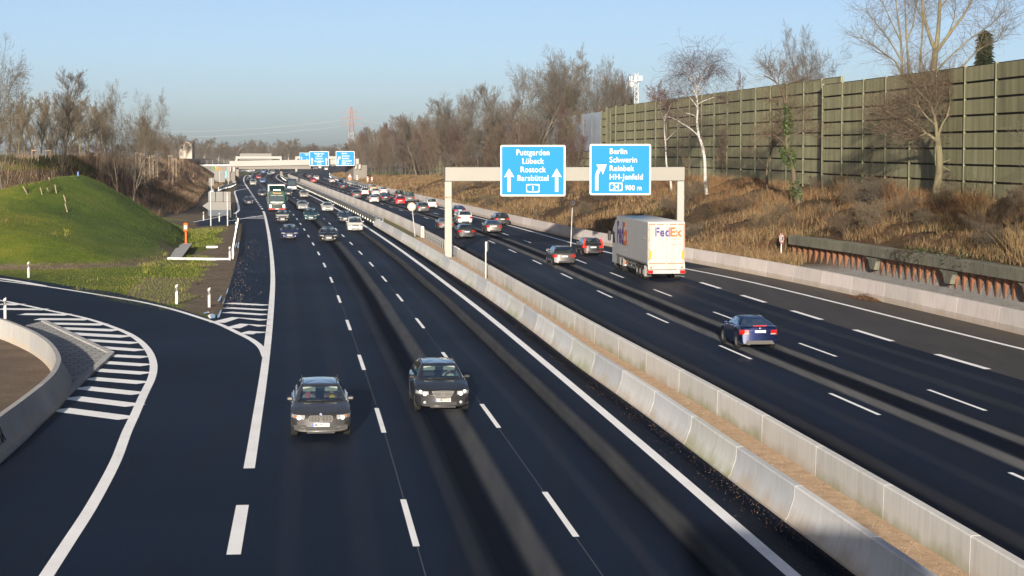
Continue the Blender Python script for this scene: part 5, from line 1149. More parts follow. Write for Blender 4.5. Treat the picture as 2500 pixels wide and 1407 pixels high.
    g = MB(); g.lathe([(.035, 0), (.045, 0), (.045, .09), (.03, .09)], (-W * .28, -fy - .03, .27), (0, 1, 0), 10, closed=True); out['exhaust'] = g.mesh('exhaust', M['chrome'], 40)
    out['mirrors'] = []
    for sd in (1, -1):
        g = MB(); ym = Y(cs) - .28; xw = wb0 + .02; g.bbox((sd * (xw + .13), ym, belt + .06), (.20, .11, .135), .035); g.tube((sd * (xw - .03), ym, belt + .0), (sd * (xw + .08), ym, belt + .04), .03, .03, 6); out['mirrors'].append(g.mesh('mirror', [M['paint']], 40))
    # cabin furniture
    g = MB(); ys = Y(wts) - .28
    for sd in (1, -1):
        g.bbox((sd * .37, ys, belt - .05), (.50, .16, .50), .06); g.bbox((sd * .37, ys - .02, belt + .30), (.26, .09, .17), .04)
    g.bbox((0, min(ys - .85, yD + .62 if hb else yD + .35), belt - .05), (1.24, .15, .42), .05); out['seats'] = g.mesh('seats', M['seat'], 40)
    g = MB(); g.bbox((0, Y(cs) - .30, belt - .03), (wb0 * 1.8, .42, .16), .07); out['dash'] = g.mesh('dashboard', M['dark'], 40)
    g = MB(); yw = Y(wts) + .24; 
    ring = [(.36 + .0 + .185 * math.cos(a), yw + .03 * math.sin(a) * 0 + .06 * math.sin(a), belt + .02 + .17 * math.sin(a)) for a in np.linspace(0, 6.283, 17)]
    for p, q in zip(ring, ring[1:]): g.tube((-p[0], p[1], p[2]), (-q[0], q[1], q[2]), .017, .017, 6, caps=False)
    g.tube((-.36, yw, belt + .02), (-.36, yw + .16, belt - .08), .05, .04, 6); out['wheel_s'] = g.mesh('steering_wheel', M['dark'], 40)
    g = MB()
    for sd in (1, -1): g.plate((sd * .34, yA2 + .155, zr - .125), (1, 0, 0), (0, .35, 1), rrect(.40, .15, .03), .02)
    out['visors'] = g.mesh('sun_visors', M['visor'])
    g = MB(); g.bbox((0, yA2 + .16, zr - .07), (.24, .04, .07), .015); out['rvm'] = g.mesh('rear_view_mirror', M['black'])
    g = MB()
    for sd in (1, -1):
        x = sd * W / 2 * (rw - .02); pr_ = None
        for u in np.linspace(.08, .95, 8):
            p = Vector((x, yA2 + (yD2 - yA2) * u, zr + .055 + .02 * math.sin(math.pi * u)))
            if pr_ is not None: g.tube(pr_, p, .018, .018, 6)
            pr_ = p
    out['rails'] = g.mesh('roof_rails', M['black'], 40)
    g = MB(); pth = [skin(s, .955) + Vector((.004, 0, .012)) for s in np.linspace(cs + .02, rbs - .02, 12)]
    g.box((0, -fy - .012, tlz + .02 if k in ('sedan', 'coupe') else zr - .05), (.3, .02, .02)) if False else None
    for sd in (1, -1):
        for p, q in zip(pth, pth[1:]): g.tube((sd * p.x, p.y, p.z), (sd * q.x, q.y, q.z), .009, .009, 4, caps=False)
    out['trim'] = g.mesh('window_trim', M['chrome'], 40)
    h_ = MB()
    for sd in (1, -1):
        for s in ((cs + .27, cs + .47) if k not in ('coupe', 'sport') else (cs + .32,)):
            p = skin(s, .8); h_.bbox((sd * (p.x + .012), p.y, p.z), (.03, .20, .03), .01)
    out['handles'] = h_.mesh('door_handles', M['paint'], 40)
    d_ = MB()
    for sd in (1, -1):
        for s in ((cs + .06, cs + .29, cs + .50) if k not in ('coupe', 'sport') else (cs + .06, cs + .37)):
            for fa, fb in ((.12, .45), (.45, .7), (.7, .93)):
                p, q = skin(s, fa), skin(s, fb); d_.tube((sd * (p.x - .002), p.y, p.z), (sd * (q.x - .002), q.y, q.z), .007, .007, 4, caps=False)
    out['shut'] = d_.mesh('door_gaps', M['black'])
    w_ = MB(); w_.tube((-.05, Y(cs) + .10, belt + .035), (-.62, Y(cs) - .02, belt + .045), .012, .01, 5); w_.tube((.5, Y(cs) + .04, belt + .035), (-.05, Y(cs) + .08, belt + .05), .012, .01, 5); out['wipers'] = w_.mesh('wipers', M['black'])
    _cm[k] = out; return out

def ob(me, parent, loc=(0, 0, 0), rot=(0, 0, 0), color=None):
    o = bpy.data.objects.new(me.name.split('.')[0], me); o.location = loc; o.rotation_euler = rot
    if color: o.color = color if len(color) == 4 else (*color, 1)
    return link(o, parent)
def make_car(kind, color, loc, rz, label, group, rails=False, hero=False, trimc=False, mirror=None, plates=None, rim=None):
    m = car_meshes(kind); L, W, H = SPEC[kind][:3]; RR, af, ar = SPEC[kind][12:15]
    root = empty('car', loc, label, 'car', group, rz)
    ob(m['body'], root, color=color); ob(m['roof'], root, color=color); ob(m['windscreen'], root); ob(m['rear_window'], root)
    for w in m['side_windows']: ob(w, root)
    for s in (af, ar):
        for sd in (1, -1):
            t = ob(m['tyre'], root, (sd * (W / 2 - .125), L / 2 - s * L, RR), (0, 0, 0 if sd > 0 else math.pi)); ob(m['disc'], t, (.02, 0, 0)); ob(m['rim'], t)
    for w in m['headlights'] + m['taillights'] + m['foglights']: ob(w, root)
    for w in m['mirrors']: ob(w, root, color=mirror or color)
    for q in (() if hero else ('grille', 'grille_bars')) + ('intake', 'rear_skirt', 'exhaust', 'seats', 'dash', 'wheel_s', 'visors', 'rvm', 'shut', 'wipers'): ob(m[q], root)
    ob(m['handles'], root, color=color)
    p = ob(m['plate_f'], root); ob(m['plate_fb'], p); p2 = ob(m['plate_r'], root); ob(m['plate_rb'], p2)
    if rails: ob(m['rails'], root)
    if trimc: ob(m['trim'], root)
    return root, p, p2
def heading(fn, y): t = tangent(fn, y); return math.atan2(t.y, t.x) - math.pi / 2
def place(kind, x, yb, oncoming, nudge=0.0):
    """ground position whose visible end stands at the pixel (x, yb): yb is the nearest tyres' contact"""
    L = SPEC[kind][0]; p = G(x, yb); fn = L1 if oncoming else R1; y = min(p.y, 900); t = tangent(fn, y); ax = SPEC[kind][13] if oncoming else 1 - SPEC[kind][14]
    c = p + t * (L / 2 - L * ax); c.z = 0
    return c, heading(fn, y) + (math.pi if oncoming else 0)
BK, DG_, DB, SV, WH_, GY = (.008, .008, .009), (.03, .03, .03), (.006, .010, .032), (.26, .26, .27), (.40, .395, .385), (.08, .08, .08)
CARS = []
def car(kind, color, x, yb, onc, label, **kw):
    loc, rz = place(kind, x, yb, onc); r = make_car(kind, color, loc, rz, label, 'cars driving towards the bridge viewpoint' if onc else 'cars driving away on the right carriageway', **kw); CARS.append((kind, r, loc, rz)); return r
h1 = car('estate', (.075, .073, .074, .35), 783, 1063, True, 'dark grey estate car nearest the viewer on the left, two people behind its windscreen', rails=True, hero=True)
h2 = car('estate', (.018, .018, .020), 1077, 1001, True, 'near black estate car with wide chrome grille, right of the grey estate', rails=True, hero=True)
car('hatch', (.010, .014, .055), 707, 585, True, 'dark blue small hatchback alone in the lane by the thick edge line')
car('sedan', BK, 802, 591, True, 'black saloon car in the middle lane, nearest of its cluster')
car('mpv', WH_, 867, 566, True, 'white compact people carrier nearest the median barrier')
car('sedan', (.008, .02, .04), 842.5, 543, True, 'dark blue green saloon half behind the white people carrier')
car('sedan', (.40, .395, .38), 800, 517, True, 'white saloon car with body coloured mirrors beside the median guard rail')
car('mpv', (.006, .04, .048), 758.5, 540, True, 'tall teal small van in the middle lane')
w9 = car('hatch', BK, 689.5, 543.5, True, 'small black hatchback with a white bonnet in front of the green lorry', )
car('sedan', (.26, .265, .27), 738.5, 513, True, 'silver saloon car just behind the teal van')
car('hatch', (.22, .20, .18), 742.5, 483, True, 'brownish silver small car beside the guard rail, right of the dark minibus')
car('sedan', BK, 640, 480, True, 'black saloon car left of the green lorry cab')
car('estate', BK, 704, 478, True, 'black car half hidden right behind the green lorry')
car('sedan', (.012, .015, .03), 607.5, 500, True, 'dark saloon car alone on the exit lane at the left')
car('mpv', (.28, .265, .24), 618, 452.7, True, 'silver beige car on the dashed exit line ahead of the white one')
car('sedan', WH_, 609, 445, True, 'white car on the outer lane just past the bridge abutment')
car('hatch', (.03, .08, .22), 641, 447, True, 'bright blue car in the middle lane under the bridge')
car('hatch', (.26, .006, .01), 631.5, 437, True, 'red car on the oncoming side below the bridge')
car('estate', (.10, .11, .13), 637.5, 432, True, 'grey car right behind the red oncoming car')
car('suv', (.02, .03, .05), 610.5, 433, True, 'dark tall car on the bend behind the white outer lane car')
car('van', (.03, .08, .20), 643, 423, True, 'blue van on the far bend of the oncoming lanes')
for x, y, k, c, lb in [(657.5,428,'sedan',(.25,.27,.3),'pale car with bright lamps in the far inner lane'),(665.5,425,'hatch',(.3,.3,.3),'light car just behind the pale far inner lane one'),(656,417,'sedan',BK,'tiny dark car on the far bend, outermost'),(674,414,'sedan',(.2,.2,.22),'tiny car on the far bend left of the bridge pier'),(682.5,415,'hatch',BK,'tiny dark car touching the bridge pier on the left')]: car(k, c, x, y, True, lb)
# away from the viewer
bc = car('coupe', (.003, .008, .045, .5), 1843, 850, False, 'metallic blue two door coupe nearest the viewer on the right carriageway')
vo = car('estate', BK, 1444, 624, False, 'black estate car with tall red rear lamps next to the white lorry', rails=False)
me_ = car('estate', (.06, .059, .057, .35), 1374, 648, False, 'grey estate car with roof rails between the white lorry and the gantry', rails=True)
car('sedan', (.10, .088, .08, .4), 1204, 570, False, 'brownish silver saloon right of the gantry post')
car('estate', BK, 1224, 550, False, 'black estate car closest to the right edge wall, beyond the brown saloon')
car('suv', WH_, 1134, 548, False, 'white sport utility car beside the gantry post')
car('estate', (.02, .021, .023), 1138, 583, False, 'black estate car touching the gantry post, nearest of that row')
car('sport', (.10, .10, .10), 1088, 561, False, 'grey sports car half hidden by the gantry post')
car('sedan', DB, 1121, 527, False, 'dark blue saloon partly hidden behind the white sport utility car')
car('mpv', (.40, .39, .38), 1054, 510, False, 'white family car between the two round speed signs')
car('estate', (.05, .05, .05), 1032, 519.5, False, 'dark grey estate car right of the median speed limit sign')
car('van', (.055, .055, .057), 999, 494.5, False, 'dark grey tall van next to the small red car')
car('hatch', (.32, .006, .01), 977, 501, False, 'bright red small hatchback in the middle of the queue')
car('mpv', BK, 975, 486, False, 'black car right behind the red hatchback')
car('sedan', BK, 941, 492.5, False, 'black saloon with red lamps left of the red hatchback')
car('sedan', (.34, .335, .33), 913, 496.5, False, 'silver white saloon nearest the tall median wall')
car('estate', (.33, .33, .33), 917, 478, False, 'silver car between two other pale cars in the queue')
car('hatch', (.40, .39, .385), 936.5, 474, False, 'white hatchback beside the right edge wall in the queue')
car('estate', (.25, .27, .27), 911, 467.5, False, 'greenish silver car with yellow straps at the tail of the pale group')
car('mpv', (.40, .39, .38), 891, 477.5, False, 'white tall car left of the pale group in the queue')
car('suv', (.06, .06, .06), 870.5, 485.5, False, 'dark grey sport utility car leftmost of the queue by the median wall')
car('sedan', BK, 838, 462.5, False, 'black saloon with lit red lamps alone ahead of the queue')
car('estate', (.22, .225, .23), 811, 447, False, 'silver estate car in the right lane near the warning sign')
car('hatch', (.28, .006, .01), 765.5, 447, False, 'red car on the right carriageway before the bridge')
car('mpv', (.40, .395, .39), 772.5, 440.5, False, 'white car right behind the far red one')
car('sedan', (.05, .012, .015), 755.5, 435.5, False, 'dark red car ahead of the far red one')
for x, y, k, c, lb in [(781,412,'van',WH_,'tiny white van under the right part of the bridge'),(763,414.5,'suv',WH_,'tiny white car under the Puttgarden sign'),(773,414,'van',(.03,.05,.12),'tiny dark blue van between two white vehicles under the bridge'),(796.5,416,'mpv',(.55,.5,.48),'tiny pale car on the far right lanes under the bridge')]: car(k, c, x, y, False, lb)
# details of the three nearest cars
root, pf, prr = h1
kid = MB(); kl = MB()
for sd in (1, -1):
    kid.plate((sd * .185, 2.415, .63), (-1, 0, 0), (0, 0, 1), rrect(.34, .175, .06), .02); 
    for q in range(7): kl.box((sd * .185 + (q - 3) * .044, 2.43, .63), (.013, .02, .145))
kid.build('kidney_grille', M['black'], root, world=False); kl.build('kidney_bars', M['alu'], root, world=False)
kb = MB()
for sd in (1, -1):
    ring = [(sd * .185 + x, 2.428, .63 + z) for x, z in rrect(.35, .185, .06)]
    for a, b2 in zip(ring, ring[1:] + ring[:1]): kb.tube(a, b2, .010, .010, 5, caps=False)
kb.build('kidney_frame', M['alu_light'], root, world=False)
rd = MB(); rd.lathe([(.001, .012), (.04, .01), (.042, 0)], (0, 2.40, .762), (0, 1, .5), 12); rd.build('badge', M['paint_white'], root, world=False)
rb = MB(); rb.plate((.0, 2.409, .765), (-1, 0, 0), (0, -.5, 1), [(0, 0), (.028, 0), (.028, .028), (0, .028)], .006); rb.plate((.0, 2.409, .765), (-1, 0, 0), (0, -.5, 1), [(-.028, -.028), (0, -.028), (0, 0), (-.028, 0)], .006); rb.build('badge_quarters', M['plateblue'], root, world=False)
lw = MB()
for sd in (1, -1):
    lw.plate((sd * .60, 2.345, .37), (-1, 0, 0), (0, 0, 1), [(-.20, -.05), (.20, -.07), (.22, .07), (-.14, .06)] if sd < 0 else [(-.20, -.07), (.20, -.05), (.14, .06), (-.22, .07)], .03)
lw.build('side_intakes', M['black'], root, world=False)
lw = MB()
for sd in (1, -1): lw.tube((sd * .42, 2.39, .36), (sd * .72, 2.33, .375), .007, .007, 5); lw.tube((sd * .40, 2.39, .27), (sd * .74, 2.31, .29), .006, .006, 5)
lw.tube((-.42, 2.41, .265), (.42, 2.41, .265), .006, .006, 5); lw.build('bumper_trim', M['alu'], root, world=False)
for sd in (1, -1):
    e = MB(); e.lathe([(.001, .03), (.05, .02), (.062, 0)], (sd * .66, 2.32, .655), (0, 1, .1), 12); e.build('lit_projector', M['lamp_on'], root, 40, world=False)
    e = MB(); e.lathe([(.001, .03), (.04, .02), (.052, 0)], (sd * .54, 2.36, .645), (0, 1, .1), 12); e.build('projector', M['lamp'], root, 40, world=False)
    e = MB(); e.bbox((sd * .77, 2.17, .69), (.10, .20, .06), .02); e.build('indicator', M['amber'], root, 40, world=False)
text_on(pf, 'MA PR 761', .10, (.19, 2.433, .41), (-1, 0, 0), (0, 0, 1), M['black'], .01, 'LEFT', 'plate_letters', width=.40, height=.075)
# a chrome grille with horizontal bars for the second estate
root, pf, prr = h2
g = MB(); g.plate((0, 2.412, .625), (-1, 0, 0), (0, 0, 1), [(-.36, .10), (-.22, -.11), (0, -.13), (.22, -.11), (.36, .10), (0, .12)], .03); g.build('grille_field', M['black'], root, world=False)
g = MB()
for q in range(5): z = .70 - q * .045; w = .34 - q * .035; g.tube((-w, 2.432, z), (w, 2.432, z), .012, .012, 5)
rr_ = [(-.37, .735), (-.22, .51), (0, .49), (.22, .51), (.37, .735), (0, .75)]
for a, b2 in zip(rr_, rr_[1:] + rr_[:1]): g.tube((a[0], 2.43, a[1]), (b2[0], 2.43, b2[1]), .014, .014, 5)
g.lathe([(.045, -.008), (.065, -.008), (.065, .012), (.045, .012)], (0, 2.44, .655), (0, 1, 0), 16, closed=True); g.tube((-.06, 2.45, .655), (.06, 2.45, .655), .01, .01, 5)
g.build('chrome_grille', M['alu_light'], root, world=False)
for sd in (1, -1):
    e = MB(); e.lathe([(.001, .03), (.05, .02), (.062, 0)], (sd * .60, 2.35, .65), (0, 1, .1), 12); e.build('projector', M['lamp_on'], root, 40, world=False)
    e = MB(); e.bbox((sd * .74, 2.20, .72), (.10, .16, .09), .03); e.build('daylight_lamp', M['lamp_on'], root, 40, world=False)
text_on(pf, 'K MJ 3208', .10, (.19, 2.433, .41), (-1, 0, 0), (0, 0, 1), M['black'], .01, 'LEFT', 'plate_letters', width=.40, height=.075)
# coupe: third brake light, badge, lamp sills
root, pf, prr = bc
e = MB(); e.bbox((0, -2.13, 1.065), (.62, .03, .028), .008); e.build('brake_light_strip', M['lampbrake'], root, world=False)
e = MB(); e.lathe([(.001, .014), (.035, .012), (.038, 0)], (0, -2.178, .965), (0, -1, .2), 12); e.build('badge', M['chrome'], root, world=False)
for sd in (1, -1):
    e = MB(); e.plate((sd * .60, -2.15, .715), (1, 0, 0), (0, 0, 1), rrect(.24, .045, .015), .012); e.build('reverse_lamp', M['lamp'], root, world=False)
e = MB(); e.plate((0, -2.20, .33), (1, 0, 0), (0, 0, 1), [(-.66, -.07), (.66, -.07), (.56, .09), (-.56, .09)], .03); e.build('diffuser', flat('grey_plastic', (.06, .057, .053), .6), root, world=False)
# tall rear lamps of the black estate, white bonnet of the small hatchback
root, pf, prr = vo
for sd in (1, -1):
    e = MB(); pts_ = [(sd * .80, -2.36, .72), (sd * .80, -2.40, .98), (sd * .73, -2.35, 1.20), (sd * .64, -2.17, 1.42)]
    for a, b2 in zip(pts_, pts_[1:]): e.tube(a, b2, .085, .07, 8)
    e.build('tall_rear_lamp', M['lampbrake'], root, 40, world=False)
    e = MB(); e.bbox((sd * .62, -2.41, .40), (.26, .03, .07), .01); e.build('rear_reflector', M['lampred'], root, world=False)
root = w9[0]; e = MB()
e.loft([[Vector((x * (.70 + .05 * j), 2.02 - .30 * 1.0 - j * .22 + .25, (.785, .885, .955, .995)[j] + .02 * (1 - x * x))) for x in np.linspace(-1, 1, 7)] for j in range(4)], False); e.build('bonnet', M['paint_white'], root, 60, world=False)
# yellow straps
for k_, (rt, _, _), loc, rz in CARS:
    if 'yellow straps' in rt['label']:
        e = MB()
        for z in (.95, .75): e.box((0, -2.46, z), (1.5, .06, .09))
        e.box((-.5, -2.45, .95), (.09, .06, .6)); e.build('strap', M['yellow'], rt, world=False)

# ------------------------------------------------------------------ people behind the windscreens
_pm = {}
def person_meshes(top, hat=None):
    key = (top,)
    if key in _pm: return _pm[key]
    # seated: origin at the hip, facing +y
    J = [((0, 0, 0), .15), ((0, -.03, .18), .145), ((0, -.05, .38), .155), ((0, -.04, .50), .10), ((0, -.02, .57), .058), ((0, 0, .66), .088), ((0, .005, .75), .085)]
    V = [j[0] for j in J]; Rr = [j[1] for j in J]; E = [(i, i + 1) for i in range(6)]
    for sd in (1, -1):
        b0 = len(V); V += [(sd * .19, -.04, .46), (sd * .25, .08, .26), (sd * .17, .33, .30), (sd * .14, .41, .33)]; Rr += [.068, .052, .042, .036]; E += [(3, b0), (b0, b0 + 1), (b0 + 1, b0 + 2), (b0 + 2, b0 + 3)]
        h0 = len(V)
        for q in range(5):
            V += [(sd * (.145 - .016 * (q - 2)), .465 + (.012 if q in (1, 2) else 0), .335 + .016 * (q - 2)), (sd * (.125 - .012 * (q - 2)), .485, .315 + .016 * (q - 2))]; Rr += [.010, .008]; E += [(b0 + 3, h0 + 2 * q), (h0 + 2 * q, h0 + 2 * q + 1)]
        l0 = len(V); V += [(sd * .11, .12, -.02), (sd * .13, .46, .02), (sd * .12, .62, -.34), (sd * .12, .74, -.38)]; Rr += [.09, .062, .05, .04]; E += [(0, l0), (l0, l0 + 1), (l0 + 1, l0 + 2), (l0 + 2, l0 + 3)]
    me = bpy.data.meshes.new('sk'); me.from_pydata(V, E, []); o = bpy.data.objects.new('sk', me); COL.objects.link(o)
    md = o.modifiers.new('s', 'SKIN'); sv = me.skin_vertices[0].data
    for i, r in enumerate(Rr): sv[i].radius = (r, r * (.72 if i in (1, 2) else 1))
    sv[0].use_root = True
    o.modifiers.new('b', 'SUBSURF').levels = 1
    dg = bpy.context.evaluated_depsgraph_get(); bm_ = bpy.data.meshes.new_from_object(o.evaluated_get(dg)); bpy.data.objects.remove(o); bm_.name = 'person'
    bm_.materials.clear(); bm_.materials.append(flat('clothes_' + top[0], top[1], .85)); bm_.materials.append(M['skin']); bm_.materials.append(flat('trousers', (.03, .035, .05), .9))
    for p in bm_.polygons:
        c_ = p.center; p.material_index = 1 if (c_.z > .545 or c_.y > .385 and c_.z > .2) else (2 if c_.z < .05 and c_.y > .02 else 0); p.use_smooth = True
    hr = MB(); hr.lathe([(.001, .115), (.06, .10), (.092, .05), (.098, -.01), (.09, -.05)], (0, -.022, .735), (0, -.25, 1), 14); hm = hr.mesh('hair', flat('hair_' + top[0], top[2], .8), 60)
    fc = MB(); fc.lathe([(.001, .03), (.016, .0)], (0, .085, .69), (0, 1, -.2), 6); fcm = fc.mesh('nose', M['skin'], 60)
    ey = MB()
    for sd in (1, -1): ey.bbox((sd * .033, .078, .713), (.028, .012, .012), .003)
    ey.bbox((0, .078, .645), (.05, .012, .010), .003); eym = ey.mesh('eyes_and_mouth', flat('eye_dark', (.10, .04, .035), .5))
    _pm[key] = (bm_, hm, fcm, eym); return _pm[key]
def person(car_i, sd, top, label, extra=None):
    kind, (rt, _, _), loc, rz = CARS[car_i] if isinstance(car_i, int) else car_i
    L = SPEC[kind][0]; ys = L / 2 - SPEC[kind][7] * L - .12; belt = SPEC[kind][6]; H_ = SPEC[kind][2]
    lp_ = Vector((sd * .37, ys, belt - .42 + (H_ - 1.48) * .2)); Mz = Matrix.Rotation(rz, 3, 'Z'); a, b2, c_, d_ = person_meshes(top)
    o = bpy.data.objects.new('person', a); o.location = loc + Mz @ lp_; o.rotation_euler = (0, 0, rz); link(o); tag(o, label, 'person')
    for q in (b2, c_, d_): ob(q, o)
    if extra: extra(o)
def scarf(o):
    e = MB(); e.lathe([(.07, -.03), (.10, -.01), (.105, .03), (.07, .05)], (0, -.01, .55), (0, 0, 1), 12, closed=True); e.bbox((.02, .12, .42), (.10, .04, .22), .015); link(bpy.data.objects.new('scarf', e.mesh('scarf', flat('scarf_red', (.35, .08, .12), .9), 50)), o)
def vest(o):
    e = MB(); e.plate((.05, .125, .44), (1, 0, .25), (-.25, .1, 1), rrect(.07, .24, .02), .04); e.plate((-.05, .125, .44), (1, 0, -.25), (.25, .1, 1), rrect(.07, .24, .02), .04); link(bpy.data.objects.new('collar', e.mesh('collar', flat('collar_yellow', (.36, .25, .01), .8))), o)
person(0, 1, ('grey', (.14, .155, .15), (.24, .19, .12)), 'passenger in grey with a red patterned scarf in the nearest grey estate', scarf)
person(0, -1, ('pink', (.24, .14, .115), (.17, .15, .13)), 'driver with a yellow collar at the wheel of the nearest grey estate', vest)
person(1, -1, ('pale', (.30, .32, .29), (.10, .06, .03)), 'bearded driver in a pale green hoodie in the near black estate')
for i, t, lb in [(2, 'tan', 'driver in tan in the dark blue small hatchback'), (3, 'blue', 'driver in the black saloon of the middle lane'), (4, 'tan', 'driver in the white compact people carrier'), (7, 'blue', 'driver in the tall teal van'), (8, 'tan', 'driver in the small hatchback with the white bonnet'), (6, 'blue', 'driver in the white saloon by the guard rail')]:
    person(i, -1, (t, (.20, .15, .10) if t == 'tan' else (.06, .07, .10), (.08, .05, .03)), lb)

# ------------------------------------------------------------------ lorries
def wheel(parent, x, y, r, w, side, n=24):
    t = MB(); t.lathe([(r * .55, -w / 2), (r * .9, -w / 2), (r, -w / 2 + .04), (r, w / 2 - .04), (r * .9, w / 2), (r * .55, w / 2)], (0, 0, 0), (1, 0, 0), n, closed=True)
    o = ob(t.mesh('wheel', M['tyre'], 40), parent, (x, y, r), (0, 0, 0 if side > 0 else math.pi))
    q = MB(); q.lathe([(.001, w * .28), (.13, w * .28), (.16, w * .12), (r * .40, w * .10), (r * .56, w * .40), (r * .58, w * .44), (r * .56, w * .2)], (0, 0, 0), (1, 0, 0), n); ob(q.mesh('rim', M['rim_w'], 40), o)
M['rim_w'] = flat('truck_rim', (.22, .21, .20), .5)
bodyw = mottled('lorry_white', [(.2, (.36, .36, .365)), (.8, (.43, .43, .425))], .4, .4, bs=0, obj=True)
rearw = mottled('lorry_white_dirty', [(.25, (.20, .18, .145)), (.5, (.27, .255, .23)), (.8, (.31, .30, .28))], 1.0, .5, (1, 1, .35), 0, obj=True, scale2=5)
purple, orange = flat('print_purple', (.045, .026, .13), .5), flat('print_orange', (.36, .085, .012), .5)
def lorry_white():
    p = G(1606, 679); t = tangent(R2, p.y); loc = p + t * (13.6 / 2 - 3.2); loc.z = 0; rz = heading(R2, p.y)
    r = empty('articulated_lorry', loc, 'white articulated lorry with purple and orange lettering on its box trailer', 'lorry', None, rz)
    B = lambda nm, mb, m, sm_=None: mb.build(nm, m, r, sm_, world=False)
    W, z0, z1, ya, yb = 2.55, 1.12, 4.02, -6.8, 6.8
    mb = MB(); mb.bbox((0, 0, (z0 + z1) / 2), (W, 13.5, z1 - z0), .03); B('trailer_box', mb, bodyw, 40)
    mb = MB(); mb.box((0, ya + .02, (z0 + z1) / 2 - .05), (W - .02, .10, z1 - z0 - .04)); B('rear_frame', mb, rearw)
    for sd in (1, -1):
        mb = MB(); mb.bbox((sd * .61, ya - .055, 2.52), (1.17, .05, 2.62), .02); d = B('rear_door', mb, rearw)
        for k in (.12, .69):
            b = MB(); b.tube((sd * (k + .04), ya - .11, 1.22), (sd * (k + .04), ya - .11, 3.85), .013, .013, 6)
            for z in (1.3, 2.0, 3.80): b.box((sd * (k + .04), ya - .10, z), (.10, .06, .07))
            b.build('lock_rod', bodyw, d, world=False)
        b = MB()
        for z in (1.5, 2.15, 2.8, 3.5): b.box((sd * 1.21, ya - .10, z), (.12, .06, .06))
        b.build('hinges', M['alu_light'], d, world=False)
        b = MB(); b.box((sd * 1.21, ya - .09, 2.6), (.035, .02, 2.5)); b.box((sd * .62, ya - .09, 3.86), (1.15, .02, .04)); b.box((sd * .62, ya - .09, 1.20), (1.15, .02, .045)); b.build('red_tape', M['orange_red'], d, world=False)
        b = MB(); b.box((sd * 1.10, ya - .09, 1.78), (.15, .03, .56)); b.build('yellow_panel', M['yellow'], d, world=False)
        b = MB(); b.box((sd * 1.12, ya - .10, .62), (.38, .06, .20)); B('taillight', b, M['lampred'])
        b = MB(); b.plate((sd * 1.06, ya - .10, .86), (1, 0, 0), (0, 0, 1), [(-.08, 0), (.08, 0), (0, .14)], .02); B('red_triangle', b, M['red'])
    mb = MB(); mb.box((0, ya + .0, .95), (W, .18, .34)); B('rear_sill', mb, rearw)
    mb = MB(); mb.box((0, ya - .02, .62), (W - .05, .12, .24)); B('bumper_bar', mb, rearw)
    mb = MB(); mb.box((0, ya - .10, .62), (.52, .02, .12)); B('number_plate', mb, M['plate'])
    mb = MB(); mb.lathe([(.001, .03), (.10, .02), (.11, 0)], (.78, ya - .10, .86), (0, -1, 0), 14); mb.lathe([(.001, .03), (.08, .02), (.09, 0)], (.52, ya - .09, .62), (0, -1, 0), 14); B('speed_discs', mb, M['signwhite'])
    y_ = ya - .086; tx = -.82
    text_on(r, 'Fed', .8, (tx, y_, 3.04), (1, 0, 0), (0, 0, 1), purple, .03, 'LEFT', 'lettering_purple', width=1.02, height=.60)
    text_on(r, 'Ex', .8, (tx + 1.04, y_, 3.04), (1, 0, 0), (0, 0, 1), orange, .03, 'LEFT', 'lettering_orange', width=.80, height=.60)
    text_on(r, 'Express', .2, (.30, y_, 2.82), (1, 0, 0), (0, 0, 1), M['alu'], 0, 'LEFT', 'small_print', width=.55)
    text_on(r, 'fedex.com', .2, (.30, y_, 2.42), (1, 0, 0), (0, 0, 1), M['alu'], 0, 'LEFT', 'small_print', width=.75)
    # left flank
    x_ = -W / 2 - .006; f = (0, -1, 0)
    text_on(r, 'Fed', 2.2, (x_, 6.45, 2.05), f, (0, 0, 1), purple, .03, 'LEFT', 'flank_lettering_purple', width=2.75, height=1.60)
    text_on(r, 'Ex', 2.2, (x_, 3.66, 2.05), f, (0, 0, 1), orange, .03, 'LEFT', 'flank_lettering_orange', width=1.95, height=1.60)
    text_on(r, 'Express', .34, (x_, 2.9, 1.6), f, (0, 0, 1), M['alu'], 0, 'LEFT', 'small_print', width=1.1)
    text_on(r, 'fedex.com', .34, (x_, -4.5, 2.75), f, (0, 0, 1), M['alu'], 0, 'LEFT', 'small_print', width=1.4)
    mb = MB()
    for sd in (1, -1): mb.box((sd * .45, -1.0, 1.0), (.16, 11.4, .24)); mb.box((sd * 1.26, 0, 1.14), (.06, 13.4, .12))
    for k in range(7): mb.box((0, -5.5 + k * 1.7, 1.02), (2.3, .10, .14))
    B('chassis', mb, M['alu'])
    for sd in (1, -1):
        mb = MB(); mb.box((sd * 1.2, .3, .86), (.04, 4.4, .14)); mb.box((sd * 1.2, .3, .58), (.04, 4.4, .14))
        for k in (-1.6, .2, 2.0): mb.box((sd * 1.16, .3 + k, .82), (.06, .08, .55))
        B('side_guard', mb, M['alu_light'])
        mb = MB(); mb.box((sd * 1.05, 2.2, .75), (.05, .6, .6)); mb.box((sd * 1.05, -5.55, .62), (.50, .04, .75)); B('mud_flap', mb, M['alu'])
        for y in (-2.2, -3.5, -4.8): wheel(r, sd * 1.06, y, .52, .38, sd)
        wheel(r, sd * 1.02, 4.1, .51, .50, sd); wheel(r, sd * 1.06, 7.8, .51, .34, sd)
        mb = MB(); mb.lathe([(.60, -.30), (.63, -.30), (.63, .28), (.60, .28)], (sd * 1.0, 4.1, .51), (1, 0, 0), 20, closed=True); mb.v = [v if v[2] > .45 else (v[0], v[1], .45) for v in mb.v]; B('mudguard', mb, M['alu'])
    # tractor
    cab = [(5.95, .75), (5.95, 2.9), (6.3, 3.75), (6.9, 3.72), (8.35, 3.0), (8.62, 2.2), (8.68, 1.3), (8.66, .45), (5.95, .45)]
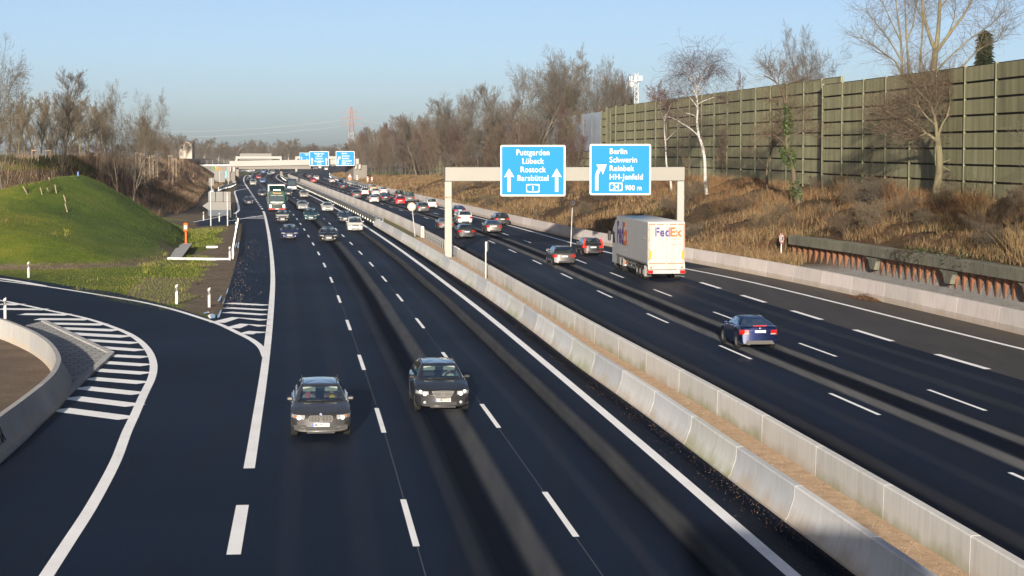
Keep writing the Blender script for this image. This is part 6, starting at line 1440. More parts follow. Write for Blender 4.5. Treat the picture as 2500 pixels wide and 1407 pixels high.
    cab = [(y + .35, z) for y, z in cab]
    mb = MB(); mb.loft([[Vector((x * s_, (y - 7.5) * (1 if abs(x) < 1.2 else .97) + 7.5, z)) for y, z in cab] for x, s_ in ((-1.24, 1), (-1.14, 1), (1.14, 1), (1.24, 1))], True, True); B('cab', mb, bodyw, 30)
    for sd in (1, -1):
        mb = MB(); mb.plate((sd * 1.247, 8.15, 2.35), (0, -sd, 0), (0, 0, 1), [(-.5, -.4), (.42, -.4), (.42, .42), (-.28, .42)], .02); B('side_window', mb, M['dark'])
        mb = MB(); mb.bbox((sd * 1.50, 8.75, 2.45), (.24, .14, .75), .04); mb.tube((sd * 1.2, 8.7, 2.75), (sd * 1.5, 8.75, 2.7), .03, .03, 6); B('mirror', mb, M['black'])
        mb = MB(); mb.bbox((sd * 1.05, 5.5, .75), (.55, 1.6, .6), .08); B('fuel_tank', mb, M['alu_light'], 40)
        mb = MB(); mb.box((sd * 1.26, 6.3, 2.5), (.03, .12, 2.6)); B('air_deflector', mb, bodyw)
    mb = MB(); mb.plate((0, 8.83, 2.6), (-1, 0, 0), (0, -.32, 1), rrect(2.2, .85, .08), .03); B('windscreen', mb, M['dark'])
    mb = MB()
    for sd in (-1,): mb.box((sd * 1.0, 3.32, .72), (.42, .06, .18))
    B('tractor_lamp', mb, M['amber'])
    mb = MB(); mb.box((-1.0, 3.30, .52), (.42, .06, .12)); B('tractor_plate', mb, M['plate'])
lorry_white()
def lorry_green():
    p = G(676.5, 518); t = tangent(L1, p.y); loc = p + t * 4.2; loc.z = 0; rz = heading(L1, p.y) + math.pi
    r = empty('box_lorry', loc, 'green lorry with yellow lettering above the cab and a white box body', 'lorry', None, rz); B = lambda nm, mb, m, sm_=None: mb.build(nm, m, r, sm_, world=False)
    grn = flat('lorry_green', (.004, .032, .023), .5, 0, .25, spec=.1); dk = flat('lorry_green_dark', (.003, .022, .017), .5, 0, .2, spec=.1)
    mb = MB(); mb.bbox((0, -1.5, 2.5), (2.5, 7.4, 3.0), .05); B('box_body', mb, bodyw, 40)
    cab = [(2.35, .5), (2.35, 3.0), (2.5, 3.02), (4.25, 2.9), (4.55, 1.9), (4.62, 1.2), (4.6, .5)]
    mb = MB(); mb.loft([[Vector((x, (y - 3.4) * k + 3.4, z)) for y, z in cab] for x, k in ((-1.23, .95), (-1.1, 1), (1.1, 1), (1.23, .95))], True, True); B('cab', mb, grn, 30)
    mb = MB(); mb.loft([[Vector((x * w, y, z)) for x in np.linspace(-1, 1, 5)] for y, z, w in ((4.2, 2.75, 1.12), (4.0, 3.2, 1.10), (3.6, 3.35, 1.1), (2.5, 3.85, 1.1))], False); mb.loft([[Vector((-1.1, 4.0, 2.8)), Vector((-1.1, 2.5, 2.9))], [Vector((-1.1, 3.6, 3.35)), Vector((-1.1, 2.5, 3.85))]], False); mb.loft([[Vector((1.1, 4.0, 2.8)), Vector((1.1, 2.5, 2.9))], [Vector((1.1, 3.6, 3.35)), Vector((1.1, 2.5, 3.85))]], False); B('roof_deflector', mb, dk)
    mb = MB(); mb.plate((0, 4.28, 2.78), (-1, 0, 0), (0, -.1, 1), rrect(2.0, .42, .08), .12); B('sign_band', mb, grn)
    text_on(r, 'Thomsen', .40, (.62, 4.36, 2.66), (-1, 0, 0), (0, -.1, 1), flat('lettering_yellow', (.42, .22, .03), .5), .02, 'LEFT', 'lettering', width=1.24, height=.26)
    for k in range(4):
        mb = MB(); mb.lathe([(.001, .06), (.08, .05), (.10, 0), (.10, -.08)], (-.42 + k * .28, 4.05, 3.22), (0, 1, .1), 12); B('spot_lamp', mb, M['lamp_on'], 40)
    mb = MB(); mb.plate((0, 4.50, 2.08), (-1, 0, 0), (0, -.30, 1), rrect(2.10, .88, .08), .03); B('windscreen', mb, flat('lorry_glass', (.03, .045, .05), .06, spec=.8))
    mb = MB()
    for sd in (1, -1): mb.box((sd * .5, 4.42, 2.44), (.85, .03, .09))
    B('sun_visors', mb, M['visor'])
    mb = MB(); mb.plate((0, 4.64, 1.28), (-1, 0, 0), (0, 0, 1), [(-.95, .20), (-.72, -.16), (.72, -.16), (.95, .20)], .03); B('grille_panel', mb, M['alu'])
    mb = MB(); mb.box((0, 4.66, 1.46), (1.95, .03, .09)); mb.tube((.5, 4.67, 1.16), (-.5, 4.67, 1.42), .03, .03, 6); mb.lathe([(.05, 0), (.09, 0), (.09, .03), (.05, .03)], (0, 4.66, 1.29), (0, 1, 0), 14, closed=True); B('grille_chrome', mb, M['chrome'])
    mb = MB()
    for z in (.72, .95): mb.box((0, 4.63, z), (1.15, .03, .13))
    B('air_intake', mb, M['black'])
    mb = MB(); mb.box((0, 4.60, .45), (2.46, .14, .16)); B('red_bumper_strip', mb, M['red'])
    mb = MB(); mb.box((0, 4.69, .47), (.52, .02, .12)); B('number_plate', mb, M['plate'])
    for sd in (1, -1):
        mb = MB(); mb.plate((sd * .98, 4.63, .86), (-1, 0, 0), (0, 0, 1), rrect(.30, .46, .08), .05); B('headlight', mb, M['lamp_on'])
        mb = MB(); mb.bbox((sd * 1.48, 4.25, 2.0), (.22, .14, .75), .04); mb.tube((sd * 1.2, 4.2, 2.4), (sd * 1.48, 4.25, 2.3), .03, .03, 6); B('mirror', mb, dk if sd < 0 else M['black'])
        wheel(r, sd * 1.05, 3.4, .50, .32, sd); wheel(r, sd * 1.0, -2.6, .50, .50, sd)
        mb = MB(); mb.box((sd * 1.1, .6, .8), (.3, 2.6, .5)); B('side_skirt', mb, M['alu'])
    mb = MB(); mb.box((0, 0, .85), (1.1, 8.2, .25)); B('chassis', mb, M['black'])
lorry_green()
def minibus():
    p = G(712.5, 467); t = tangent(L2, p.y); loc = p + t * 2.6; loc.z = 0; rz = heading(L2, p.y) + math.pi
    r = empty('minibus', loc, 'dark minibus with silver front beside the median guard rail, behind the green lorry', 'bus', None, rz); B = lambda nm, mb, m, sm_=None: mb.build(nm, m, r, sm_, world=False)
    dk = flat('minibus_dark', (.012, .016, .028), .3, 0, .8); sv = flat('minibus_silver', (.25, .25, .245), .35, .3)
    sec = [(-3.3, .35), (-3.3, 2.6), (-3.1, 2.72), (2.4, 2.72), (2.95, 2.5), (3.35, 1.3), (3.45, .9), (3.45, .35)]
    mb = MB(); mb.loft([[Vector((x, y * k, z)) for y, z in sec] for x, k in ((-1.02, .97), (-.92, 1), (.92, 1), (1.02, .97))], True, True); B('body', mb, dk, 30)
    mb = MB(); mb.plate((0, 3.15, 1.88), (-1, 0, 0), (0, -.34, 1), rrect(1.75, 1.05, .1), .03); B('windscreen', mb, flat('minibus_glass', (.03, .045, .05), .06, spec=.8))
    mb = MB(); mb.plate((0, 3.46, .78), (-1, 0, 0), (0, 0, 1), rrect(1.9, .55, .1), .04); B('front_panel', mb, sv)
    mb = MB(); mb.box((0, 3.49, .68), (.9, .03, .16)); B('grille', mb, M['black'])
    mb = MB(); mb.box((0, 3.50, .50), (.52, .02, .12)); B('number_plate', mb, M['plate'])
    for sd in (1, -1):
        mb = MB(); mb.plate((sd * .78, 3.48, .92), (-1, 0, 0), (0, 0, 1), rrect(.32, .24, .07), .05); B('headlight', mb, M['lamp_on'])
        mb = MB(); mb.bbox((sd * 1.17, 2.9, 1.6), (.18, .10, .32), .03); B('mirror', mb, M['black'])
        for k in range(3): mb = MB(); mb.plate((sd * 1.025, 1.4 - k * 1.7, 1.9), (0, -sd, 0), (0, 0, 1), rrect(1.45, .9, .08), .02); B('side_window', mb, M['dark'])
        wheel(r, sd * .85, 2.3, .36, .25, sd); wheel(r, sd * .85, -2.0, .36, .25, sd)
minibus()
# ------------------------------------------------------------------ trees
def segs_mesh(name, segs, m, sides=3):
    """segs: (p0, p1, r0, r1) arrays -> one mesh of thin tapered prisms"""
    p0 = np.array([s[0] for s in segs]); p1 = np.array([s[1] for s in segs]); r0 = np.array([s[2] for s in segs]); r1 = np.array([s[3] for s in segs])
    a = p1 - p0; ln = np.linalg.norm(a, axis=1, keepdims=True) + 1e-9; a = a / ln
    h = np.where(np.abs(a[:, 2:3]) > .9, np.array([[1., 0, 0]]), np.array([[0, 0, 1.]])); u = np.cross(a, h); u /= np.linalg.norm(u, axis=1, keepdims=True); w = np.cross(a, u)
    V = []
    for P0, Rr in ((p0, r0), (p1 + a * .02, r1)):
        for k in range(sides):
            an = 2 * math.pi * k / sides; V.append(P0 + (u * math.cos(an) + w * math.sin(an)) * Rr[:, None])
    V = np.stack(V, 1).reshape(-1, 3); n = len(segs); b = (np.arange(n) * 2 * sides)[:, None]
    Fc = np.concatenate([np.stack([b[:, 0] + k, b[:, 0] + (k + 1) % sides, b[:, 0] + sides + (k + 1) % sides, b[:, 0] + sides + k], -1) for k in range(sides)])
    return fast_mesh(name, V, Fc, m, smooth=True)

def grow(seed, H, trunk_r, first=.25, spread=.55, levels=4, kids=(9, 7, 6, 5), up=.35, lean=0, forks=1, droop=0.0, crown=.5, wig=.12, twig=.010, ratio=.62, bush=False, top_w=.25):
    """a bare tree: list of woody limbs and list of twigs, trunk base at the origin"""
    rnd = random.Random(seed); limbs, twigs = [], []
    def branch(p, d, L, r, lev):
        n = max(2, int(4 if lev == 0 else 3)); n = 7 if lev == 0 else (5 if lev == 1 else (4 if lev == 2 else 3))
        pts = [(p.copy(), r)]; q = p.copy(); dd = d.copy()
        for i in range(n):
            dd = (dd + Vector((rnd.gauss(0, wig), rnd.gauss(0, wig), rnd.gauss(0, wig * .6) + (up * .22 if lev and not droop else 0) - droop * (.10 if lev >= 2 else 0.0) * (lev - 1)))).normalized()
            q = q + dd * (L / n); rr = r * (1 - (.72 if lev else .62) * (i + 1) / n); rr = max(rr, twig * .6)
            (limbs if lev < 2 or rr > .035 else twigs).append((pts[-1][0][:], q[:], pts[-1][1], rr)); pts.append((q.copy(), rr))
        if lev >= levels: return
        k = kids[lev]
        for j in range(k):
            t = first + (1 - first) * (j + rnd.random()) / k if lev == 0 else .18 + .82 * (j + rnd.random()) / k
            f = t * n; i = min(n - 1, int(f)); a, b = pts[i][0], pts[i + 1][0]; o = a.lerp(b, f - i); ax = (b - a).normalized()
            rb = pts[i][1] + (pts[i + 1][1] - pts[i][1]) * (f - i); az = rnd.uniform(0, 6.283) if lev else j * 2.4 + rnd.uniform(-.5, .5)
            u = ax.orthogonal().normalized(); w = ax.cross(u); ang = spread * rnd.uniform(.7, 1.25) * (1.15 if lev else 1) * (1.0 - top_w * t if lev == 0 else 1)
            nd = (ax * math.cos(ang) + (u * math.cos(az) + w * math.sin(az)) * math.sin(ang)).normalized()
            Lk = L * ratio * rnd.uniform(.7, 1.15) * ((1.08 - .62 * t) if lev == 0 else (1 - .45 * t)); 
            if lev == 0: Lk *= crown * 1.65
            branch(o, nd, Lk, max(twig * .7, rb * rnd.uniform(.42, .62)), lev + 1)
    for f in range(forks):
        an = f * 6.283 / forks + rnd.random(); dv = Vector((lean + (math.cos(an) * .30 if forks > 1 else 0), math.sin(an) * .22 if forks > 1 else 0, 1)).normalized()
        branch(Vector((0, 0, -.4)), dv, H * rnd.uniform(.9, 1), trunk_r * (1 if forks == 1 else .75), 0)
    return limbs, twigs
def bark(name, a, b, sc=2.0): return mottled(name, [(.3, a), (.7, b)], sc, .9, (1, 1, .3), .4, .02, obj=True)
BK1 = bark('bark_grey', (.05, .043, .032), (.115, .098, .07)); BK2 = bark('bark_brown', (.042, .03, .02), (.10, .072, .048)); BK3 = bark('bark_olive', (.065, .058, .03), (.15, .13, .075))
BKW = mottled('bark_birch', [(.36, (.05, .045, .04)), (.42, (.28, .265, .245)), (.8, (.36, .345, .32))], 3.0, .8, (.6, .6, 1.8), .1, .01, obj=True)
TW = {'grey': flat('twig_grey', (0.097, 0.083, 0.065), .9, spec=.1), 'brown': flat('twig_brown', (0.097, 0.072, 0.049), .9, spec=.1), 'red': flat('twig_red', (0.075, 0.046, 0.039), .9, spec=.1), 'pale': flat('twig_pale', (0.117, 0.094, 0.063), .9, spec=.1), 'purple': flat('twig_purple', (0.078, 0.054, 0.050), .9, spec=.1)}
_tp = {}
PROTO = {
 # name: (seed, H, r, kwargs, bark, twig)
 'oak':    (3, 14, .24, dict(first=.22, spread=.78, kids=(12, 8, 7, 6), crown=.62, wig=.14, twig=.020, ratio=.74), BK1, 'grey'),
 'oak2':   (8, 14, .22, dict(first=.30, spread=.70, kids=(12, 8, 7, 5), crown=.58, wig=.15, twig=.020, ratio=.74), BK2, 'grey'),
 'tall':   (5, 15, .19, dict(first=.25, spread=.45, kids=(14, 7, 6, 5), crown=.42, wig=.12, twig=.018, ratio=.70), BK1, 'grey'),
 'poplar': (12, 15, .16, dict(first=.18, spread=.36, kids=(17, 7, 6, 4), crown=.36, wig=.09, twig=.015, up=.6, ratio=.68), BK3, 'pale'),
 'birch':  (21, 14, .15, dict(first=.30, spread=.62, kids=(14, 8, 8, 5), crown=.44, wig=.13, twig=.011, droop=1.1), BKW, 'purple'),
 'scrub':  (31, 8, .10, dict(first=.08, spread=.62, kids=(12, 8, 6, 4), crown=.62, forks=3, wig=.16, twig=.015), BK2, 'brown'),
 'redscrub': (37, 8, .09, dict(first=.10, spread=.60, kids=(12, 8, 7, 4), crown=.60, forks=3, wig=.15, twig=.012), BK2, 'red'),
 'alder':  (41, 11, .18, dict(first=.30, spread=.85, kids=(11, 8, 6, 5), crown=.5, wig=.24, twig=.013, lean=-.16), BK2, 'brown'),
 'apple':  (44, 10, .26, dict(first=.34, spread=.95, kids=(12, 8, 7, 5), crown=.58, wig=.26, twig=.013), BK1, 'brown'),
 'willow': (51, 22, .36, dict(first=.16, spread=.46, kids=(12, 9, 7, 5), crown=.52, forks=3, wig=.10, twig=.017, up=.5), BK3, 'pale'),
 'sapling': (61, 8, .06, dict(first=.25, spread=.45, kids=(10, 6, 5, 3), crown=.40, wig=.14, twig=.010), BK2, 'brown'),
 'far':    (71, 14, .20, dict(first=.12, spread=.62, kids=(13, 8, 6, 4), crown=.58, wig=.15, twig=.032, ratio=.72), BK2, 'grey'),
 'far2':   (77, 14, .20, dict(first=.10, spread=.50, kids=(13, 8, 6, 4), crown=.52, wig=.13, twig=.032, ratio=.70), BK1, 'grey'),
 'farbirch': (79, 14, .16, dict(first=.20, spread=.50, kids=(12, 8, 6, 4), crown=.42, wig=.12, twig=.030, droop=.6), BKW, 'purple'),
}
def tree_proto(k, tw=None):
    key = (k, tw)
    if key in _tp: return _tp[key]
    sd, H, r, kw, bk, t0 = PROTO[k]; lv = 4 if not k.startswith('far') else 4
    if (k, None) in _tp and tw: a, b = _tp[(k, None)][:2]; b = b.copy(); b.materials.clear(); b.materials.append(TW[tw])
    else:
        L_, T_ = grow(sd, H, r, levels=lv, **kw); a = segs_mesh('trunk', L_, bk, 6); b = segs_mesh('crown', T_, TW[tw or t0], 3)
    z = np.empty(len(b.vertices) * 3, np.float32); b.vertices.foreach_get('co', z); z = z.reshape(-1, 3)
    _tp[key] = (a, b, float(np.percentile(z[:, 2], 99.5)), float(np.percentile(np.abs(z[:, 0]), 97))); return _tp[key]
def tree(k, base, H, label, group=None, wid=None, rz=None, tw=None, name='bare_tree'):
    a, b, h0, w0 = tree_proto(k, tw); s = H / h0; sx = s if wid is None else wid / 2 / w0
    r = empty(name, base, label, 'tree', group, random.uniform(0, 6.28) if rz is None else rz); r.scale = (sx, sx, s)
    o = bpy.data.objects.new('trunk', a); link(o, r); o = bpy.data.objects.new('crown', b); link(o, r); return r
def tree_px(k, x, yb, yt, d, label, group=None, wpx=None, side='R', z=None, **kw):
    X = P(x, yb, d).x; zg = z if z is not None else float((zR if side == 'R' else zL)(np.array([X]), np.array([d]))[0]); H = P(x, yt, d).z - zg
    return tree(k, (X, d, zg - .1), H, label, group, None if wpx is None else wpx / F * d, **kw)
# left bank
tree_px('oak', 8, 452, 82, 205, 'large bare tree with a dark trunk at the left edge of the view', wpx=215, side='L', rz=.4)
tree_px('oak2', -38, 452, 96, 212, 'bare tree cut by the left edge of the view, beside the large dark trunked one', wpx=260, side='L', rz=2.4)
tree_px('tall', 143, 425, 172, 243, 'slender leaning bare tree, tallest between the left edge tree and the twin trees', wpx=120, side='L', rz=1.0)
tree_px('oak2', 295, 412, 198, 247, 'round crowned bare tree, left one of the twin trees on the left bank', wpx=115, side='L', rz=2.2)
tree_px('oak', 318, 408, 226, 252, 'bushy bare tree, right one of the twin trees on the left bank', wpx=130, side='L', rz=4.0)
gl_ = 'pale trunked bare trees behind the left bank'
for i, (x, yt) in enumerate([(-40,250),(-8,262),(25,238),(44,245),(62,222),(82,236),(100,228),(118,224),(134,236),(160,226),(176,235),(196,232),(214,236),(232,246),(250,252),(262,262),(346,280),(362,300)]):
    d_ = 300 + (i * 37 % 100); tree_px('poplar', x, 390, yt, d_, 'pale bare tree in the light trunked row behind the left bank', gl_, wpx=random.uniform(46, 64), z=7.7)
gl2 = 'brown scrub on the left plateau'
for i, (x, yt, w) in enumerate([(-20,330,70),(30,335,60),(75,345,60),(120,340,70),(165,345,60),(205,348,60),(250,345,60),(290,350,50),(330,345,60),(365,338,60),(400,345,55)]):
    tree_px('redscrub' if i % 3 == 0 else 'scrub', x, 390, yt, 330 + i % 4 * 25, 'low brown bare bush in the dense row behind the wooden tree supports', gl2, wpx=w, z=7.5, name='bare_bush')
gl3 = 'bare trees fading away beyond the left bank'
for i, (x, yt, w, k) in enumerate([(378,318,50,'farbirch'),(392,328,44,'far'),(405,322,50,'farbirch'),(420,330,50,'far'),(436,326,46,'far'),(452,338,40,'far2'),(340,310,50,'far'),(362,318,46,'far2'),(388,335,50,'far')]):
    tree_px(k, x, 405, yt, 520 + i % 3 * 60, 'purplish brown bare tree in the group fading away beyond the left bank', gl3, wpx=w, z=5.5)
gf = 'hazy trees on the horizon behind the bridge'
hz = [(468,345,40),(483,336,40),(498,342,34),(508,350,30),(520,350,40),(533,343,36),(546,352,36),(560,350,40),(574,346,44),(588,354,36),(606,341,30),(621,340,36),(636,342,36),(650,352,40),(664,355,34),(678,345,36),(692,338,60),(706,342,50),(722,354,46),(738,356,44),(752,349,50),(766,352,44),(780,358,44),(796,356,44),(812,358,40),(828,352,44),(842,350,44),(856,346,44),(870,350,40)]
for i, (x, yt, w) in enumerate(hz):
    d_ = 900 + (i * 53 % 4) * 90; tree_px(['far', 'far2', 'farbirch'][i % 3], x, 400, yt, d_, 'hazy bare tree in the woodland edge on the horizon behind the bridge', gf, wpx=w * 1.15, z=2.5)
for i in range(46):
    x = 440 + i * 10.2; d_ = 1120 + (i * 71 % 5) * 60; tree_px(['far2', 'far'][i % 2], x, 400, 356 + (i * 13 % 7), d_, 'hazy bare tree in the woodland edge on the horizon behind the bridge', gf, wpx=50, z=1.5)
# right: woods along and behind the far noise wall
gr = 'brown bare trees along the far noise barrier'
for i, (x, yt, w, dz) in enumerate([(872,330,40,700),(884,320,50,690),(898,310,56,670),(914,305,60,640),(930,312,60,620),(948,300,66,600),(966,302,66,585),(985,288,76,565),(1004,282,86,545),(1022,290,76,530),(1040,284,80,515),(1058,296,70,500),(1075,300,66,500),(905,345,50,600),(925,350,50,575),(950,345,60,560),(975,350,60,545),(1000,345,66,530),(1030,342,66,515)]):
    tree_px(['scrub', 'far', 'redscrub'][i % 3], x, 430, yt, dz, 'brown bare tree in the thicket at the far end of the noise barrier', gr, wpx=w * 1.2, z=None)
def wall_front(x, d, off):                       # a spot in front of the noise wall
    return float(WX(d)) - off
specs = [('oak', 1112, 395, 228, 430, 120, 'spreading bare tree above the bluish far wall, left of the beam of the near gantry', 'brown'), ('oak2', 1165, 400, 214, 405, 120, 'tall pale branched bare tree in front of the bluish glass wall', None), ('tall', 1208, 395, 240, 395, 90, 'narrow bare tree just left of the tallest pair above the Puttgarden sign', None),
 ('oak', 1302, 390, 118, 345, 190, 'tallest broad bare tree rising above the Puttgarden sign', None), ('oak2', 1350, 390, 132, 352, 150, 'second tall bare tree right beside the tallest one above the Puttgarden sign', None), ('oak', 1432, 400, 140, 335, 120, 'bare tree with a tall spire between the two near signs', None), ('oak2', 1478, 400, 165, 330, 130, 'dark rounded bare tree above the Berlin sign', None), ('redscrub', 1530, 400, 178, 345, 90, 'reddish bare tree with pale stems right of the rounded one', None)]
for k, x, yb, yt, d_, w, lb, tw in specs: tree_px(k, x, yb, yt, d_, lb, wpx=w, tw=tw)
gs = 'scrubby bare trees in front of the glass topped wall'
for i, (x, yt, w, d_) in enumerate([(1090,300,90,440),(1130,290,90,420),(1175,310,90,400),(1215,290,90,385),(1250,275,90,375),(1285,260,100,365),(1320,270,100,345),(1365,255,100,335),(1400,262,100,330),(1440,260,90,322),(1480,262,100,318),(1515,255,90,312),(1555,262,90,305),(1590,270,90,295),(1108,340,80,425),(1145,345,80,405),(1190,340,80,390),(1235,330,80,372),(1275,325,80,350),(1405,330,90,318),(1500,340,90,300)]):
    tree_px(['scrub', 'redscrub', 'oak2'][i % 3], x, 420, yt, d_, 'brown scrubby bare tree in the belt in front of the glass topped wall', gs, wpx=w)
for i, (x, yt, w, k, d_) in enumerate([(1088,262,80,'oak2',450),(1135,238,90,'tall',425),(1190,226,90,'oak',410),(1232,205,90,'tall',395),(1262,160,100,'oak2',372),(1330,150,110,'tall',365),(1385,165,110,'oak',355),(1410,185,90,'oak2',350),(1455,178,100,'oak',345),(1500,190,90,'oak2',345),(1555,205,80,'tall',345),(1100,300,80,'far',440),(1150,290,80,'far2',430),(1210,280,80,'far',420),(1050,272,70,'oak2',500),(1020,280,70,'tall',520),(990,276,70,'oak',545)]):
    tree_px(k, x, 400, yt, d_, 'grey brown bare tree filling the belt behind the two near blue signs', 'bare trees behind the near blue signs', wpx=w)
for i, (x, yt, w, k, lb) in enumerate([(1590,196,100,'farbirch','hazy grey bare tree behind the wall left of the white birch'),(1655,240,120,'redscrub','reddish bare bush tree behind the white birch'),(1812,172,46,'farbirch','small pale birch top peeping over the wall'),(1618,215,90,'farbirch','second hazy birch crown behind the wall left of the white birch')]):
    d_ = [340, 262, 330, 310][i]; tree_px(k, x, 300, yt, d_, lb, wpx=w)
tree_px('oak', 2020, 260, 62, 232, 'dark bare tree with an oval crown behind the noise wall', wpx=168, rz=1.1)
# the white birch: bent trunk built by hand, twigs hanging from it
def px_path(pts, d0, d1=None):
    n = len(pts); return [P(x, y, d0 + ((d1 or d0) - d0) * i / (n - 1)) for i, (x, y) in enumerate(pts)]
def custom_tree(name, label, base, paths, bk, twm, seed, dens=5, tl=2.4, droop=.0, extra=None, up=.25, tr=.011, group=None):
    """paths: (points, r0, r1); twigs sprout along the thinner parts"""
    rnd = random.Random(seed); root = empty(name, base, label, 'tree', group); L_, T_ = [], []
    def twigs(p, d, L, r, lev):
        n = 4; q = p.copy(); dd = d.copy()
        for i in range(n):
            dd = (dd + Vector((rnd.gauss(0, .17), rnd.gauss(0, .17), rnd.gauss(0, .10) + up * .2 - droop * (.26 if lev else .12)))).normalized(); q2 = q + dd * (L / n)
            T_.append((q[:], q2[:], r * (1 - .6 * i / n), r * (1 - .6 * (i + 1) / n))); q = q2
            if lev < 2 and (lev == 0 or rnd.random() < .5):
                for _ in range(1):
                    o = Vector((rnd.gauss(0, 1), rnd.gauss(0, 1), rnd.gauss(0, .7))).normalized(); twigs(q, (dd * .6 + o * .7).normalized(), L * rnd.uniform(.4, .65), r * .6, lev + 1)
    for pts, r0, r1, dn in paths:
        n = len(pts); t = np.arange(n); fs = [pchip(t, [p[k] for p in pts]) for k in range(3)]; q = np.linspace(0, n - 1, (n - 1) * 5 + 1)
        pp = [Vector((float(fs[0](a)), float(fs[1](a)), float(fs[2](a)))) for a in q]; m = len(pp)
        for i in range(m - 1):
            L_.append((pp[i][:], pp[i + 1][:], r0 + (r1 - r0) * i / (m - 1), r0 + (r1 - r0) * (i + 1) / (m - 1)))
            if i / m > .25 or dn > 8:
                for _ in range(int(dn * rnd.uniform(.5, 1.4) + .5)):
                    o = Vector((rnd.gauss(0, 1), rnd.gauss(0, 1), rnd.gauss(0, .5) + .3)).normalized(); dd = ((pp[i + 1] - pp[i]).normalized() * .7 + o).normalized(); twigs(pp[i].lerp(pp[i + 1], rnd.random()), dd, tl * rnd.uniform(.5, 1.2), tr * 1.6, 0)
    off = np.array(base)
    for A in (L_, T_):
        for i, s_ in enumerate(A): A[i] = (np.array(s_[0]) - off, np.array(s_[1]) - off, s_[2], s_[3])
    link(bpy.data.objects.new('trunk', segs_mesh('trunk', L_, bk, 8)), root)
    if T_: link(bpy.data.objects.new('crown', segs_mesh('crown', T_, twm, 3)), root)
    return root
b0 = drop(1727, 483, lambda X, Y: zR(X, Y), 120, 320); D = b0.y; pp = lambda *a: px_path(a, D)
custom_tree('birch_tree', 'white barked birch with a bent trunk in front of the olive noise wall', b0, [
 (pp((1728,488),(1722,445),(1721,400),(1716,362),(1706,330),(1702,300),(1703,270),(1702,240),(1700,210),(1705,180),(1711,155)), .21, .03, 1),
 (pp((1703,245),(1693,215),(1684,185),(1676,160)), .07, .02, 3), (pp((1700,225),(1712,195),(1722,165),(1727,140)), .06, .02, 3), (pp((1701,238),(1716,215),(1728,190),(1738,175)), .05, .02, 3), (pp((1708,335),(1690,318),(1668,303),(1645,290),(1630,285)), .08, .02, 2), (pp((1704,290),(1690,280),(1672,276)), .05, .02, 1), (pp((1702,262),(1690,245),(1675,232),(1660,225)), .05, .015, 3), (pp((1703,255),(1722,245),(1745,238),(1756,240)), .05, .015, 3), (pp((1700,200),(1690,175),(1686,150)), .04, .015, 4), (pp((1684,190),(1668,180),(1655,185)), .03, .01, 4), (pp((1722,170),(1738,160),(1747,175)), .03, .01, 4)], BKW, TW['purple'], 5, tl=2.7, droop=1.0)
b1 = drop(1643, 470, lambda X, Y: zR(X, Y), 120, 330); D = b1.y
custom_tree('birch_tree', 'thin second birch left of the bent one, partly hidden by the gantry', b1, [(px_path([(1640,480),(1637,440),(1627,400),(1625,355),(1622,320),(1624,280)], D), .15, .05, 0), (px_path([(1624,345),(1650,320),(1664,305)], D), .04, .015, 2), (px_path([(1624,300),(1614,270),(1612,240)], D), .05, .015, 4), (px_path([(1624,290),(1635,262),(1640,235)], D), .05, .015, 4)], BKW, TW['red'], 6, tl=2.0, droop=.4)
b2 = drop(1947, 500, lambda X, Y: zR(X, Y), 110, 300); D = b2.y
DW = 205.0; zw = float(zR(np.array([P(2278, 300, DW).x]), np.array([DW]))[0]); wp = lambda *a: px_path(a, DW)
custom_tree('bare_tree', 'huge pale limbed bare tree spreading behind the noise wall at the top right', Vector((P(2278, 300, DW).x, DW, zw)), [
 (wp((2276,330),(2277,240),(2279,174),(2284,121)), .42, .30, 0), (wp((2284,125),(2291,71),(2295,0),(2299,-60),(2305,-130)), .26, .05, 3), (wp((2284,125),(2270,89),(2256,36),(2250,-20),(2240,-90)), .22, .04, 3), (wp((2287,125),(2327,71),(2358,28),(2378,-20),(2390,-70)), .18, .04, 3), (wp((2280,200),(2348,163),(2390,121),(2433,100),(2452,70)), .10, .02, 3), (wp((2281,185),(2302,156),(2373,92),(2420,60),(2455,25)), .10, .02, 3), (wp((2295,20),(2325,-20),(2345,-70)), .10, .03, 4), (wp((2262,60),(2235,10),(2225,-60)), .09, .03, 4), (wp((2310,95),(2330,40),(2335,-20)), .08, .02, 4)], BK3, TW['pale'], 12, tl=3.6, tr=.012)
zw2 = float(zR(np.array([P(2205, 300, DW).x]), np.array([DW]))[0])
custom_tree('bare_tree', 'pale tree of many slim stems left of the huge one behind the wall', Vector((P(2208, 300, DW).x, DW, zw2)), [
 (wp((2206,330),(2203,240),(2202,185),(2200,107),(2191,36),(2184,-30)), .20, .04, 2), (wp((2212,330),(2220,240),(2218,170),(2213,89),(2209,0),(2205,-60)), .17, .03, 2), (wp((2225,330),(2240,240),(2245,174),(2252,71),(2251,0)), .18, .05, 2), (wp((2202,185),(2185,150),(2163,135),(2127,107),(2103,92)), .10, .02, 3), (wp((2201,150),(2175,105),(2149,71),(2112,21)), .10, .02, 3), (wp((2198,100),(2170,40),(2150,-10)), .08, .02, 3), (wp((2213,100),(2232,50),(2236,0)), .07, .02, 3)], BK3, TW['pale'], 14, tl=3.2, tr=.012)
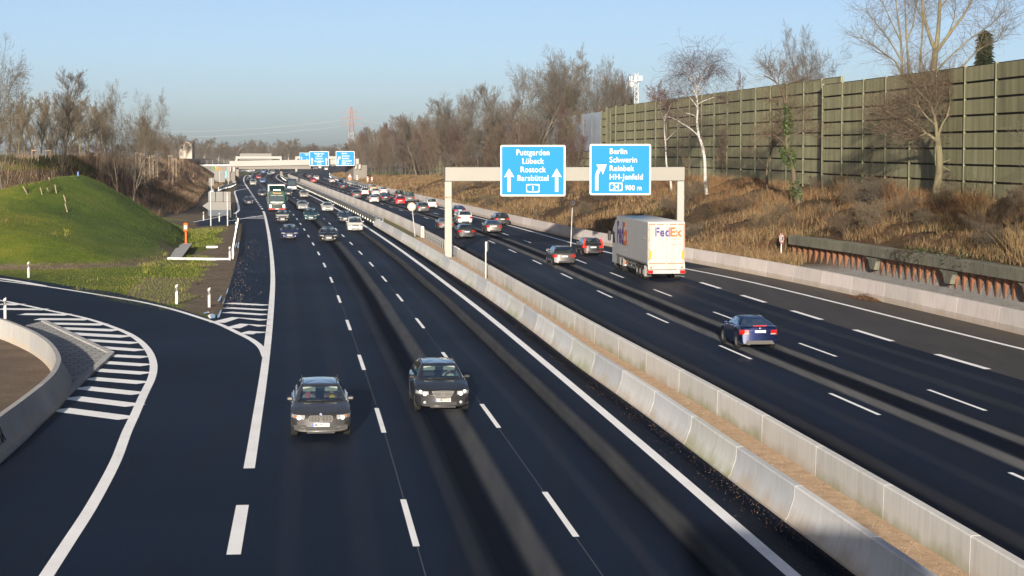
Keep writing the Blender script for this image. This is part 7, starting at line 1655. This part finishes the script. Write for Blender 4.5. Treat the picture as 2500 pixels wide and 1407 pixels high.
alder = custom_tree('ivy_tree', 'crooked bare tree clad in green ivy in front of the noise wall', b2, [
 (px_path([(1953,505),(1944,465),(1938,425),(1930,385),(1920,350),(1923,310),(1922,275),(1917,250),(1910,225),(1898,205),(1880,192),(1865,185)], D), .27, .04, 1),
 (px_path([(1926,370),(1905,340),(1885,330),(1868,335)], D), .08, .02, 3), (px_path([(1908,220),(1925,205),(1945,200),(1960,195)], D), .05, .015, 3), (px_path([(1922,300),(1945,280),(1965,270),(1978,285)], D), .05, .015, 3), (px_path([(1925,330),(1950,325),(1972,318),(1985,330)], D), .05, .015, 3), (px_path([(1898,205),(1885,185),(1875,165)], D), .04, .015, 4), (px_path([(1902,210),(1900,190),(1905,172)], D), .04, .015, 4), (px_path([(1920,250),(1900,245),(1880,250)], D), .04, .015, 3)], BK2, TW['brown'], 7, tl=1.9)
def ivy(parent, path, r, n, seed, m):
    rg = np.random.default_rng(seed); P_ = np.array([p[:] for p in path]); seg = rg.integers(0, len(P_) - 1, n); t = rg.random(n)[:, None]; c = P_[seg] * (1 - t) + P_[seg + 1] * t
    u = rg.normal(0, 1, (n, 3)); u /= np.linalg.norm(u, axis=1, keepdims=True); c = c + u * (r * rg.uniform(.45, 1.6, n) * (.75 + .4 * np.sin(c[:, 2] * 2.1 + seed)))[:, None]
    a = rg.normal(0, 1, (n, 3)); a /= np.linalg.norm(a, axis=1, keepdims=True); b = np.cross(a, rg.normal(0, 1, (n, 3))); b /= np.linalg.norm(b, axis=1, keepdims=True); s = rg.uniform(.06, .14, n)[:, None]
    V = np.stack([c - a * s, c + b * s * .6, c + a * s, c - b * s * .6], 1).reshape(-1, 3) - np.array(parent.location); Fc = np.arange(n * 4).reshape(-1, 4)
    me = fast_mesh('ivy', V, Fc, m, rg.integers(0, len(m), n)); link(bpy.data.objects.new('ivy', me), parent)
IV = [flat('ivy_a', (0.024, 0.043, 0.007), .6, spec=.3), flat('ivy_b', (0.048, 0.071, 0.012), .6, spec=.3), flat('ivy_c', (0.014, 0.023, 0.006), .6, spec=.3)]
ivy(alder, px_path([(1950,495),(1944,465),(1938,425),(1930,385),(1920,350),(1923,310),(1922,275),(1917,252)], D), .34, 3600, 3, IV)
ivy(alder, px_path([(1936,400),(1918,385),(1905,365)], D), .30, 700, 4, IV)
IVD = 1
b3 = drop(2287, 492, lambda X, Y: zR(X, Y), 90, 260); D = b3.y
ap = custom_tree('bare_tree', 'gnarled bare tree with a thick olive trunk before the near noise wall on the right', b3, [
 (px_path([(2283,505),(2286,470),(2292,430),(2294,390),(2291,355),(2288,335)], D), .34, .22, 0),
 (px_path([(2289,345),(2275,335),(2262,325),(2245,312),(2225,318),(2205,310)], D), .14, .03, 3), (px_path([(2288,335),(2284,300),(2278,275),(2270,255),(2255,235)], D), .16, .03, 3), (px_path([(2289,340),(2300,305),(2312,285),(2325,262)], D), .10, .03, 3), (px_path([(2284,305),(2262,285),(2245,262),(2235,235)], D), .08, .02, 3), (px_path([(2245,312),(2215,290),(2185,285),(2160,290)], D), .06, .02, 4), (px_path([(2225,318),(2195,328),(2165,322)], D), .05, .02, 4), (px_path([(2296,405),(2325,420),(2350,430)], D), .06, .02, 3), (px_path([(2312,285),(2340,268),(2360,270)], D), .05, .02, 3), (px_path([(2278,275),(2290,250),(2300,225)], D), .05, .02, 3), (px_path([(2262,325),(2240,335),(2215,345)], D), .05, .02, 5), (px_path([(2278,275),(2266,235),(2256,200),(2262,172)], D), .07, .015, 5), (px_path([(2255,235),(2235,215),(2222,195)], D), .05, .015, 5), (px_path([(2312,285),(2320,250),(2318,215),(2328,190)], D), .06, .015, 5), (px_path([(2325,262),(2350,240),(2372,235)], D), .05, .015, 5), (px_path([(2185,285),(2160,270),(2140,280)], D), .04, .012, 5), (px_path([(2245,262),(2215,250),(2190,255)], D), .05, .015, 5), (px_path([(2296,400),(2330,385),(2355,360),(2372,330)], D), .06, .015, 5)], BK3, TW['brown'], 9, tl=2.0)
for i, (x, yb, yt, w, lb) in enumerate([(2117,472,285,76,'thin bare sapling at the step of the noise wall'),(2362,470,255,95,'slim bare tree right of the gnarled one before the near noise wall'),(1881,478,235,150,'dark bare tree with dense twigs left of the ivy clad one'),(1690,470,330,90,'slender leaning bare tree between the gantry post and the white birch'),(1770,440,300,80,'faint bare tree in shade right of the white birch')]):
    q = drop(x, yb, lambda X, Y: zR(X, Y), 90, 330); H = P(x, yt, q.y).z - q.z; tree(['sapling', 'sapling', 'alder', 'sapling', 'scrub'][i], q, H, lb, None, w / F * q.y, i * 1.3)
tree('oak2', (31.0, 99.0, float(zR(np.array([31.0]), np.array([99.0]))[0])), 11, 'bare tree just outside the right edge whose shadow falls on the noise wall', None, 9.0)
# conifer behind the wall and small firs
def conifer(base, H, W, label, seed, mats, n=5200, name='fir_tree'):
    rg = np.random.default_rng(seed); root = empty(name, base, label, 'tree'); mb = MB(); mb.tube((0, 0, -.3), (0, 0, H * .97), H * .018, .02, 7); mb.build('trunk', BK2, root, world=False)
    V = []; zf = rg.random(n) ** .8; ang = rg.random(n) * 6.283; lay = np.floor(zf * 16) / 16 + .03; rad = W / 2 * (1 - zf) ** .85 * rg.uniform(.25, 1.05, n) * (.75 + .35 * np.sin(ang * 3 + np.floor(zf * 16) * 2.1)); zz = zf * H - rad * .22
    c = np.stack([np.cos(ang) * rad, np.sin(ang) * rad, zz], -1); d = np.stack([np.cos(ang), np.sin(ang), -.35 + 0 * ang], -1); s = (H * rg.uniform(.018, .045, n))[:, None]; t = np.stack([-np.sin(ang), np.cos(ang), rg.normal(0, .5, n)], -1) * s * .5
    V = np.stack([c - t, c + d * s * 1.5, c + t], 1).reshape(-1, 3); link(bpy.data.objects.new('crown', fast_mesh('crown', V, np.arange(n * 3).reshape(-1, 3), mats, rg.integers(0, len(mats), n))), root)
FR = [flat('needle_a', (0.010, 0.020, 0.008), .8, spec=.1), flat('needle_b', (0.018, 0.030, 0.011), .8, spec=.1), flat('needle_c', (0.033, 0.042, 0.015), .8, spec=.1)]
q = P(2402, 250, 225); zg = float(zR(np.array([q.x]), np.array([225]))[0]); conifer((q.x, 225, zg), P(2402, 78, 225).z - zg, 72 / F * 225, 'dark green spruce behind the noise wall at the upper right', 4, FR)
q = P(1390, 330, 345); conifer((q.x, 360, 5), P(1390, 215, 360).z - 5, 60 / F * 360, 'dim green conifer behind the tall bare trees', 5, FR, 2500)
FY = [flat('young_fir_a', (0.096, 0.090, 0.012), .8, spec=.1), flat('young_fir_b', (0.054, 0.060, 0.012), .8, spec=.1)]
q = drop(120, 477, zLf); conifer(q, P(120, 440, q.y).z - q.z, .8, 'small yellowish fir among the stakes on the grass mound', 6, FY, 420)
q = drop(66, 474, zLf); conifer(q, P(64, 444, q.y).z - q.z, .7, 'small dull fir by the leftmost stake on the grass mound', 8, FR, 300)
# ------------------------------------------------------------------ undergrowth
def blades(name, X, Y, zf, hmin, hmax, wid, lean, mats, label=None, seed=1, kind='stuff', bend=True, wt=None, scale_far=True):
    rg = np.random.default_rng(seed); n = len(X); Z = zf(X, Y); h = rg.uniform(hmin, hmax, n) * rg.uniform(.6, 1, n); an = rg.random(n) * 6.283; ln = rg.normal(0, lean, (n, 2)) * h[:, None]
    w = wid * (1 + np.clip((Y - 120) / 130, 0, 3.0)) * rg.uniform(.6, 1.3, n); dx, dy = np.cos(an) * w, np.sin(an) * w * .4
    a = np.stack([X - dx, Y - dy, Z - .05], -1); b = np.stack([X + dx, Y + dy, Z - .05], -1)
    m1 = np.stack([X + ln[:, 0] * .35 + dx * .7, Y + ln[:, 1] * .35 + dy * .7, Z + h * .6], -1); m0 = np.stack([X + ln[:, 0] * .35 - dx * .7, Y + ln[:, 1] * .35 - dy * .7, Z + h * .6], -1)
    t0 = np.stack([X + ln[:, 0] - dx * .15, Y + ln[:, 1], Z + h * (1 - .25 * np.abs(ln[:, 0]) / h)], -1); t1 = np.stack([X + ln[:, 0] + dx * .15, Y + ln[:, 1], Z + h * (1 - .25 * np.abs(ln[:, 0]) / h)], -1)
    V = np.stack([a, b, m1, m0, t1, t0], 1).reshape(-1, 3); i = np.arange(n)[:, None] * 6
    Fc = np.concatenate([i + np.array([[0, 1, 2, 3]]), i + np.array([[3, 2, 4, 5]])], 1).reshape(-1, 4)
    cw = np.cumsum(np.ones(len(mats)) / len(mats) if wt is None else np.array(wt)); q_ = np.clip(.5 + lumps(X + seed * 7, Y, 7) * .30 + rg.normal(0, .17, n), 0, .9999); mi = np.minimum(np.searchsorted(np.sort(q_), q_) * 0 + np.searchsorted(cw, np.argsort(np.argsort(q_)) / n), len(mats) - 1); me = fast_mesh(name, V, Fc, mats, np.repeat(mi, 2))
    return tag(link(bpy.data.objects.new(name, me)), kind=kind)
GB = [flat('stem_brown', (0.089, 0.054, 0.028), .9, spec=.1), flat('stem_straw', (0.199, 0.139, 0.070), .9, spec=.1), flat('stem_rust', (0.100, 0.051, 0.022), .9, spec=.1), flat('stem_dark', (0.033, 0.021, 0.013), .9, spec=.1), flat('stem_olive', (0.053, 0.048, 0.016), .9, spec=.1)]
def scatter_right(n, seed, y0=88, y1=720, pw=2.2, f0=0.0, f1=1.0):
    rg = np.random.default_rng(seed); y = y0 + (y1 - y0) * rg.random(n) ** pw; pl = np.where(y < 152, PLX(y) + .7, RB(y) + .7); wx = WX(y) - .15
    return pl + (wx - pl) * (f0 + (f1 - f0) * rg.random(n)), y
def clump(X, Y, wl, thr, seed):
    s = lumps(X + seed * 31, Y * .8 + seed * 17, wl); k = s > thr; return X[k], Y[k]
X, Y = scatter_right(150000, 11); X, Y = clump(X, Y, 8, -.25, 1); blades('undergrowth', X, Y, zR, .2, .85, .011, .6, GB, seed=2, wt=[.38, .32, .08, .12, .10])
X, Y = scatter_right(90000, 12, pw=1.6); X, Y = clump(X, Y, 11, .22, 2); blades('undergrowth_tall', X, Y, zR, .5, 1.4, .009, .4, GB[:4], seed=3, wt=[.42, .28, .20, .10])
X, Y = scatter_right(60000, 13, 88, 300, 1.6, .55, 1.0); X, Y = clump(X, Y, 7, -.1, 3); blades('undergrowth_rusty', X, Y, zR, .4, 1.3, .009, .3, GB[:3], seed=4, wt=[.25, .15, .60])
# dry tufts in the joint behind the near edge wall and the dry growth before the pile wall
rg = np.random.default_rng(5); y = 92 + 55 * rg.random(2600); y = np.round(y / 1.7) * 1.7 + rg.normal(0, .28, len(y)); X = RB(y) + .55 + rg.gamma(1.2, .35, len(y)); blades('dry_weeds', X, y, zR, .1, .55, .010, .3, [GB[3], GB[0], GB[4]], seed=6)
rg = np.random.default_rng(6); y = 137 + 28 * rg.random(12000); t = rg.random(12000); X = RB(y) + .5 + (PLX(y) + .2 - RB(y)) * t; k = t < (y - 136) / 14; blades('dry_weeds_bank', X[k], y[k], zR, .3, 1.0, .012, .3, GB, seed=7, wt=[.4, .35, .1, .1, .05])
# ivy and creepers hanging over the capping beam
cr = empty('creeper', (plf(112), 112, 2.4), 'dark creepers and brown vines hanging over the concrete capping beam', 'creeper'); rg = np.random.default_rng(9)
T_ = []
for y0, n in ((100.5, 22), (126, 12)):
    for _ in range(n):
        y = y0 + rg.normal(0, 1.8); t = tangent(lambda q: PLX(q), y); nn = Vector((-t.y, t.x, 0)); p = Vector((plf(y), y, 2.46)) + nn * .35; L = rg.uniform(.4, 1.7); q = p + nn * .28
        q = Vector((q.x, q.y, 2.42)); T_.append((p[:], q[:], .02, .018)); pr_ = q
        for k in range(4): q2 = pr_ + Vector((rg.normal(0, .10), rg.normal(0, .10), -L / 4)); T_.append((pr_[:], q2[:], .016, .012)); pr_ = q2
T_ = [(np.array(a) - np.array(cr.location), np.array(b) - np.array(cr.location), c, d) for a, b, c, d in T_]
link(bpy.data.objects.new('vines', segs_mesh('vines', T_, GB[3], 3)), cr)
pth = [Vector((plf(y), y, 2.50)) - Vector((.1, 0, 0)) for y in np.arange(84, 150, 1.0)]
def leafscatter(parent, name, ys_, n, seed, mats):
    rg = np.random.default_rng(seed); y = np.concatenate([rg.normal(a, s, n) for a, s in ys_]); x = np.array([plf(q) for q in y]) + rg.normal(-.2, .45, len(y)); z = 2.5 + np.abs(rg.normal(0, .16, len(y))); z = np.where(x < np.array([plf(q) for q in y]) - .5, 2.45 - rg.gamma(1.3, .28, len(y)), z)
    c = np.stack([x, y, z], -1); m = len(c); a = rg.normal(0, 1, (m, 3)); a /= np.linalg.norm(a, axis=1, keepdims=True); b = np.cross(a, rg.normal(0, 1, (m, 3))); b /= np.linalg.norm(b, axis=1, keepdims=True); s = rg.uniform(.04, .10, m)[:, None]
    V = np.stack([c - a * s, c + b * s * .6, c + a * s, c - b * s * .6], 1).reshape(-1, 3) - np.array(parent.location); link(bpy.data.objects.new(name, fast_mesh(name, V, np.arange(m * 4).reshape(-1, 4), mats, rg.integers(0, len(mats), m))), parent)
leafscatter(cr, 'leaves', [(118, 3.5), (125, 1.5), (100, 1.6)], 170, 3, [IV[0], IV[2], GB[3], GB[4]])
# brown heap of leaves at the edge wall
pz_ = G(2132, 731); mb = MB(); rr = []
for j in range(7):
    a = j / 6; w = [.05, .34, .5, .55, .48, .3, .05][j]; yy = pz_.y - 2.2 + 4.6 * a; t_ = tangent(RB, yy); ox = float(RB(yy)) - .30
    rr.append([Vector((ox - w + w * 2 * u * .9, yy, .005 + .17 * math.sin(math.pi * a) * math.sin(math.pi * max(.0, min(1, u * .9 + .05))) * random.uniform(.7, 1.2))) for u in np.linspace(0, 1, 8)])
mb.loft(rr, False); o = mb.build('leaf_heap', M['leafpile'], None, 60); tag(o, 'brown heap of dead leaves against the right edge wall', 'leaf heap')
rg = np.random.default_rng(3); n = 900; c = np.stack([pz_.x + rg.normal(0, .45, n), pz_.y + rg.normal(0, 1.5, n), np.full(n, .03)], -1); c[:, 0] = RB(c[:, 1]) - .28 - np.abs(rg.normal(0, .38, n)); c[:, 2] += .22 * np.exp(-((c[:, 1] - pz_.y) / 1.6) ** 2) * np.exp(-((c[:, 0] - RB(c[:, 1]) + .4) / .3) ** 2) * rg.random(n) * 1.5
a = rg.normal(0, 1, (n, 3)); a[:, 2] *= .4; a /= np.linalg.norm(a, axis=1, keepdims=True); b = np.cross(a, np.array([[0, 0, 1.]])); s = rg.uniform(.03, .07, n)[:, None]
V = np.stack([c - a * s, c + b * s * .6, c + a * s, c - b * s * .6], 1).reshape(-1, 3) - np.array([0, 0, 0]); q = bpy.data.objects.new('loose_leaves', fast_mesh('loose_leaves', V, np.arange(n * 4).reshape(-1, 4), [GB[2], flat('leaf_tan', (0.180, 0.090, 0.036), .9)], rg.integers(0, 2, n))); link(q, o)
# pebbles and leaf litter along the left barrier foot and on the median gravel
def crumbs(name, xf, n, y0, y1, size, mats, seed, z=.01, pw=1.6):
    rg = np.random.default_rng(seed); y = y0 + (y1 - y0) * rg.random(n) ** pw; x = xf(y, rg); s = size * rg.uniform(.4, 1.3, n)[:, None]; c = np.stack([x, y, np.full(n, z)], -1)
    d = rg.normal(0, 1, (n, 5, 3)); d[:, :, 2] = np.abs(d[:, :, 2]) * .5; d /= np.linalg.norm(d, axis=2, keepdims=True); V = (c[:, None] + d * s[:, None]); V[:, :4, 2] = z - .005; an = np.arange(4) * 1.571
    V[:, :4, 0] = c[:, :1] + np.cos(an) * s * rg.uniform(.6, 1.2, (n, 4)); V[:, :4, 1] = c[:, 1:2] + np.sin(an) * s * rg.uniform(.6, 1.2, (n, 4)); V[:, 4] = c + np.array([0, 0, 1]) * s * .8
    i = np.arange(n)[:, None] * 5; Fc = np.concatenate([i + np.array([[k, (k + 1) % 4, 4]]) for k in range(4)], 1).reshape(-1, 3)
    tag(link(bpy.data.objects.new(name, fast_mesh(name, V.reshape(-1, 3), Fc, mats, np.repeat(rg.integers(0, len(mats), n), 4)))), kind='stuff')
PB = [flat('pebble_pale', (0.330, 0.276, 0.216), .9), flat('pebble_tan', (0.204, 0.132, 0.078), .9), flat('pebble_dark', (0.072, 0.048, 0.030), .9)]
crumbs('gravel_median', lambda y, r: LB(y) + .45 + (MR(y) - LB(y) - .5) * r.random(len(y)), 4500, 38, 140, .020, PB, 4, .06)
crumbs('roadside_grit', lambda y, r: LB(y) - .05 - r.gamma(1.2, .35, len(y)), 1500, 40, 150, .012, PB[1:], 5, .004)
crumbs('roadside_litter', lambda y, r: LE(y) + .2 + r.gamma(1.2, .6, len(y)), 260, 112, 200, .03, PB[:2], 6, .004)
rg = np.random.default_rng(8)
# left: brown brush on the bank, grass on the mound and flats
n = 260000; Y = 215 + 330 * rg.random(n) ** 1.3; X = -100 + 70 * rg.random(n); k = inside(X, Y, E_FOOT) & ~inside(X, Y, [(-101,238),(-66,251),(-58,262),(-63,310),(-78,420),(-86,500),(-89,546),(-120,546)]); X, Y = X[k], Y[k]; X, Y = clump(X, Y, 16, -.5, 5)
GL = [flat('brush_brown', (0.120, 0.081, 0.051), .9, spec=.1), flat('brush_straw', (0.198, 0.147, 0.096), .9, spec=.1), flat('brush_dark', (0.042, 0.029, 0.018), .9, spec=.1), flat('brush_red', (0.120, 0.051, 0.030), .9, spec=.1)]
blades('brush_left_bank', X, Y, zL, .35, 1.5, .011, .5, GL, seed=9, wt=[.45, .27, .18, .10])
GG = [flat('grass_a', (0.075, 0.098, 0.006), .8, spec=.15), flat('grass_b', (0.112, 0.125, 0.010), .8, spec=.15), flat('grass_c', (0.030, 0.048, 0.006), .8, spec=.15), flat('grass_d', (0.195, 0.172, 0.036), .8, spec=.15)]
n = 190000; Y = 108 + 150 * rg.random(n); X = -62 + 50 * rg.random(n); edge_ = LE(np.maximum(Y, 112)); d_ = edge_ - X; nz = lumps(X, Y, 5)
road_edge = np.interp(X, [-46, -33.8, -31, -27.7, -23.5, -19.5, -16.9], [150, 141, 132.5, 125, 115.5, 108.5, 105]); ph_ = ((X - G(500, 612).x) / 4.5) ** 2 + ((Y - G(500, 612).y) / 8) ** 2
k = (d_ > 2.3 + nz * .8) & (Y > road_edge + 1.0) & ~inside(X, Y, E_FOOT) & (ph_ > .8) & ~((Y > 255)) & ~inside(X, Y, [tuple(g2(*p)) for p in [(408,633),(446,632),(474,593),(434,593)]])
k &= ~inside(X, Y, [tuple(g2(*p)) for p in [(380,556),(430,547),(462,540),(520,528),(600,500),(700,500),(640,545),(560,551),(500,556),(430,562)]])
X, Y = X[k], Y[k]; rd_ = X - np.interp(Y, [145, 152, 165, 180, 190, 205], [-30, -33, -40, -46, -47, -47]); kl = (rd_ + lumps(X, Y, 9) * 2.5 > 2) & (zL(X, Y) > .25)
blades('grass_flank_shade', X[kl], Y[kl], zL, .04, .12, .008, .6, [GG[2], flat('grass_flank_shade', (.045, .075, .010), .8, spec=.15), GG[0]], seed=21, wt=[.4, .45, .15]); X, Y = X[~kl], Y[~kl]; blades('grass', X, Y, zL, .03, .10, .008, .6, GG, seed=10, wt=[.34, .28, .22, .16])  # flank blades coloured darker green too, standing in for shade
X2, Y2 = clump(X, Y, 6, .95, 7); k = rg.random(len(X2)) < .5; blades('grass_dry_tufts', X2[k], Y2[k], zL, .2, .5, .010, .4, [GG[3], GG[1], GL[0]], seed=11)
# a dark row of low shrubs along the edge of the left plateau
rg = np.random.default_rng(12); n = 26000; t = rg.random(n); X = -92 + 38 * t; Y = np.interp(X, [-100, -66, -57], [236.5, 249.5, 258.5]) + rg.normal(-2.2, 1.6, n); X, Y = clump(X, Y, 5, -.3, 9)
blades('ground_cover', X, Y, zL, .2, .9, .014, .35, [GG[2], GL[2], flat('cover_green', (0.018, 0.030, 0.008), .9, spec=.1)], seed=13)
rg = np.random.default_rng(77)
for i in range(85):
    y = 92 + 250 * rg.random() ** 1.4; a_, b_ = (float(PLX(y)) + 1.2 if y < 152 else float(RB(y)) + 2), float(WX(y)) - 1.2; x = a_ + (b_ - a_) * rg.random() ** .8; k_ = ['scrub', 'redscrub', 'scrub'][i % 3]; H_ = rg.uniform(1.0, 2.4)
    tree(k_, (x, y, float(zR(np.array([x]), np.array([y]))[0])), H_, 'low tangled bare bush among dry grass on the bank below the noise barrier', 'low bushes on the right bank', H_ * rg.uniform(1.1, 1.8), tw=['pale', None, 'grey', 'pale'][i % 4] if k_ == 'scrub' else 'brown', name='bare_bush')
for i in range(40):
    y = 250 + 260 * rg.random(); x = float(np.interp(y, [245, 290, 320, 430, 505], [-46, -50, -54, -70, -77])) - rg.random() * 9; H_ = rg.uniform(1.2, 3.0)
    tree(['scrub', 'redscrub'][i % 2], (x, y, float(zL(np.array([x]), np.array([y]))[0])), H_, 'low brown bare bush on the slope of the left bank beside the exit lane', 'low bushes on the left bank', H_ * rg.uniform(1.0, 1.6), tw=['grey', None, 'purple', 'pale'][i % 4] if i % 2 == 0 else None, name='bare_bush')
# single shrubs on the right bank
def shrub(x, y, H, label, cols, n, seed, sp=.35):
    q = drop(x, y, lambda X, Y: zR(X, Y), 85, 250); rg = np.random.default_rng(seed); root = empty('bare_shrub', q, label, 'shrub'); T_ = []
    for i in range(n):
        d = Vector((rg.normal(0, sp), rg.normal(0, sp), 1)).normalized(); p = Vector((rg.normal(0, .28), rg.normal(0, .28), -.1)); L = H * rg.uniform(.5, 1.05); r = .016
        for k in range(5):
            d = (d + Vector((rg.normal(0, .10), rg.normal(0, .10), .02))).normalized(); p2 = p + d * L / 5; T_.append((p[:], p2[:], r * (1 - .15 * k), r * (1 - .15 * (k + 1)))); 
            if k > 1 and rg.random() < .8: e = (d + Vector((rg.normal(0, .4), rg.normal(0, .4), .1))).normalized(); T_.append((p2[:], (p2 + e * L * .25)[:], r * .5, r * .3))
            p = p2
    link(bpy.data.objects.new('crown', segs_mesh('crown', T_, cols, 3)), root)  # this crown is the shrub's bare stems with their side twigs
shrub(2372, 545, 2.9, 'reddish bare shrub with upright stems below the slim tree', GB[2], 90, 1, .25)
shrub(2392, 570, 2.6, 'pale yellowish shrub with upright stems right of the reddish one', GB[1], 50, 2, .2)
shrub(2488, 625, 2.0, 'straw coloured fanning shrub at the right edge above the capping beam', GB[1], 110, 3, .4)
shrub(2060, 500, 2.4, 'rusty shrub below the step in the noise wall', GB[2], 90, 4, .35)
shrub(2180, 500, 2.3, 'rusty red shrub left of the gnarled tree', GB[2], 90, 5, .3)
shrub(1860, 560, 1.9, 'straw grass clump shrub above the red ringed sign', GB[1], 90, 6, .5)
shrub(1760, 520, 1.8, 'brown low shrub below the white birch', GB[0], 90, 7, .45)
shrub(2300, 520, 1.8, 'dark brown low shrub at the foot of the gnarled tree', GB[3], 90, 8, .5)
# ------------------------------------------------------------------ light, sky, air
D = Vector((.05, 1, -.17)).normalized()
sun = bpy.data.lights.new('sun', 'SUN'); sun.energy = 5.0; sun.angle = R(.53); sun.color = (1.0, .90, .77)
so = bpy.data.objects.new('sun', sun); so.rotation_euler = D.to_track_quat('-Z', 'Y').to_euler(); so.location = (0, -40, 60); link(so)
w = bpy.data.worlds.new('World'); SC.world = w; w.use_nodes = True; nt = w.node_tree; bg = nt.nodes['Background']
sk = nt.nodes.new('ShaderNodeTexSky'); sk.sky_type = 'NISHITA'; sk.sun_disc = False; sk.sun_elevation = math.asin(-D.z); sk.sun_rotation = math.pi - math.atan2(D.x, D.y) * -1
sk.air_density = .4; sk.dust_density = 1.25; sk.ozone_density = 1.4; sk.altitude = 20
nt.links.new(mix(nt, 1.0, sk.outputs[0], (1.12, 1.01, .90), 'MULTIPLY'), bg.inputs[0]); bg.inputs[1].default_value = .055
HAZE = True
if HAZE:
    hm = bpy.data.materials.new('haze'); hm.use_nodes = True; nt = hm.node_tree; nt.nodes.clear(); o = nt.nodes.new('ShaderNodeOutputMaterial'); pv = nt.nodes.new('ShaderNodeVolumePrincipled')
    pv.inputs['Color'].default_value = (.90, .94, 1.0, 1); pv.inputs['Density'].default_value = .00008; pv.inputs['Anisotropy'].default_value = .2; nt.links.new(pv.outputs[0], o.inputs['Volume'])
    mb = MB(); mb.box((0, 830, 25.5), (1500, 1790, 54)); tag(mb.build('haze', hm), kind='stuff')
SC.view_settings.view_transform = 'Standard'; SC.view_settings.look = 'None'; SC.view_settings.exposure = 1.68; SC.view_settings.gamma = 1
SC.cycles.max_bounces = 6; SC.cycles.diffuse_bounces = 2; SC.cycles.glossy_bounces = 3; SC.cycles.transparent_max_bounces = 12; SC.cycles.volume_bounces = 0; SC.cycles.transmission_bounces = 4
SC.cycles.use_denoising = True; SC.cycles.caustics_reflective = False; SC.cycles.caustics_refractive = False
